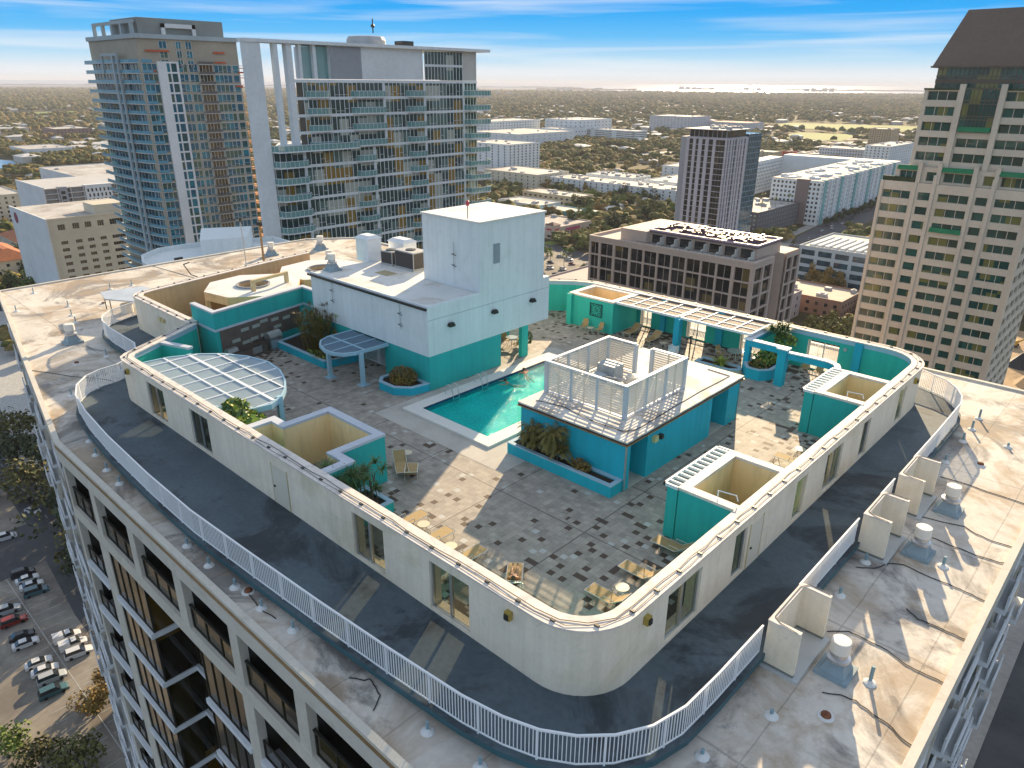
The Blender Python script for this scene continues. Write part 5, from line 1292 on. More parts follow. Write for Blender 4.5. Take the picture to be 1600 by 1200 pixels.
plant('papyrus_clump', 'tall feathery olive clump with yellow tufts in the kitchen planter', 'plant', -47.9, 29.2, .5, papyrus, [leaf_o, leaf_y])
plant('papyrus_clump', 'lower right-hand feathery clump of the kitchen planter', 'plant', -45.9, 29.0, .5, lambda b: [fronds(b, rp.uniform(-.5, .5), rp.uniform(-.5, .5), 0, 26, 1.3, .03, .8, rp) for _ in range(8)], leaf_o)
plant('ground_creeper', 'low green creeper covering the front of the kitchen planter', 'plant', -46.6, 28.4, .5, lambda b: leafball(b, 0, 0, .05, 1.7, .6, .22, 500, .06, rp, 2, .1), [leaf_g, leaf_y])
plant('round_bush', 'round rusty-olive bush in the octagonal planter', 'bush', -37.7, 29.4, .5, lambda b: leafball(b, 0, 0, .45, 1.15, .95, .72, 1700, .05, rp, 3), [leaf_o, leaf_r, leaf_o])
plant('leafy_shrub', 'yellow-green broad-leaved shrub by the round canopy', 'shrub', -37.4, 17.0, .8, lambda b: (leafball(b, 0, .1, 1.2, 1.5, .95, 1.15, 1300, .13, rp, 2), leafball(b, 1.3, .1, 1.1, 1.2, .9, 1.0, 800, .13, rp, 2)), [leaf_y, leaf_g])
def dracaena(b):
    for k in range(9):
        x, y, h = rp.uniform(-.5, 1.3), rp.uniform(-.6, .6), rp.uniform(.9, 2.0); fronds(b, x, y, h, 34, .6, .028, 1.1, rp)
plant('wispy_shrub', 'wispy green shrub spilling over the front wall from its planter', 'shrub', -27.3, 17.1, .5, lambda b: [fronds(b, rp.uniform(-.9, .7), rp.uniform(-.8, .9), rp.uniform(.8, 1.8), 60, .9, .018, 1.0, rp) for _ in range(20)], [leaf_g])
plant('dracaena', 'spiky-headed green dracaena beside the stepped cabana', 'plant', -26.7, 18.2, .5, dracaena, [leaf_g], lambda b: [b.tube((rp.uniform(-.2, .6), rp.uniform(-.3, .3), 0), (rp.uniform(-.4, 1.1), rp.uniform(-.4, .4), 1.6), .03, 5) for _ in range(7)])
plant('bromeliad', 'bright yellow-green spiky plant beyond the service block corner', 'plant', -23.6, 48.6, .3, lambda b: fronds(b, 0, 0, 0, 70, .95, .05, .9, rp), leaf_y)
planter('low_round_planter', [(-25.4, 48.0), (-22.6, 48.0), (-21.9, 48.6), (-22.2, 49.3), (-25.4, 49.3)][::1], .35, 'low pale planter of spiky plants beyond the service block', conc)
plant('red_leaved_shrub', 'reddish low shrub in the hexagonal planter', 'shrub', -20.8, 48.9, .7, lambda b: leafball(b, 0, 0, .25, .7, .55, .4, 320, .06, rp, 2), [leaf_r, leaf_g])
plant('leafy_shrub', 'green shrub filling the back of the hexagonal planter', 'shrub', -20.8, 50.4, .7, lambda b: leafball(b, 0, 0, .4, .8, 1.1, .6, 700, .07, rp, 2), [leaf_g, leaf_y])
plant('small_tree', 'small round-headed tree rising above the far wall behind the frame', 'tree', -21.0, 52.2, .7, lambda b: ([fronds(b, rp.uniform(-.5, .6), rp.uniform(-.3, .3), rp.uniform(1.5, 2.3), 40, .8, .05, 1.1, rp) for _ in range(9)], leafball(b, .7, 0, 1.5, .9, .6, .5, 350, .08, rp, 2)), [leaf_g, leaf_y], lambda b: b.tube((0, 0, 0), (0, 0, 1.9), .07, 6))
plant('small_shrub', 'small potted shrub under the lift-house overhang', 'shrub', -37.4, 42.3, 0, lambda b: leafball(b, 0, 0, .7, .3, .3, .6, 200, .06, rp, 1), leaf_g)
# ================================================ the city
def cmat(name, col, var=.07, **k): return mat(name, col, .8, var=var, vs=.12, fine=.05, stain=[(tuple(c * .7 for c in col), .07, .58, .78, .35)], **k)
WM = {}
def win_mesh(w, h, nx, nz, gm, fm, fwid=.07):
    k = (round(w, 2), round(h, 2), nx, nz, gm.name, fm.name)
    if k in WM: return WM[k]
    b = MB(); b.q([(-w / 2, 0, -h / 2), (w / 2, 0, -h / 2), (w / 2, 0, h / 2), (-w / 2, 0, h / 2)], 0)
    for i in range(nx + 1):
        x = -w / 2 + w * i / nx; b.q([(x - fwid / 2, -.05, -h / 2), (x + fwid / 2, -.05, -h / 2), (x + fwid / 2, -.05, h / 2), (x - fwid / 2, -.05, h / 2)], 1)
    for i in range(nz + 1):
        z_ = -h / 2 + h * i / nz; b.q([(-w / 2, -.055, z_ - fwid / 2), (w / 2, -.055, z_ - fwid / 2), (w / 2, -.055, z_ + fwid / 2), (-w / 2, -.055, z_ + fwid / 2)], 1)
    o = b.build('window', [gm, fm]); me = o.data; bpy.data.objects.remove(o); WM[k] = me; return me
class Bld:
    def __init__(s, name, label, x, y, z0=G, group=None, cat='building'):
        s.t = empty(name, (x, y, z0), label, cat, group); s.wins = []; s.b = MB(); s.z0 = z0
    def face(s, p, q, z0, z1, xs, zs, me=None, nx=2, nz=1, gm=None, fm=None, depth=.25, name='window', skip=None, m=0, fwid=.07):
        p = Vector(p); q = Vector(q); u = (q - p); Wd = u.length; u /= Wd; n = Vector((u.y, -u.x))
        xb_ = [0] + [a for w in xs for a in w] + [Wd]
        def P(x, z_, d=0): v = p + u * x - n * d; return (v.x, v.y, z_)
        zc = z0
        for (a, c) in zs + [(z1, z1)]:
            if a > zc + 1e-4: s.b.q([P(0, zc), P(Wd, zc), P(Wd, a), P(0, a)], m)
            if c <= a: break
            xc = 0
            for i, (x0, x1) in enumerate(xs):
                if skip and skip(i, a): continue
                if x0 > xc + 1e-4: s.b.q([P(xc, a), P(x0, a), P(x0, c), P(xc, c)], m)
                xc = x1
                s.b.q([P(x0, a), P(x0, a, depth), P(x0, c, depth), P(x0, c)], m); s.b.q([P(x1, a, depth), P(x1, a), P(x1, c), P(x1, c, depth)], m)
                s.b.q([P(x0, a), P(x1, a), P(x1, a, depth), P(x0, a, depth)], m); s.b.q([P(x0, c, depth), P(x1, c, depth), P(x1, c), P(x0, c)], m)
                k = nx(x1 - x0) if callable(nx) else nx
                mm = win_mesh(x1 - x0, c - a, k, nz, gm or dark_glass, fm or dkmetal, fwid)
                cc = P((x0 + x1) / 2, (a + c) / 2, depth - .02); s.wins.append((mm, cc, atan2(u.y, u.x), name, n))
            if xc < Wd - 1e-4: s.b.q([P(xc, a), P(Wd, a), P(Wd, c), P(xc, c)], m)
            zc = c
    def done(s, wm, name='wall'):
        s.b.build(name, wm, s.t)
        vis = []
        for w in s.wins:
            v = CAM - Vector(w[1]); f = v.normalized().dot(Vector((w[4].x, w[4].y, 0)))
            a = max(f, -.2) / v.length_squared if f > 0 else -1e9 / 1e12 - v.length * 1e-9
            vis.append((-a, w))
        vis.sort(key=lambda t: t[0])
        rest = {}
        for i, (_, (mm, c, ang, nm, n_)) in enumerate(vis):
            if i < 98:
                o = bpy.data.objects.new(nm, mm); COL.objects.link(o); o.parent = s.t; o.location = Vector(c) - s.t.location; o.rotation_euler = (0, 0, ang)
            else: rest.setdefault((mm.materials[0].name, mm.materials[1].name), []).append((mm, c, ang))
        for k, l in rest.items():
            b = MB()
            for mm, c, ang in l:
                ca, sa = cos(ang), sin(ang); i0 = len(b.v)
                for v in mm.vertices: x, y, z_ = v.co; b.v.append((c[0] + x * ca - y * sa, c[1] + x * sa + y * ca, c[2] + z_))
                for pg in mm.polygons: b.f.append(tuple(i0 + q for q in pg.vertices)); b.m.append(pg.material_index)
            o = b.build('windows', [MATS[k[0]], MATS[k[1]]], s.t); o['kind'] = 'stuff'
        return s.t
def reg(Wd, n, w, m0=0.0): # n windows of width w evenly over Wd
    st = (Wd - 2 * m0) / n; return [(m0 + st * (k + .5) - w / 2, m0 + st * (k + .5) + w / 2) for k in range(n)]
def rows(z0, n, st, a, c): return [(z0 + st * k + a, z0 + st * k + c) for k in range(n)]
def roof_clutter(parent, x0, y0, x1, y1, z_, n, rr, m=None, smin=1.2, smax=3, hm=1.0):
    for k in range(n):
        b = MB(); x = rr.uniform(x0, x1); y = rr.uniform(y0, y1); s = rr.uniform(smin, smax); h = rr.uniform(.8, 2.0) * hm; b.box(x - s / 2, y - s / 2, z_, x + s / 2, y + s * .3, z_ + h)
        if rr.random() < .4: b.cyl(x, y, z_ + h, z_ + h + .4, s * .25, 8)
        b.build('rooftop_unit', m or mat('rooftop_metal', (.34, .33, .32), .6, var=.3, vs=.5), parent)
rb = random.Random(21)
white_b = cmat('painted_white_concrete', (.68, .70, .70)); pink_b = cmat('pinkish_tan_concrete', (.54, .43, .36)); tan_b = cmat('tan_precast', (.64, .56, .44))
gry_b = cmat('grey_panel', (.32, .33, .35)); cream_b = cmat('cream_painted_wall', (.60, .54, .42)); flat_r = mat('flat_grey_roof', (.36, .33, .31), .85, var=.2, vs=.08, fine=.1, stain=[((.2, .18, .17), .05, .5, .7, .5)])
flat_w = mat('flat_white_roof', (.50, .475, .44), .85, var=.2, vs=.08, fine=.12, stain=[((.28, .24, .21), .05, .52, .70, .7)])

# ---------------- brown and glass condominium block beyond the far wall
B = Bld('terraced_condominium', 'brown-pink eight-storey block with deep dark windows and roof terraces', -68.5, 152)
x0, x1, y0, y1, zt = -114.0, -68.5, 152.0, 162.2, -17.0
xs = [(.5, 3.0), (3.6, 7.4), (8.1, 12.2)] + [(12.9 + 3.95 * k, 12.9 + 3.95 * k + 3.5) for k in range(7)] + [(40.5, 42.2)][:0]
xs = xs + [(40.9, 44.6)]
zs = []
for k in range(20):
    a = zt - .9 - 3.35 * (k + 1) + .3; zs.append((a, a + 3.05))
zs.sort()
B.face((x0, y0), (x1, y0), G, zt, xs, zs, nx=2, gm=glass('bronze_block_glass', (.035, .03, .028), 0, .05, col2=[(.06, .05, .045), (.16, .12, .05), (.02, .02, .022)]), fm=pink_b, depth=.42, fwid=.12)
B.face((x1, y0), (x1, 162.2), G, zt, [(.8, 4.6), (5.4, 9.4)], zs, nx=1, gm=dark_glass, fm=pink_b, depth=.5, fwid=.12)
B.face((x1 + .3, 168.2), (x1 + .3, 176), G, zt + .3, [(.6, 3.5), (4.2, 7.2)], zs, nx=1, gm=dark_glass, fm=pink_b, depth=.5, fwid=.12)
b = B.b; b.box(x0, y1, G, x1 - 2.5, 177, zt); b.box(x0, y1, G, x0 + 14, 189, zt); b.box(x1 - 12, 168.22, G, x1 - .3, 176, zt + .25); b.box(x1 - 9, 160.5, G, x1 - 3.4, 168.3, zt - .05); b.box(x0 + .1, y0 + 1.3, G, x1 - .6, y1, zt - .4)
b.box(x1 - 4, 162.3, G, x1 + 1.2, 168.1, zt - 20.5)
B.done(pink_b)
b = MB(); b.box(x0, y0, zt, x1 - .4, 162.1, zt + .06); b.box(x0, 162.1, zt, x1 - 2.6, 177, zt + .06); b.build('roof', flat_w, B.t)
b = MB(); b.ribbon([(x0, 177), (x0, y0), (x1, y0), (x1, 162)], -.1, .45, zt + .06, zt + .7); b.build('parapet', pink_b, B.t)
b = MB(); b.box(-106.8, 155.6, zt, -99.2, 174, -14.0); b.box(-99.2, 157.6, zt, -70.7, 169.6, -14.3); b.build('penthouse_wall', pink_b, B.t)
for k in range(7):
    xx = -98.6 + 3.98 * k
    b = MB(); b.box(xx, 157.45, zt + .15, xx + 2.9, 157.62, zt + 2.2); b.build('terrace_door', dark_glass, B.t)
    b = MB(); b.prism([(xx + 3.3, 154), (xx + 3.5, 154), (xx + 3.5, 157.5), (xx + 3.3, 157.5)], zt + .06, zt + 1.0, top=[(xx + 3.3, 154.6), (xx + 3.5, 154.6), (xx + 3.5, 157.5), (xx + 3.3, 157.5)])
    b.prism([(xx + 3.3, 155.8), (xx + 3.5, 155.8), (xx + 3.5, 157.5), (xx + 3.3, 157.5)], zt + 1.0, zt + 2.1); b.build('terrace_divider', cmat('pale_divider', (.6, .58, .52)), B.t)
b = MB(); b.ribbon([(-100, 152.9), (x1 - .8, 152.9), (x1 - .8, 161)], 0, .05, zt + .9, zt + .98)
for k in range(26): b.box(-100 + 1.2 * k, 152.88, zt + .06, -99.95 + 1.2 * k, 152.94, zt + .95)
b.build('terrace_railing', dkmetal, B.t)
b = MB(); b.box(-99.3, 157.0, -14.3, -70.5, 169.7, -13.9); b.build('penthouse_roof', cmat('dark_mauve_roof', (.16, .12, .13)), B.t)
b = MB(); b.ribbon([(-99.3, 157.0), (-70.5, 157.0), (-70.5, 169.7), (-99.3, 169.7)], 0, .3, -13.9, -13.5, closed=True); b.build('penthouse_parapet', mat('mauve_coping', (.45, .34, .42), .5), B.t)
roof_clutter(B.t, -97.5, 158.5, -72, 168, -13.9, 80, rb, mat('purplish_roof_plant', (.13, .08, .10), .5, var=.5, vs=.6), smin=.7, smax=1.9, hm=.42)
roof_clutter(B.t, -105, 165, -76, 173, zt + .06, 0, rb)

# ---------------- tan office tower with the brown sloping roof (right)
APX = (-56.15, 228.8)
T = Bld('office_tower', 'tan office tower with green glass, stepped piers and a steep brown sloping roof', -60, 215)
Y = 214.8; XL, XR = -64.7, -29.5
zr = []
for k in range(23): a = -7.75 - 3.68 * k; zr.append((a, a + 2.05))
zr.sort()
def cells(o): return [(63.8 - 64.7 + .0, 0)]
cx = [(-63.9, -57.1), (-55.2, -52.3), (-50.4, -43.3), (-41.9, -39.3), (-37.7, -31.2)]
T.face((XL, Y), (XR, Y), G, -3.4, [(a - XL, c - XL) for a, c in cx], zr, nx=lambda w: 3 if w > 5 else 1, gm=office_glass, fm=tan_b, depth=.45, fwid=.14)
T.face((XR, Y), (XR, Y + 34), G, -3.4, reg(34, 6, 4.4), zr, nx=2, gm=office_glass, fm=tan_b, depth=.4, fwid=.14)
# middle part -3.4 .. 1.5
T.face((-61.9, Y + .6), (XR - .6, Y + .6), -3.4, .6, [(1.2, 5.6), (7.6, 9.9), (11.7, 18.4), (20.6, 23.2), (24.4, 30.6)], [(-2.9, -.6)], nx=lambda w: 3 if w > 4 else 1, gm=office_glass, fm=tan_b, depth=.5, fwid=.14)
zu = [(2.1 + 3.62 * k, 4.25 + 3.62 * k) for k in range(5)]
T.face((-59.0, Y + 1.2), (XR - 1, Y + 1.2), .6, 19.0, [(.9, 7.6), (9.5, 16.6), (18.0, 24.8)], zu, nx=3, gm=office_glass, fm=tan_b, depth=.5, fwid=.14, skip=None)
T.face((XR - 1, Y + 1.2), (XR - 1, Y + 34), .6, 19.0, reg(32, 6, 4.2), zu, nx=2, gm=office_glass, fm=tan_b, depth=.4)
b = T.b
b.box(-59.0, Y + 2, -3.4, -30.5, Y + 34, 18.9); b.box(XL + .5, Y + 1, G, XR - .6, Y + 33.8, -3.6)
for xx in (-56.3, -51.8, -42.9, -38.6):
    b.box(xx - .45, Y - .35, G, xx + .45, Y, -3.4 if xx in (-56.3,) else -1.2)
for xx in (-64.4, -29.9): b.box(xx - .4, Y - .3, G, xx + .4, Y, -3.4)
for xx, w in ((-55.9, .5), (-51.3, .5), (-43.2, .5), (-38.4, .5)):
    b.box(xx - w, Y - .2, -3.4, xx + w, Y + 1.0, 1.6)
for xx in (-50.4, -41.6): b.box(xx - .65, Y + .5, .6, xx + .65, Y + 1.2, 20.4)
T.done(tan_b)
b = MB(); b.box(-49.6, Y + .75, 10.4, -42.4, Y + 1.15, 19.6); b.build('glass_bay', office_glass, T.t)
b = MB()
for k in range(9): b.box(-49.6 + .9 * k - .05, Y + .68, 10.4, -49.6 + .9 * k + .05, Y + .76, 19.6)
for z_ in (12.2, 13.0, 15.8, 16.6, 19.3): b.box(-49.6, Y + .66, z_, -42.4, Y + .76, z_ + .22)
b.build('bay_mullions', mat('brown_mullion', (.13, .10, .07), .6), T.t)
grn = mat('green_awning', (.01, .19, .07), .6)
for a, c, z_, yy in ((-49.5, -42.5, 9.5, .5), (-61.3, -56.4, -.3, .1), (-50.7, -43.8, -.3, 0), (-38.0, -30.0, -.3, 0), (-50.6, -43.3, -15.3, -.35)):
    b = MB(); b.prism([(a, Y + yy - .5), (c, Y + yy - .5), (c, Y + yy + .4), (a, Y + yy + .4)], z_, z_ + 1.1, top=[(a, Y + yy + .1), (c, Y + yy + .1), (c, Y + yy + .4), (a, Y + yy + .4)]); b.build('awning', grn, T.t)
b = MB(); b.box(-64.5, Y, -3.4, -56.6, Y + .3, -2.2); b.box(-59.2, Y + 1.0, 19.0, -51.2, Y + 1.5, 19.4); b.box(-40.8, Y + 1.0, 19, -30.4, Y + 1.5, 19.4); b.build('planted_parapet', leaf_d, T.t)
b = MB(); b.box(-57.4, Y + 3, 19, -30, Y + 33, 24.4); b.build('crown_glazing', office_glass, T.t)
b = MB()
for z_ in (20.6, 22.0, 24.2): b.box(-57.5, Y + 2.9, z_, -29.9, Y + 3, z_ + (.9 if z_ == 20.6 else .25))
for k in range(28): b.box(-57.4 + k, Y + 2.92, 19, -57.28 + k, Y + 3, 24.4)
b.build('crown_mullions', mat('brown_mullion', (.13, .10, .07), .6), T.t)
b = MB(); b.prism([(-58.6, Y + 2), (-29, Y + 2), (-29, Y + 35), (-58.6, Y + 35)], 24.4, 37.7, top=[APX, (-31, Y + 14), (-31, Y + 24), (APX[0], Y + 24)]); b.build('sloping_roof', mat('brown_metal_roof', (.15, .10, .07), .55, var=.12, vs=.1, fine=.08), T.t)
b = MB(); b.box(-58.9, Y + 1.7, 24.1, -28.8, Y + 35.2, 24.5); b.build('eave', mat('brown_mullion', (.13, .10, .07)), T.t)

# ---------------- white condominium tower with the frame wall (left of centre)
C = Bld('balcony_tower', 'pale condominium tower with a tall portal frame, slanted roof slab and curved glass balconies', -140, 100)
X = -134.4; fl = [19.7 - 3.18 * k for k in range(33)]
b = C.b
b.box(X - .7, 72.5, G, X + .3, 75.9, 26.5, 0)                        # frame wall
b.prism([(X - 1.5, 72.4), (X + .5, 72.4), (X + 1.5, 134.8), (X - 18, 134.8)], 26.5, 27.1, 0)   # roof slab
b.box(X - 1.0, 78.6, 7.0, X + .1, 79.5, 26.5, 0); b.box(X - 1.3, 81.3, 7.0, X + .1, 82.5, 26.5, 0)
b.box(X - 1.0, 84.0, 20.4, X, 84.5, 26.5, 0); b.box(X - 1, 87.2, 20.4, X - .1, 87.9, 26.5, 0)
b.box(X - 13, 91, 20.4, X - .05, 115.1, 26.5, 0)                    # mechanical penthouse
b.box(X - .05, 91, 20.4, X + .04, 98.5, 26.4, 1)
for k, f in enumerate(fl):
    ys = 82.3 if f > 7.6 else 75.9
    b.prism([(X + .12, ys), (X + .12, 131.6), (X - 15, 131.6), (X - 15, ys + 10.2)], f, f + .55, 0)
C.done([white_b, gry_b])
def strip(par, X_, ya_, yb_, z0, z1, gm, n, name='window_band'):
    b = MB(); b.q([(X_, ya_, z0), (X_, yb_, z0), (X_, yb_, z1), (X_, ya_, z1)], 0); rr = random.Random(int(ya_ * 7 + z0 * 3))
    for k in range(n + 1):
        y = ya_ + (yb_ - ya_) * k / n; b.box(X_, y - .06, z0, X_ + .09, y + .06, z1, 1)
        if k < n:
            h = rr.choice((.35, .45, .9)); zz = z0 + .05 if rr.random() < .6 else z1 - h; w_ = (yb_ - ya_) / n; b.box(X_, y, zz + h - .06, X_ + .07, y + w_, zz + h, 1)
    return b.build(name, [gm, white_b], par)
for k, f in enumerate(fl[:14]):
    zb = f - 2.63; ys = 82.5 if f > 7.6 else 83.2
    if f > 7.6: segs = [(84.2, 89.9, 6), (90.3, 103.5, 12), (104.1, 114.9, 10), (115.5, 127.0, 11), (127.5, 131.4, 4)]
    else: segs = [(76.3, 82.8, 5), (83.4, 100.1, 15), (100.7, 114.9, 13), (115.5, 127.0, 11), (127.5, 131.4, 4)]
    for a, c, n_ in segs: strip(C.t, X + .0, a, c, zb, f, condo_glass, n_)
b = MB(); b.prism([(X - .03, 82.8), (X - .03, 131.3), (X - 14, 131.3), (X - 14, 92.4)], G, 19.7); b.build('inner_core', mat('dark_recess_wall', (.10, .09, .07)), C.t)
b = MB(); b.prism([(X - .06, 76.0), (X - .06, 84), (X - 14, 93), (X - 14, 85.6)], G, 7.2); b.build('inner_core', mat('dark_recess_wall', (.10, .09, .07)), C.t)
b = MB(); b.prism([(X - 1, 85.2), (X - 1, 91), (X - 9, 96), (X - 9, 91)], 20.4, 26.3); b.build('louvre_room', bal_glass, C.t)
b = MB(); b.box(X - .02, 115.5, 20.4, X - .0, 127, 26.2, 0)
for k in range(13): b.box(X, 115.5 + .955 * k - .06, 20.4, X + .1, 115.5 + .955 * k + .06, 26.2, 1)
b.box(X, 115.5, 23.1, X + .12, 127, 23.6, 1); b.build('penthouse_glazing', [condo_glass, white_b], C.t)
b = MB(); b.box(X - 8, 127.1, 20.3, X + .05, 131.5, 26.5); b.build('penthouse_wall', cmat('striped_panel', (.50, .48, .44)), C.t)
for y in (83.1, 100.3, 103.8, 115.2, 127.2):
    b = MB(); z1 = 19.7
    if y in (83.1, 100.3): z1 = 7.0
    z0 = G if y != 103.8 else 7.0; b.box(X - .2, y - .3, z0, X + .16, y + .3, z1); b.build('pier', white_b, C.t)
def balc(par, X_, ya_, yb_, z_, d):
    pts = [(X_, ya_), (X_ + d * .8, ya_ + .5), (X_ + d, ya_ + 1.5), (X_ + d, yb_ - 1.5), (X_ + d * .8, yb_ - .5), (X_, yb_)]
    b = MB(); b.prism(pts, z_, z_ + .25, 0); b.ribbon(pts, 0, .05, z_ + .25, z_ + 1.3, 1); b.ribbon(pts, -.02, .06, z_ + 1.3, z_ + 1.38, 0)
    for p in resample(pts, 1.0): b.box(p.x - .03, p.y - .03, z_ + .25, p.x + .03, p.y + .03, z_ + 1.3, 0)
    return b.build('balcony', [white_b, bal_glass], par)
for k, f in enumerate(fl[:12]):
    f = f - 3.18 + .3
    if f > 6: B_ = [(84.8, 90.2, 1.2), (95.3, 103.9, 1.4), (109.9, 115.1, 1.4), (127.3, 134.8, 2.6)]
    else: B_ = [(75.9, 83.3, 2.4), (95.5, 100.6, 1.4), (110.2, 115.2, 1.4), (127.3, 134.8, 2.6)]
    for a, c, d in B_: balc(C.t, X + .02, a, c, f, d)
balc(C.t, X, 75.9, 96.0, 7.0, 2.2)
t = MB(); t.lathe(X - 8, 106, [(4.2, 27.1), (4.2, 28.2), (3.8, 28.9), (3.2, 29.0), (3.2, 28.3), (0, 28.3)], 20); o = t.build('cooling_tower', mat('rooftop_metal', (.4, .4, .4)), C.t)
b = MB(); b.cyl(X - 6, 106.5, 29.6, 32.4, .12, 6); b.lathe(X - 6, 106.5, [(.2, 30.6), (.5, 31), (.2, 31.4)], 8); b.box(X - 7, 113, 27.1, X - 4, 116, 28.3); b.build('roof_mast', dkmetal, C.t)

# ---------------- tower under construction (left)
N = Bld('tower_under_construction', 'tall tower still under construction with blue glass and a bright white stripe', -290, 125)
X, YA, YB = -273.3, 109.9, 145.3; conc_u = cmat('raw_concrete', (.38, .335, .26), .12)
fl = [25.1 - 3.27 * k for k in range(20)]
b = N.b
b.box(-316.5, YA, G, X, YB, 32.8, 0)
b.box(-317, YA - .6, 32.8, X + .8, YB + .3, 34.2, 1)
b.box(-297, 111.4, 34.2, X - 1, 141.3, 39.2, 2)
N.done([conc_u, cmat('pale_blue_concrete', (.38, .44, .46)), cmat('grey_scaffold_mesh', (.26, .28, .26))])
def fr_box(par, pts_fn, name, m):
    b = MB(); pts_fn(b); return b.build(name, m, par)
fr_box(N.t, lambda b: [b.box(X + .0, 118.6, 34.2, X + .7, 119.8, 37.6), b.box(X, 129.2, 34.2, X + .7, 130.4, 37.6), b.box(X, 118.6, 36.3, X + .7, 130.4, 37.6)], 'roof_portal', white_b)
fr_box(N.t, lambda b: [b.box(-309 + k * 8.2, YA - .5, 34.2, -307.6 + k * 8.2, YA + .4, 37.4) for k in range(5)] + [b.box(-309, YA - .5, 37.4, -274.5, YA + .6, 38.4)], 'roof_portal', cmat('pale_blue_concrete', (.38, .44, .46)))
# white stripe with pairs of windows
wht = cmat('bright_white_panel', (.74, .74, .74))
b = MB(); b.box(X, 115.2, G, X + .5, 118.4, 25.8)
for a in (119.5, 121.9): b.box(X, a, G, X + .5, a + .42 if a < 121 else 122.5, 25.8)
for k in range(34): b.box(X, 118.4, 25.8 - 3.27 * k - .55, X + .48, 122.4, 25.8 - 3.27 * k)
b.build('white_stripe', wht, N.t)
for k in range(20):
    z1 = 25.2 - 3.27 * k
    for a in (118.45, 120.0 + .0):
        pass
    b = MB()
    for a, c in ((118.5, 119.4), (120.1, 121.8)): b.q([(X + .2, a, z1 - 2.7), (X + .2, c, z1 - 2.7), (X + .2, c, z1), (X + .2, a, z1)])
    b.build('stripe_window', teal_glass, N.t)
    # left glazed bay, window pairs, right bays
    strip(N.t, X + .05, 110.3, 115.1, z1 - 2.75, z1, teal_glass, 3)
    strip(N.t, X + .05, 122.7, 125.7, z1 - 2.55, z1 - .1, teal_glass, 2)
    strip(N.t, X + .05, 126.3, 129.4, z1 - 2.55, z1 - .1, teal_glass, 2)
    strip(N.t, X + .05, 135.5, 142.0, z1 - 2.75, z1, teal_glass, 4)
    strip(N.t, X + .02, 130.0, 134.9, z1 - 2.75, z1 - .2, amber_glass, 4)
    strip(N.t, X + .05, 142.6, 144.9, z1 - 2.65, z1 - .1, teal_glass, 1)
for k in range(34):
    b = MB(); z_ = 25.1 - 3.27 * k; b.box(X, YA, z_ - .1, X + .3, 115.3, z_ + .15); b.box(X, 135.3, z_ - .15, X + .28, YB, z_ + .1)
    b.box(X, 129.6, z_ - .1, X + .9, 135.2, z_ + .12); b.box(X + .8, 129.6, z_ + .12, X + .86, 135.2, z_ + 1.0, 1)
    b.build('floor_slab', [cmat('slab_edge', (.56, .54, .50)), mat('thin_dark_railing', (.12, .11, .10), .6)], N.t)
for k in range(3):
    z1 = 32.2 - 2.95 * k
    for a, c in ((117, 119.6), (122.8, 124.6), (126.2, 128.3)): strip(N.t, X + .05, a, c, z1 - 2.2, z1, teal_glass, 2)
# left side: curved balconies and side glazing
b = MB()
for k in range(30):
    z_ = 25.1 - 3.27 * k
    b.prism([(-320.5, YA - 1.5), (-305, YA - 2.6), (-290, YA - 2.6), (-279, YA - 1.6), (X + .2, YA + .5), (X, YA + 4), (-318, YA + 2)], z_, z_ + .28, 0)
    b.ribbon([(-320.3, YA - 1.4), (-305, YA - 2.5), (-290, YA - 2.5), (-279, YA - 1.5), (X + 1, YA + .8), (X + 1.2, YA + 3.5)], -.05, 0, z_ + .28, z_ + 1.25, 1)
b.build('curved_balconies', [cmat('slab_edge', (.56, .54, .50)), mat('blue_grey_railing_glass', (.10, .30, .40), .3)], N.t)
for k in range(20):
    z1 = 25.2 - 3.27 * k; b = MB(); b.box(-316, YA - .12, z1 - 2.8, -276, YA - .02, z1, 0)
    for q in range(14):
        xx = -316 + 3 * q; b.box(xx, YA - .2, z1 - 2.9, xx + (.45 if q % 3 else 1.0), YA - .12, z1 + .1, 1)
    b.build('side_glazing', [teal_glass, cmat('pale_blue_concrete', (.38, .44, .46))], N.t)
b = MB(); b.box(-290.5, YA - 2.9, G, -289, YA - 2.3, 27.5); b.box(-286, YA - 2.9, G, -285.2, YA - 2.3, 27.5); b.box(-299.5, YA - 2.9, 22, -298.6, YA - 2.3, 27.5); b.box(-299.5, YA - 2.9, 27.5, -285.2, YA - 2.3, 28.4); b.build('front_fin', cmat('pale_blue_concrete', (.38, .44, .46)), N.t)
orange = mat('orange_safety_mesh', (.55, .10, .03), .8)
b = MB()
for a, c, z_ in ((112, 120, 28.8), (110.6, 114.5, 22.6), (135.8, 140, 28.8), (135.8, 140, 25.6), (144.5, 147.8, 22.4), (142.9, 145.5, 17.7)): b.box(X + .3, a, z_, X + .7, c, z_ + .55)
b.build('safety_netting', orange, N.t)
b = MB()
for k in range(22):
    z_ = 24 - 3.27 * k; b.box(X - 3, YB, z_, X + .4, YB + 2.4, z_ + .25); b.box(X - 3, YB + .1, z_ + .9, X + .3, YB + 2.35, z_ + 1.0)
b.build('end_platforms', mat('orange_tan_board', (.5, .24, .10), .8, var=.3), N.t)

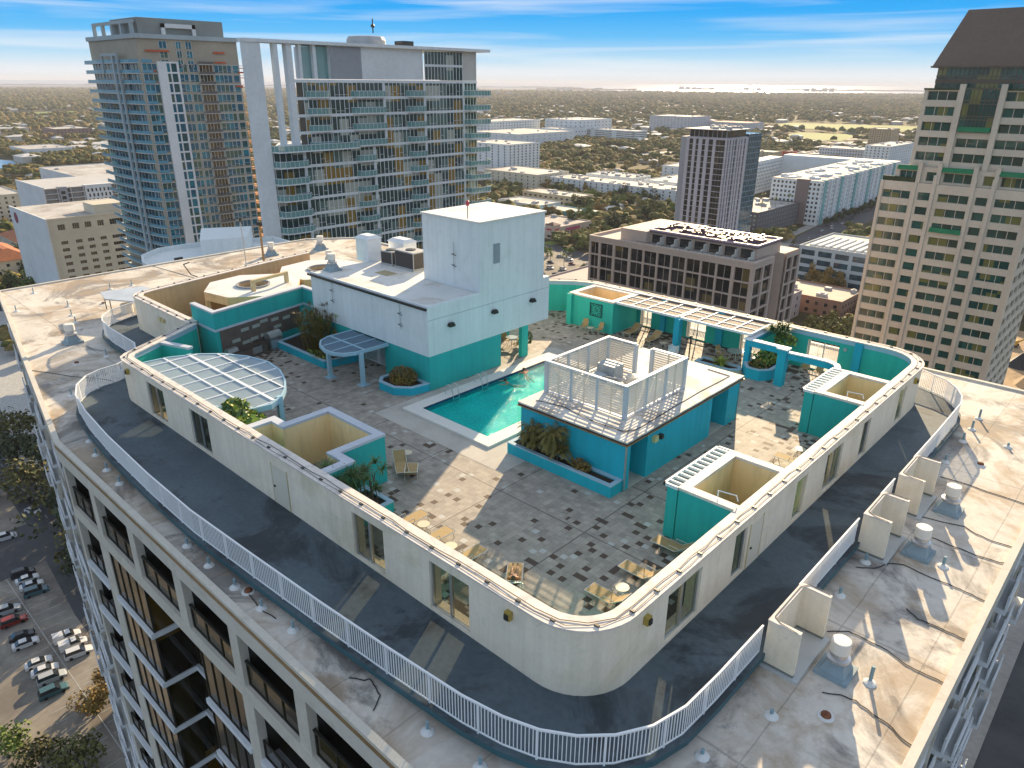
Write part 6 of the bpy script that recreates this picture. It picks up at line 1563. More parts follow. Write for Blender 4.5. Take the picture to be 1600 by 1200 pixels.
# ---------------- cream block and its neighbours at far left
Q = Bld('cream_hotel_block', 'cream block with dark windows and a white side bearing a round red mark', -390, 120)
X = -381.4; zt = -39.5; YA, YB = 99.7, 146
zz = rows(zt - 48, 12, 3.3, .2, 1.75) + [(zt - 4.9, zt - 2.3)]
zz = [z for z in zz if z[1] < zt - 5.5 or z[0] > zt - 5]
Q.face((X, YA), (X, YB), G, zt, [(4, 7.0), (10.2, 13.0), (15.5, 18.3), (21, 23.8), (26.5, 35), (37.5, 44)], zz, nx=lambda w: 3 if w < 4 else 7, gm=dark_glass, fm=cream_b, depth=.5)
Q.b.box(X - 55, YA + .1, G, X - .9, YB, zt - .2, 0); Q.done([cream_b])
b = MB(); b.box(X - 55, YA - .6, G, X + .5, YA + .1, zt + .8); b.build('side_wall', white_b, Q.t)
b = MB(); b.box(X - 52, YA + .2, zt - .2, X - .5, YB, zt); b.build('roof', flat_w, Q.t)
b = MB(); b.ribbon([(X, YA), (X, YB)], -.2, .4, zt - .2, zt + .7); b.build('parapet', cream_b, Q.t)
b = MB(); b.box(X - 18, YA + 22, zt, X - 4, YA + 42, zt + 4.3); b.build('penthouse', cream_b, Q.t)
b = MB(); b.tube((X - 46, YA - .6, zt - 4), (X - 46, YA - .75, zt - 4), 2.7, 20); b.build('round_sign', mat('dark_red_sign', (.25, .03, .06), .6), Q.t)
P = Bld('open_deck_block', 'block with black open decks and a white panel of small windows behind the cream block', -600, 200)
X = -560.0; zt = -47.0; YA, YB = 149, 211
P.b.box(X - 60, YA, G, X - 4, YB, zt, 0); P.b.box(X - 60, YA - .4, G, X, YA + .4, zt + 1, 1)
for k in range(12): P.b.box(X - 4, YA, zt - 3.4 * k - .6, X, YB, zt - 3.4 * k, 0)
for y, w, m in ((YA + 9, 5, 2), (YA + 25, 17, 1), (YA + 46, 9, 1)): P.b.box(X - 4, y, G, X + .2, y + w, zt + .4, m)
for k in range(8): 
    y = YA + k * 8; P.b.box(X - 4, y, G, X + .05, y + .5, zt, 0)
P.done([cmat('pale_frame', (.5, .49, .47)), white_b, gry_b])
for r_ in range(8):
    for c_ in range(6):
        b = MB(); b.box(X + .2, YA + 26.2 + c_ * 2.6 + (r_ % 2) * .6, zt - 4.2 - 3.4 * r_, X + .26, YA + 27.2 + c_ * 2.6 + (r_ % 2) * .6, zt - 2.0 - 3.4 * r_); b.build('window', dark_glass, P.t)
    b = MB(); b.box(X + .2, YA + 10, zt - 4.2 - 3.4 * r_, X + .26, YA + 12.5, zt - 2.2 - 3.4 * r_); b.build('window', dark_glass, P.t)
    b = MB(); b.box(X + .2, YA + 48, zt - 4.2 - 3.4 * r_, X + .26, YA + 49.3, zt - 2.2 - 3.4 * r_); b.build('window', dark_glass, P.t)

def simple(name, lab, x0, y0, x1, y1, zt, wm, nwx, nwy, fl_, ww=1.6, wh=1.7, gm=None, group=None, roofm=None, clutter=6, cat='building', sill=1.0, par=.7, hip=None):
    s = Bld(name, lab, (x0 + x1) / 2, (y0 + y1) / 2, G, group, cat); fh = (zt - G - .6) / fl_
    zs_ = rows(G, fl_, fh, min(sill, fh * .3), min(sill + wh, fh * .85))
    s.face((x0, y0), (x1, y0), G, zt, reg(x1 - x0, nwx, ww, .6), zs_, nx=1, gm=gm, depth=.22); s.face((x1, y0), (x1, y1), G, zt, reg(y1 - y0, nwy, ww, .6), zs_, nx=1, gm=gm, depth=.22)
    s.b.q([(x0, y1, G), (x0, y0, G), (x0, y0, zt), (x0, y1, zt)]); s.b.q([(x1, y1, G), (x0, y1, G), (x0, y1, zt), (x1, y1, zt)])
    s.done([wm]); b = MB()
    if hip: 
        e_ = .8; k = min(x1 - x0, y1 - y0) * .42
        b.prism([(x0 - e_, y0 - e_), (x1 + e_, y0 - e_), (x1 + e_, y1 + e_), (x0 - e_, y1 + e_)], zt, zt + hip, top=[(x0 + k, y0 + k), (x1 - k, y0 + k), (x1 - k, y1 - k), (x0 + k, y1 - k)]); b.build('roof', roofm, s.t)
    else:
        b.box(x0 + .05, y0 + .05, zt - .3, x1 - .05, y1 - .05, zt); b.build('roof', roofm or flat_w, s.t)
        b = MB(); b.ribbon([(x0, y0), (x1, y0), (x1, y1), (x0, y1)], -.1, .35, zt - .05, zt + par, closed=True); b.build('parapet', wm, s.t)
        if clutter: roof_clutter(s.t, x0 + 3, y0 + 3, x1 - 3, y1 - 3, zt, clutter, rb, smin=1.5, smax=min(5, (x1 - x0) * .2))
    return s.t
terra = mat('terracotta_tiles', (.38, .13, .05), .85, var=.2, vs=.4, fine=.12)
simple('cream_apartment_block', 'long cream and white apartment block at the far-left edge', -735, 120, -676, 166, -63, cream_b, 8, 9, 6, gm=dark_glass)
simple('terracotta_house', 'cream house block with a terracotta hip roof, uppermost of the three at far left', -560, 118, -520, 150, -72, cream_b, 8, 5, 3, roofm=terra, hip=5)
simple('terracotta_house', 'cream house block with a terracotta hip roof, at the very left edge', -520, 92, -470, 112, -72, cream_b, 8, 4, 3, roofm=terra, hip=5)
simple('terracotta_house', 'cream house block with a terracotta hip roof, right-hand one beside the white side wall', -478, 118, -440, 136, -73, cream_b, 6, 4, 3, roofm=terra, hip=5)
simple('white_warehouse', 'long low white building by the small lake', -1320, 320, -1240, 380, -73, white_b, 6, 5, 2, clutter=3)
simple('brown_office_slab', 'distant low brown building with pale fins among the trees', -1720, 480, -1640, 545, -69, cmat('brown_brick', (.26, .16, .12)), 10, 10, 4)
simple('white_long_roofed_hall', 'long white-roofed hall behind the open-deck block', -900, 240, -700, 330, -66, white_b, 8, 10, 2)
simple('hospital_wing', 'white curved-looking hospital wing, leftmost of the white group', -1110, 1050, -1036, 1195, -50, white_b, 8, 18, 7, ww=2.6)
simple('hospital_building', 'lower white hospital block in front of the leftmost wing', -1000, 960, -880, 1110, -62, white_b, 8, 10, 4)
simple('hospital_wing', 'white stepped hospital building in the middle of the white group', -1010, 1180, -925, 1290, -47, white_b, 7, 9, 6, ww=3)
simple('hospital_annex', 'lower white annex in front of the middle hospital building', -960, 1110, -915, 1195, -60, white_b, 6, 9, 3, ww=3.5)
simple('striped_parking_deck', 'white striped parking deck right of the hospital', -960, 1205, -806, 1240, -63, white_b, 3, 3, 6, ww=40, wh=1.3)
simple('stepped_apartment_tower', 'white and teal ten-storey tower in front of the hospital', -690, 655, -617, 712, -48.5, white_b, 7, 8, 11, ww=2.4, gm=blue_glass)
simple('cream_lowrise', 'cream low-rise apartment building at the foot of the white and teal tower', -590, 588, -512, 640, -69, cream_b, 9, 6, 4)
simple('stucco_lowrise', 'pinkish low building left of the cream low-rise', -690, 600, -600, 640, -74, cmat('pink_stucco', (.5, .36, .27)), 9, 6, 3)
# long white block with courtyards
LB = simple('courtyard_apartments', 'long white low-rise apartments with flat white roofs and courtyards', -508, 604, -352, 640, -71.5, white_b, 22, 6, 4, clutter=30)
simple('courtyard_apartments', 'left rear wing of the long white low-rise apartments', -500, 655, -440, 690, -71.5, white_b, 9, 6, 4, clutter=14)
simple('courtyard_apartments', 'right rear wing of the long white low-rise apartments', -425, 655, -350, 760, -71.5, white_b, 9, 16, 4, clutter=30)
simple('white_rowhouses', 'white row of flats behind the long low-rise, near the grey tower', -470, 760, -390, 800, -68, white_b, 9, 6, 4, clutter=10)
# grey striped tower
X0, X1, Y0, Y1 = -226, -201, 389, 415; zt = -8
gt_ = Bld('striped_grey_tower', 'slim grey and white striped apartment tower in the middle distance', -210, 400)
zs_ = rows(zt - 3.12 * 24 - .6, 24, 3.12, .12, 2.98)
gt_.face((X0, Y0), (X1, Y0), G, zt, [(1.9, 4.3), (6.0, 7.8), (10.0, 12.0), (14.0, 16.8), (18.5, 24.2)], zs_, nx=lambda w: 3 if w > 4 else 1, gm=dark_glass, fm=gry_b, depth=.5)
gt_.face((X1, Y0), (X1, Y1), G, zt, [(1.0, 2.4), (4, 5.6), (7.5, 9), (10.2, 12.6), (14.5, 15.8), (17.5, 19), (21.2, 23.2)], zs_, nx=1, gm=blue_glass, fm=gry_b, depth=.5)
gt_.b.box(X0 - 5, Y0 + 2.5, G, X0, Y1, zt, 1); gt_.b.box(X0, Y0 + 1, G, X1 - 1, Y1, zt - .1, 0); gt_.b.box(X0, Y0 + .5, zt, X1 - .5, Y1 - 1, zt + .4, 0)
gt_.done([cmat('pale_grey_panel', (.44, .42, .45)), gry_b])
b = MB(); b.box(X1 - 12, Y1, G, X1, 432, -6.5, 0)
for k in range(26): b.box(X1 - 12, Y1 - .1, -8 - 3.12 * k, X1 + .12, 432.1, -7.6 - 3.12 * k, 1)
for k in range(8): b.box(X1, Y1 + 2.2 * k, G, X1 + .15, Y1 + 2.2 * k + .3, -6.5, 1)
b.build('blue_glass_wing', [blue_glass, mat('blue_grey_mullion', (.14, .22, .28), .5)], gt_.t)
b = MB(); b.box(X0 + 1, Y0 + 1.5, zt + .4, X1 - 1, Y1 - 2, zt + 4.2, 0)
for k in range(9): b.box(X0 + 1 + 2.85 * k, Y0 + 1.3, zt + .4, X0 + 1.3 + 2.85 * k, Y0 + 1.55, zt + 4.2, 1)
b.box(X0 - 2.5, Y0 - .5, zt + 4.2, X1 + 1, Y1, zt + 4.6, 1); b.build('glass_penthouse', [dark_glass, gry_b], gt_.t)
roof_clutter(gt_.t, X0 + 6, Y0 + 4, X1 - 2, Y1 - 4, zt + 4.6, 16, rb, mat('rooftop_metal', (.4, .4, .4)))
# garage with palms, white H-shaped apartments, others on the right
gg = simple('dotted_garage', 'dark parking garage with small square openings and palms on its roof', -300, 518, -236, 590, -67.5, cmat('dark_garage_wall', (.12, .115, .12)), 16, 16, 5, ww=1.6, wh=1.5, gm=glass('pale_opening', (.34, .36, .36)), clutter=10)
wa = Bld('white_street_apartments', 'long white and teal eight-storey apartments along the avenue', -260, 680)
zt = -50; z8 = rows(G + 2, 9, 3.5, .6, 2.4)
wa.face((-262, 592), (-221, 592), G, zt, reg(41, 12, 1.7, .8), z8, nx=1, depth=.3, gm=dark_glass)
wa.face((-221, 592), (-230, 800), G, zt, reg(208, 52, 1.8, 1), z8, nx=1, depth=.3, gm=dark_glass)
wa.face((-330, 640), (-345, 800), G, zt - 2, reg(160, 36, 2.0, 1), z8[:-1], nx=1, depth=.3, gm=dark_glass); wa.face((-345, 600), (-300, 600), G, zt - 6, reg(45, 11, 2, 1), z8[:-2], nx=1, depth=.3, gm=dark_glass); wa.face((-345, 640), (-330, 640), G, zt - 2, reg(15, 4, 2, 1), z8[:-1], nx=1, depth=.3, gm=dark_glass); wa.b.box(-262, 593, G, -226, 600, zt, 0); wa.b.prism([(-262, 600), (-222, 600), (-231, 800), (-271, 800)], G, zt - .1, 0); wa.b.prism([(-345, 641), (-331, 641), (-346, 800), (-360, 800)], G, zt - 2, 0); wa.b.prism([(-345, 800), (-231, 800), (-232, 820), (-346, 820)], G, zt, 0); wa.b.prism([(-345, 601), (-300, 601), (-300, 625), (-345, 625)], G, zt - 6, 0)
for k in range(16):
    s = 6 + k * 12.8; xx = -221 - 9 * s / 208; wa.b.box(xx - 3, 592 + s, G, xx + 1.0, 592 + s + 3.6, zt + .8, 0 if k % 3 else 1)
wa.b.box(-241, 591, G, -231, 594, zt + 1, 2)
wa.done([white_b, cmat('teal_panel', (.20, .42, .42)), cmat('brown_corner_panel', (.20, .15, .14))])
b = MB(); b.prism([(-262, 592), (-221, 592), (-230, 800), (-271, 800)], zt, zt + .3); b.build('roof', flat_w, wa.t); roof_clutter(wa.t, -262, 600, -232, 790, zt + .3, 40, rb, smin=3, smax=9, m=white_b)
simple('pale_long_apartments', 'long pale five-storey block behind the avenue apartments', -428, 1112, -350, 1160, -64, cmat('pale_grey_stucco', (.5, .5, .52)), 20, 8, 5)
simple('tan_slab_tower', 'tan slab block with balconies in the right distance', -470, 1440, -432, 1482, -52, cmat('tan_brick', (.46, .34, .20)), 9, 6, 9)
simple('white_balcony_tower', 'white ten-storey tower tucked beside the tan office tower', -330, 1006, -300, 1104, -50.5, white_b, 6, 12, 10)
simple('beige_block', 'beige block left of the red one beyond the grey tower', -560, 1060, -472, 1090, -71, cmat('beige_stucco', (.5, .42, .28)), 14, 4, 4)
simple('red_block', 'small bright red block beyond the grey tower', -471, 1088, -456, 1102, -71, cmat('red_wall', (.45, .09, .06)), 2, 2, 3, clutter=1)
simple('beige_block', 'beige block right of the red one beyond the grey tower', -450, 1090, -400, 1150, -72, cmat('beige_stucco', (.5, .42, .28)), 8, 8, 4)
simple('distant_apartments', 'pale distant apartments with a reddish roof right of the grey tower top', -900, 1640, -800, 1720, -62, cmat('pale_grey_stucco', (.5, .5, .52)), 12, 8, 6, roofm=terra)
simple('distant_apartments', 'grey distant apartments directly behind the grey tower top', -1010, 1560, -900, 1650, -50, cmat('pale_grey_stucco', (.5, .5, .52)), 12, 8, 9)
# glass low building, brick building, shop
gb = simple('glass_office_lowrise', 'low glass building with sawtooth white roof strips before the tan tower', -160, 410, -112, 460, -64, cmat('pale_blue_frame', (.46, .52, .55)), 5, 5, 4, ww=7.5, wh=3.0, gm=blue_glass, clutter=0)
b = MB()
for k in range(9): b.prism([(-156 + 4.2 * k, 414), (-154 + 4.2 * k, 414), (-154 + 4.2 * k, 446), (-156 + 4.2 * k, 446)], -64, -62.9)
b.box(-132, 440, -64, -120, 452, -59.5); b.build('rooflight_strips', white_b, gb)
simple('brick_lowrise', 'low brick building with a tan flat roof before the tan tower', -150, 352, -113, 380, -76, cmat('dull_brick', (.30, .17, .12)), 8, 7, 2, clutter=4, roofm=cmat('tan_roof', (.42, .33, .26)))
simple('white_lowrise', 'small white building with a brown roof at the avenue bend', -150, 480, -118, 510, -74, white_b, 5, 5, 2, clutter=4)
simple('dark_lowrise', 'dark-walled low building with a white roof next to the brick one', -165, 340, -140, 352, -78, cmat('dark_wall', (.07, .06, .06)), 5, 2, 1, clutter=5)
sh = simple('corner_shop', 'low cream and rose corner shop with a grey flat roof behind the lift tower', -372, 402, -334, 446, -76.5, cmat('shop_cream', (.55, .44, .36)), 6, 7, 1, ww=3.6, wh=3, clutter=5, roofm=flat_r)
b = MB(); b.box(-333.9, 416, -79.6, -333.4, 432, -77.4); b.build('shop_fascia', cmat('rose_fascia', (.45, .10, .16)), sh)
b = MB(); b.box(-341, 401.2, -81, -333.2, 409, -74); b.build('entrance_bay', cmat('shop_cream', (.55, .44, .36)), sh)
b = MB(); b.prism([(-341.5, 400.8), (-332.8, 400.8), (-332.8, 409.5), (-341.5, 409.5)], -74, -72.2, top=[(-337.2, 405), (-337, 405), (-337, 405.2), (-337.2, 405.2)]); b.build('hip_roof', cmat('brown_shingle', (.14, .08, .07)), sh)
b = MB(); b.box(-339.5, 401.0, -77.6, -335, 401.18, -76.4); b.box(-333.18, 403, -77.6, -333.0, 407, -76.4); b.build('shop_sign', mat('red_sign', (.5, .05, .08), .6), sh)
simple('white_roof_low_building', 'small low building with a bright white roof right behind the lift tower', -410, 478, -378, 500, -79, cmat('teal_panel', (.20, .42, .42)), 5, 4, 1, clutter=1)
simple('white_roof_low_building', 'long low white-roofed building just left of the bright small one', -470, 486, -420, 515, -79, white_b, 8, 4, 1, clutter=6)
simple('beige_office_low', 'two-storey beige office below the cream low-rise', -480, 530, -415, 556, -76, cmat('beige_stucco', (.5, .42, .28)), 10, 4, 2, ww=3)
simple('garage_roof_block', 'low building with a pinkish-grey roof beside the brown-pink block', -235, 230, -130, 345, -72, cmat('dull_pink_roof', (.40, .33, .31)), 14, 14, 3, clutter=8, roofm=cmat('dull_pink_roof', (.40, .33, .31)))
# ================================================ ground, roads, water
def ground_mat():
    m = bpy.data.materials.new('suburban_ground'); m.use_nodes = True; n = m.node_tree; L = n.links; b = n.nodes['Principled BSDF']; b.inputs['Roughness'].default_value = .95; b.inputs['Specular IOR Level'].default_value = .1
    tc = n.nodes.new('ShaderNodeTexCoord'); def_ = []
    def N(sc, det=8, ro=.65):
        x = n.nodes.new('ShaderNodeTexNoise'); x.inputs['Scale'].default_value = sc; x.inputs['Detail'].default_value = det; x.inputs['Roughness'].default_value = ro; L.new(tc.outputs['Object'], x.inputs['Vector']); return x.outputs[0]
    a = n.nodes.new('ShaderNodeValToRGB'); L.new(N(.028), a.inputs[0]); e = a.color_ramp.elements
    e[0].position = .3; e[0].color = (.045, .048, .022, 1); e[1].position = .72; e[1].color = (.17, .14, .09, 1); x = e.new(.5); x.color = (.085, .075, .035, 1)
    c = n.nodes.new('ShaderNodeValToRGB'); L.new(N(.004, 4), c.inputs[0]); e = c.color_ramp.elements; e[0].position = .4; e[0].color = (.75, .75, .7, 1); e[1].position = .62; e[1].color = (1.25, 1.2, 1.1, 1)
    mx = n.nodes.new('ShaderNodeMixRGB'); mx.blend_type = 'MULTIPLY'; mx.inputs[0].default_value = 1; L.new(a.outputs[0], mx.inputs[1]); L.new(c.outputs[0], mx.inputs[2]); L.new(mx.outputs[0], b.inputs['Base Color'])
    return m
b = MB(); R0 = 26000; n_ = 48
b.f.append(tuple(range(n_))); b.m.append(0); b.v = [(R0 * cos(2 * pi * k / n_), R0 * sin(2 * pi * k / n_), G) for k in range(n_)]
struct(b.build('ground', ground_mat()))
wat = mat('bay_water', (.10, .16, .20), .25, var=.05, vs=.001, spec=.8)
b = MB()
def sector(b, r0, r1, a0, a1, z_, n=24):
    for k in range(n):
        t0 = radians(a0 + (a1 - a0) * k / n); t1 = radians(a0 + (a1 - a0) * (k + 1) / n)
        b.q([(r0 * cos(t0), r0 * sin(t0), z_), (r1 * cos(t0), r1 * sin(t0), z_), (r1 * cos(t1), r1 * sin(t1), z_), (r0 * cos(t1), r0 * sin(t1), z_)])
sector(b, 14500, 80000, 60, 205, G + .5)
b2 = MB(); sector(b2, 9500, 14500, 112, 127, G + .4, 10); sector(b2, 11500, 14500, 98, 112, G + .4, 8); sector(b2, 8500, 9800, 148, 158, G + .4, 8); b2.v, b2.f, b2.m
i = len(b.v); b.v += b2.v; b.f += [tuple(i + q for q in f) for f in b2.f]; b.m += b2.m
struct(b.build('bay_water', wat))
shore = mat('far_shore_land', (.07, .07, .06), .95, var=.3, vs=.002)
b = MB(); rs = random.Random(2)
for a0, a1, r in ((96, 121, 15800), (124, 131, 13200), (128, 150, 17500), (150, 176, 16500), (60, 96, 15000)):
    k = a0
    while k < a1:
        w = rs.uniform(.3, .8); t0, t1 = radians(k), radians(k + w); h = rs.uniform(12, 26); r_ = r * rs.uniform(.98, 1.02)
        b.prism([(r_ * cos(t0), r_ * sin(t0)), (r_ * cos(t1), r_ * sin(t1)), (r_ * 1.05 * cos(t1), r_ * 1.05 * sin(t1)), (r_ * 1.05 * cos(t0), r_ * 1.05 * sin(t0))], G, G + h); k += w * .97
struct(b.build('far_shore', shore))
b = MB()
for a, r in ((133.5, 6500), (134.2, 6600), (127.2, 9000), (136.5, 9500), (129.8, 12000), (116.6, 14800), (117.4, 14900), (119.8, 15000), (121, 15100), (112.6, 13000), (111.9, 13200), (155.2, 9500), (156.0, 9400)):
    t = radians(a); x, y = r * cos(t), r * sin(t); s = r / 120; 
    for q in range(3): b.box(x + q * s * .9, y + q * s * .2, G, x + q * s * .9 + s * .6, y + s * .4 + q * s * .2, G + rs.uniform(20, 45) * (r / 14000 + .3))
tag(b.build('far_towers', cmat('far_building_grey', (.42, .43, .45))), 'far-off clusters of pale high-rises on the horizon', 'buildings', None, 'stuff')
asph = mat('asphalt_road', (.060, .062, .068), .85, var=.18, vs=.08, fine=.1, stain=[((.10, .10, .10), .05, .5, .7, .5)])
concl = mat('pale_concrete_lot', (.27, .24, .20), .9, var=.15, vs=.06, fine=.12, stain=[((.13, .115, .10), .05, .46, .66, .8)])  # pale concrete shared by the parking lots
side_m = mat('pavement_slab', (.34, .32, .29), .9, var=.12, vs=.1, fine=.1)
EXC = []
def road(name, pts, w, mtl, z_=.05, excl=True):
    b = MB(); b.ribbon(pts, -w / 2, w / 2, G, G + z_)
    if excl:
        for a, c in zip(pts, pts[1:]): EXC.append((Vector(a), Vector(c), w / 2 + 4))
    return struct(b.build(name, mtl))
road('avenue', [(-150, 425), (-178, 480), (-200, 540), (-207, 600), (-222, 800), (-240, 1100)], 26, asph)
road('avenue_pavement', [(-171, 415), (-200, 480), (-219, 540), (-224.5, 600), (-238, 800)], 7, side_m, .2, False)
road('cross_street', [(-60, 470), (-200, 500), (-330, 497)], 16, asph, .06)
road('back_street', [(-600, 560), (-330, 575), (-232, 580)], 12, asph, .055)
road('plaza_street', [(-180, 395), (-270, 370), (-330, 385), (-420, 395)], 14, asph, .05)
road('highway', [(-1100, 520), (-725, 727), (-667, 1046), (-620, 1500), (-300, 2300)], 20, mat('pale_highway_concrete', (.46, .42, .38), .9, var=.1, vs=.02), .5)
road('far_highway', [(-560, 1500), (-420, 1700), (-250, 2050), (50, 3000)], 34, mat('pale_highway_concrete', (.46, .42, .38)), .5)
b = MB(); b.box(-340, 300, G, -248, 372, G + .04); struct(b.build('shop_parking_lot', concl)); 
b = MB(); b.box(-216, 392, G, -146, 470, G + .03); struct(b.build('side_parking_lot', mat('grey_lot', (.16, .155, .15), .9, var=.2, vs=.1)))
b = MB(); b.box(-290, -60, G, -88, 33, G + .04); struct(b.build('parking_lot', concl))
b = MB(); b.prism([(-190, -60), (-160, -60), (-176, 31), (-196, 31)], G + .04, G + .07); b.prism([(-900, 60), (-196, 31), (-150, 27.5), (-88, 27.5), (-88, 30.5), (-150, 31), (-196, 46), (-900, 80)], G + .04, G + .075); struct(b.build('side_street', asph))
b = MB(); b.prism([(-420, 70), (-230, 38), (-215, 52), (-400, 90)], G + .08, G + .12)
for k in range(30):
    x = -178 + 3.1 * k
    b.box(x, 15.3, G + .06, x + .12, 20.6, G + .065); b.box(x, 21.6, G + .06, x + .12, 26.9, G + .065)
b.box(-178, 21.0, G + .06, -90, 21.15, G + .065)
for k in range(60): b.box(-300 + 5 * k * .98, 35.5 + 0, G + .08, -298 + 5 * k * .98, 35.65, G + .085)
struct(b.build('road_markings', mat('worn_white_paint', (.42, .42, .40), .8, var=.3, vs=2)))
b = MB(); 
for k in range(34): x = -175 - k * .6; b.box(-182 + k * 0, 478, G, -182, 478, G)
for k in range(14):
    b.box(-222 + k * 2.4, 507.5, G + .07, -221 + k * 2.4, 511.5, G + .075); b.box(-192 + k * .1, 484 + k * 1.6, G + .07, -188, 484.8 + k * 1.6, G + .075)
struct(b.build('zebra_crossings', mat('worn_white_paint', (.42, .42, .40))))
b = MB(); b.prism([(-1290, 215), (-1120, 215), (-1100, 285), (-1180, 300), (-1300, 265)], G + .3, G + .5); struct(b.build('lake_water', mat('pale_lake_water', (.20, .30, .36), .15, var=.03)))
grass = mat('bright_grass', (.17, .22, .035), .95, var=.2, vs=.02)
b = MB(); b.prism([(-2950, 700), (-2650, 760), (-2700, 1050), (-3000, 980)], G, G + .6); b.prism([(-1080, 300), (-900, 300), (-880, 380), (-1060, 400)], G, G + .5); b.prism([(-900, 1900), (-560, 2000), (-600, 2300), (-950, 2200)], G, G + .6); b.prism([(-700, 1560), (-560, 1560), (-600, 1800), (-740, 1780)], G, G + .6); b.prism([(-332, 386), (-322, 386), (-322, 398), (-332, 398)], G, G + .2)
tag(b.build('lawn', grass), 'bright grass fields among the trees', 'grass', None, 'stuff')
b = MB(); b.box(-3, -40, G, 13, 900, G + .06); struct(b.build('east_street', asph))
b = MB(); b.box(-14, 64, G, -3, 300, G + .2); struct(b.build('east_pavement', side_m))
b = MB()
for k in range(60): b.box(4.9, -20 + 9 * k, G + .06, 5.1, -16 + 9 * k, G + .07)
struct(b.build('lane_markings', mat('worn_white_paint', (.42, .42, .40))))
b = MB(); b.prism([(-640, 76), (-268, 36.5), (-232, 38), (-210, 60), (-300, 70), (-640, 160)], G + .08, G + .10); struct(b.build('wide_street', mat('dark_street_asphalt', (.045, .047, .05), .9, var=.2, vs=.05)))  # asphalt a little darker than on the other roads
# building site beyond the right edge of the roof
b = MB(); b.prism([(-60, 300), (60, 300), (60, 400), (-50, 392)], G, G + .15); struct(b.build('building_site', mat('sandy_earth', (.40, .27, .15), .95, var=.3, vs=.08, fine=.2)))
t = empty('excavator', (-44, 366, G), 'small yellow excavator on the building site beyond the office tower', 'excavator')
b = MB(); b.box(-46, 364, G + .9, -42.5, 368, G + 3.0); b.build('body', mat('machine_yellow', (.55, .32, .02), .5), t)
b = MB(); b.tube((-42.5, 366, G + 2), (-38, 366, G + 6), .35, 6); b.tube((-38, 366, G + 6), (-35.5, 366, G + 2), .28, 6); b.build('boom', mat('machine_yellow', (.55, .32, .02)), t)
b = MB(); b.box(-46.5, 363.6, G, -42, 364.6, G + 1); b.box(-46.5, 367.4, G, -42, 368.4, G + 1); b.build('tracks', black_m, t)
for k, (x, y, s, lab) in enumerate(((-36, 340, 7, 'dark tent-like heap on the building site'), (-30, 318, 6, 'sandy heap on the building site near the roof edge'), (-28, 334, 5, 'orange-brown heap on the building site'))):
    b = MB(); b.prism([(x + s * cos(a * pi / 4) * rs.uniform(.8, 1.2), y + s * sin(a * pi / 4)) for a in range(8)], G, G + s * .8, top=[(x + s * .15 * cos(a * pi / 4), y + s * .15 * sin(a * pi / 4)) for a in range(8)])
    tag(b.build('earth_heap', (black_m, cmat('sand', (.45, .32, .18)), cmat('orange_earth', (.5, .22, .08)))[k]), lab, 'heap')
# buildings under the right edge of the frame
simple('street_building', 'dark low building far below the right edge of the roof', 16, 84, 46, 130, -60, cmat('tan_roof', (.42, .33, .26)), 6, 8, 6, clutter=4)

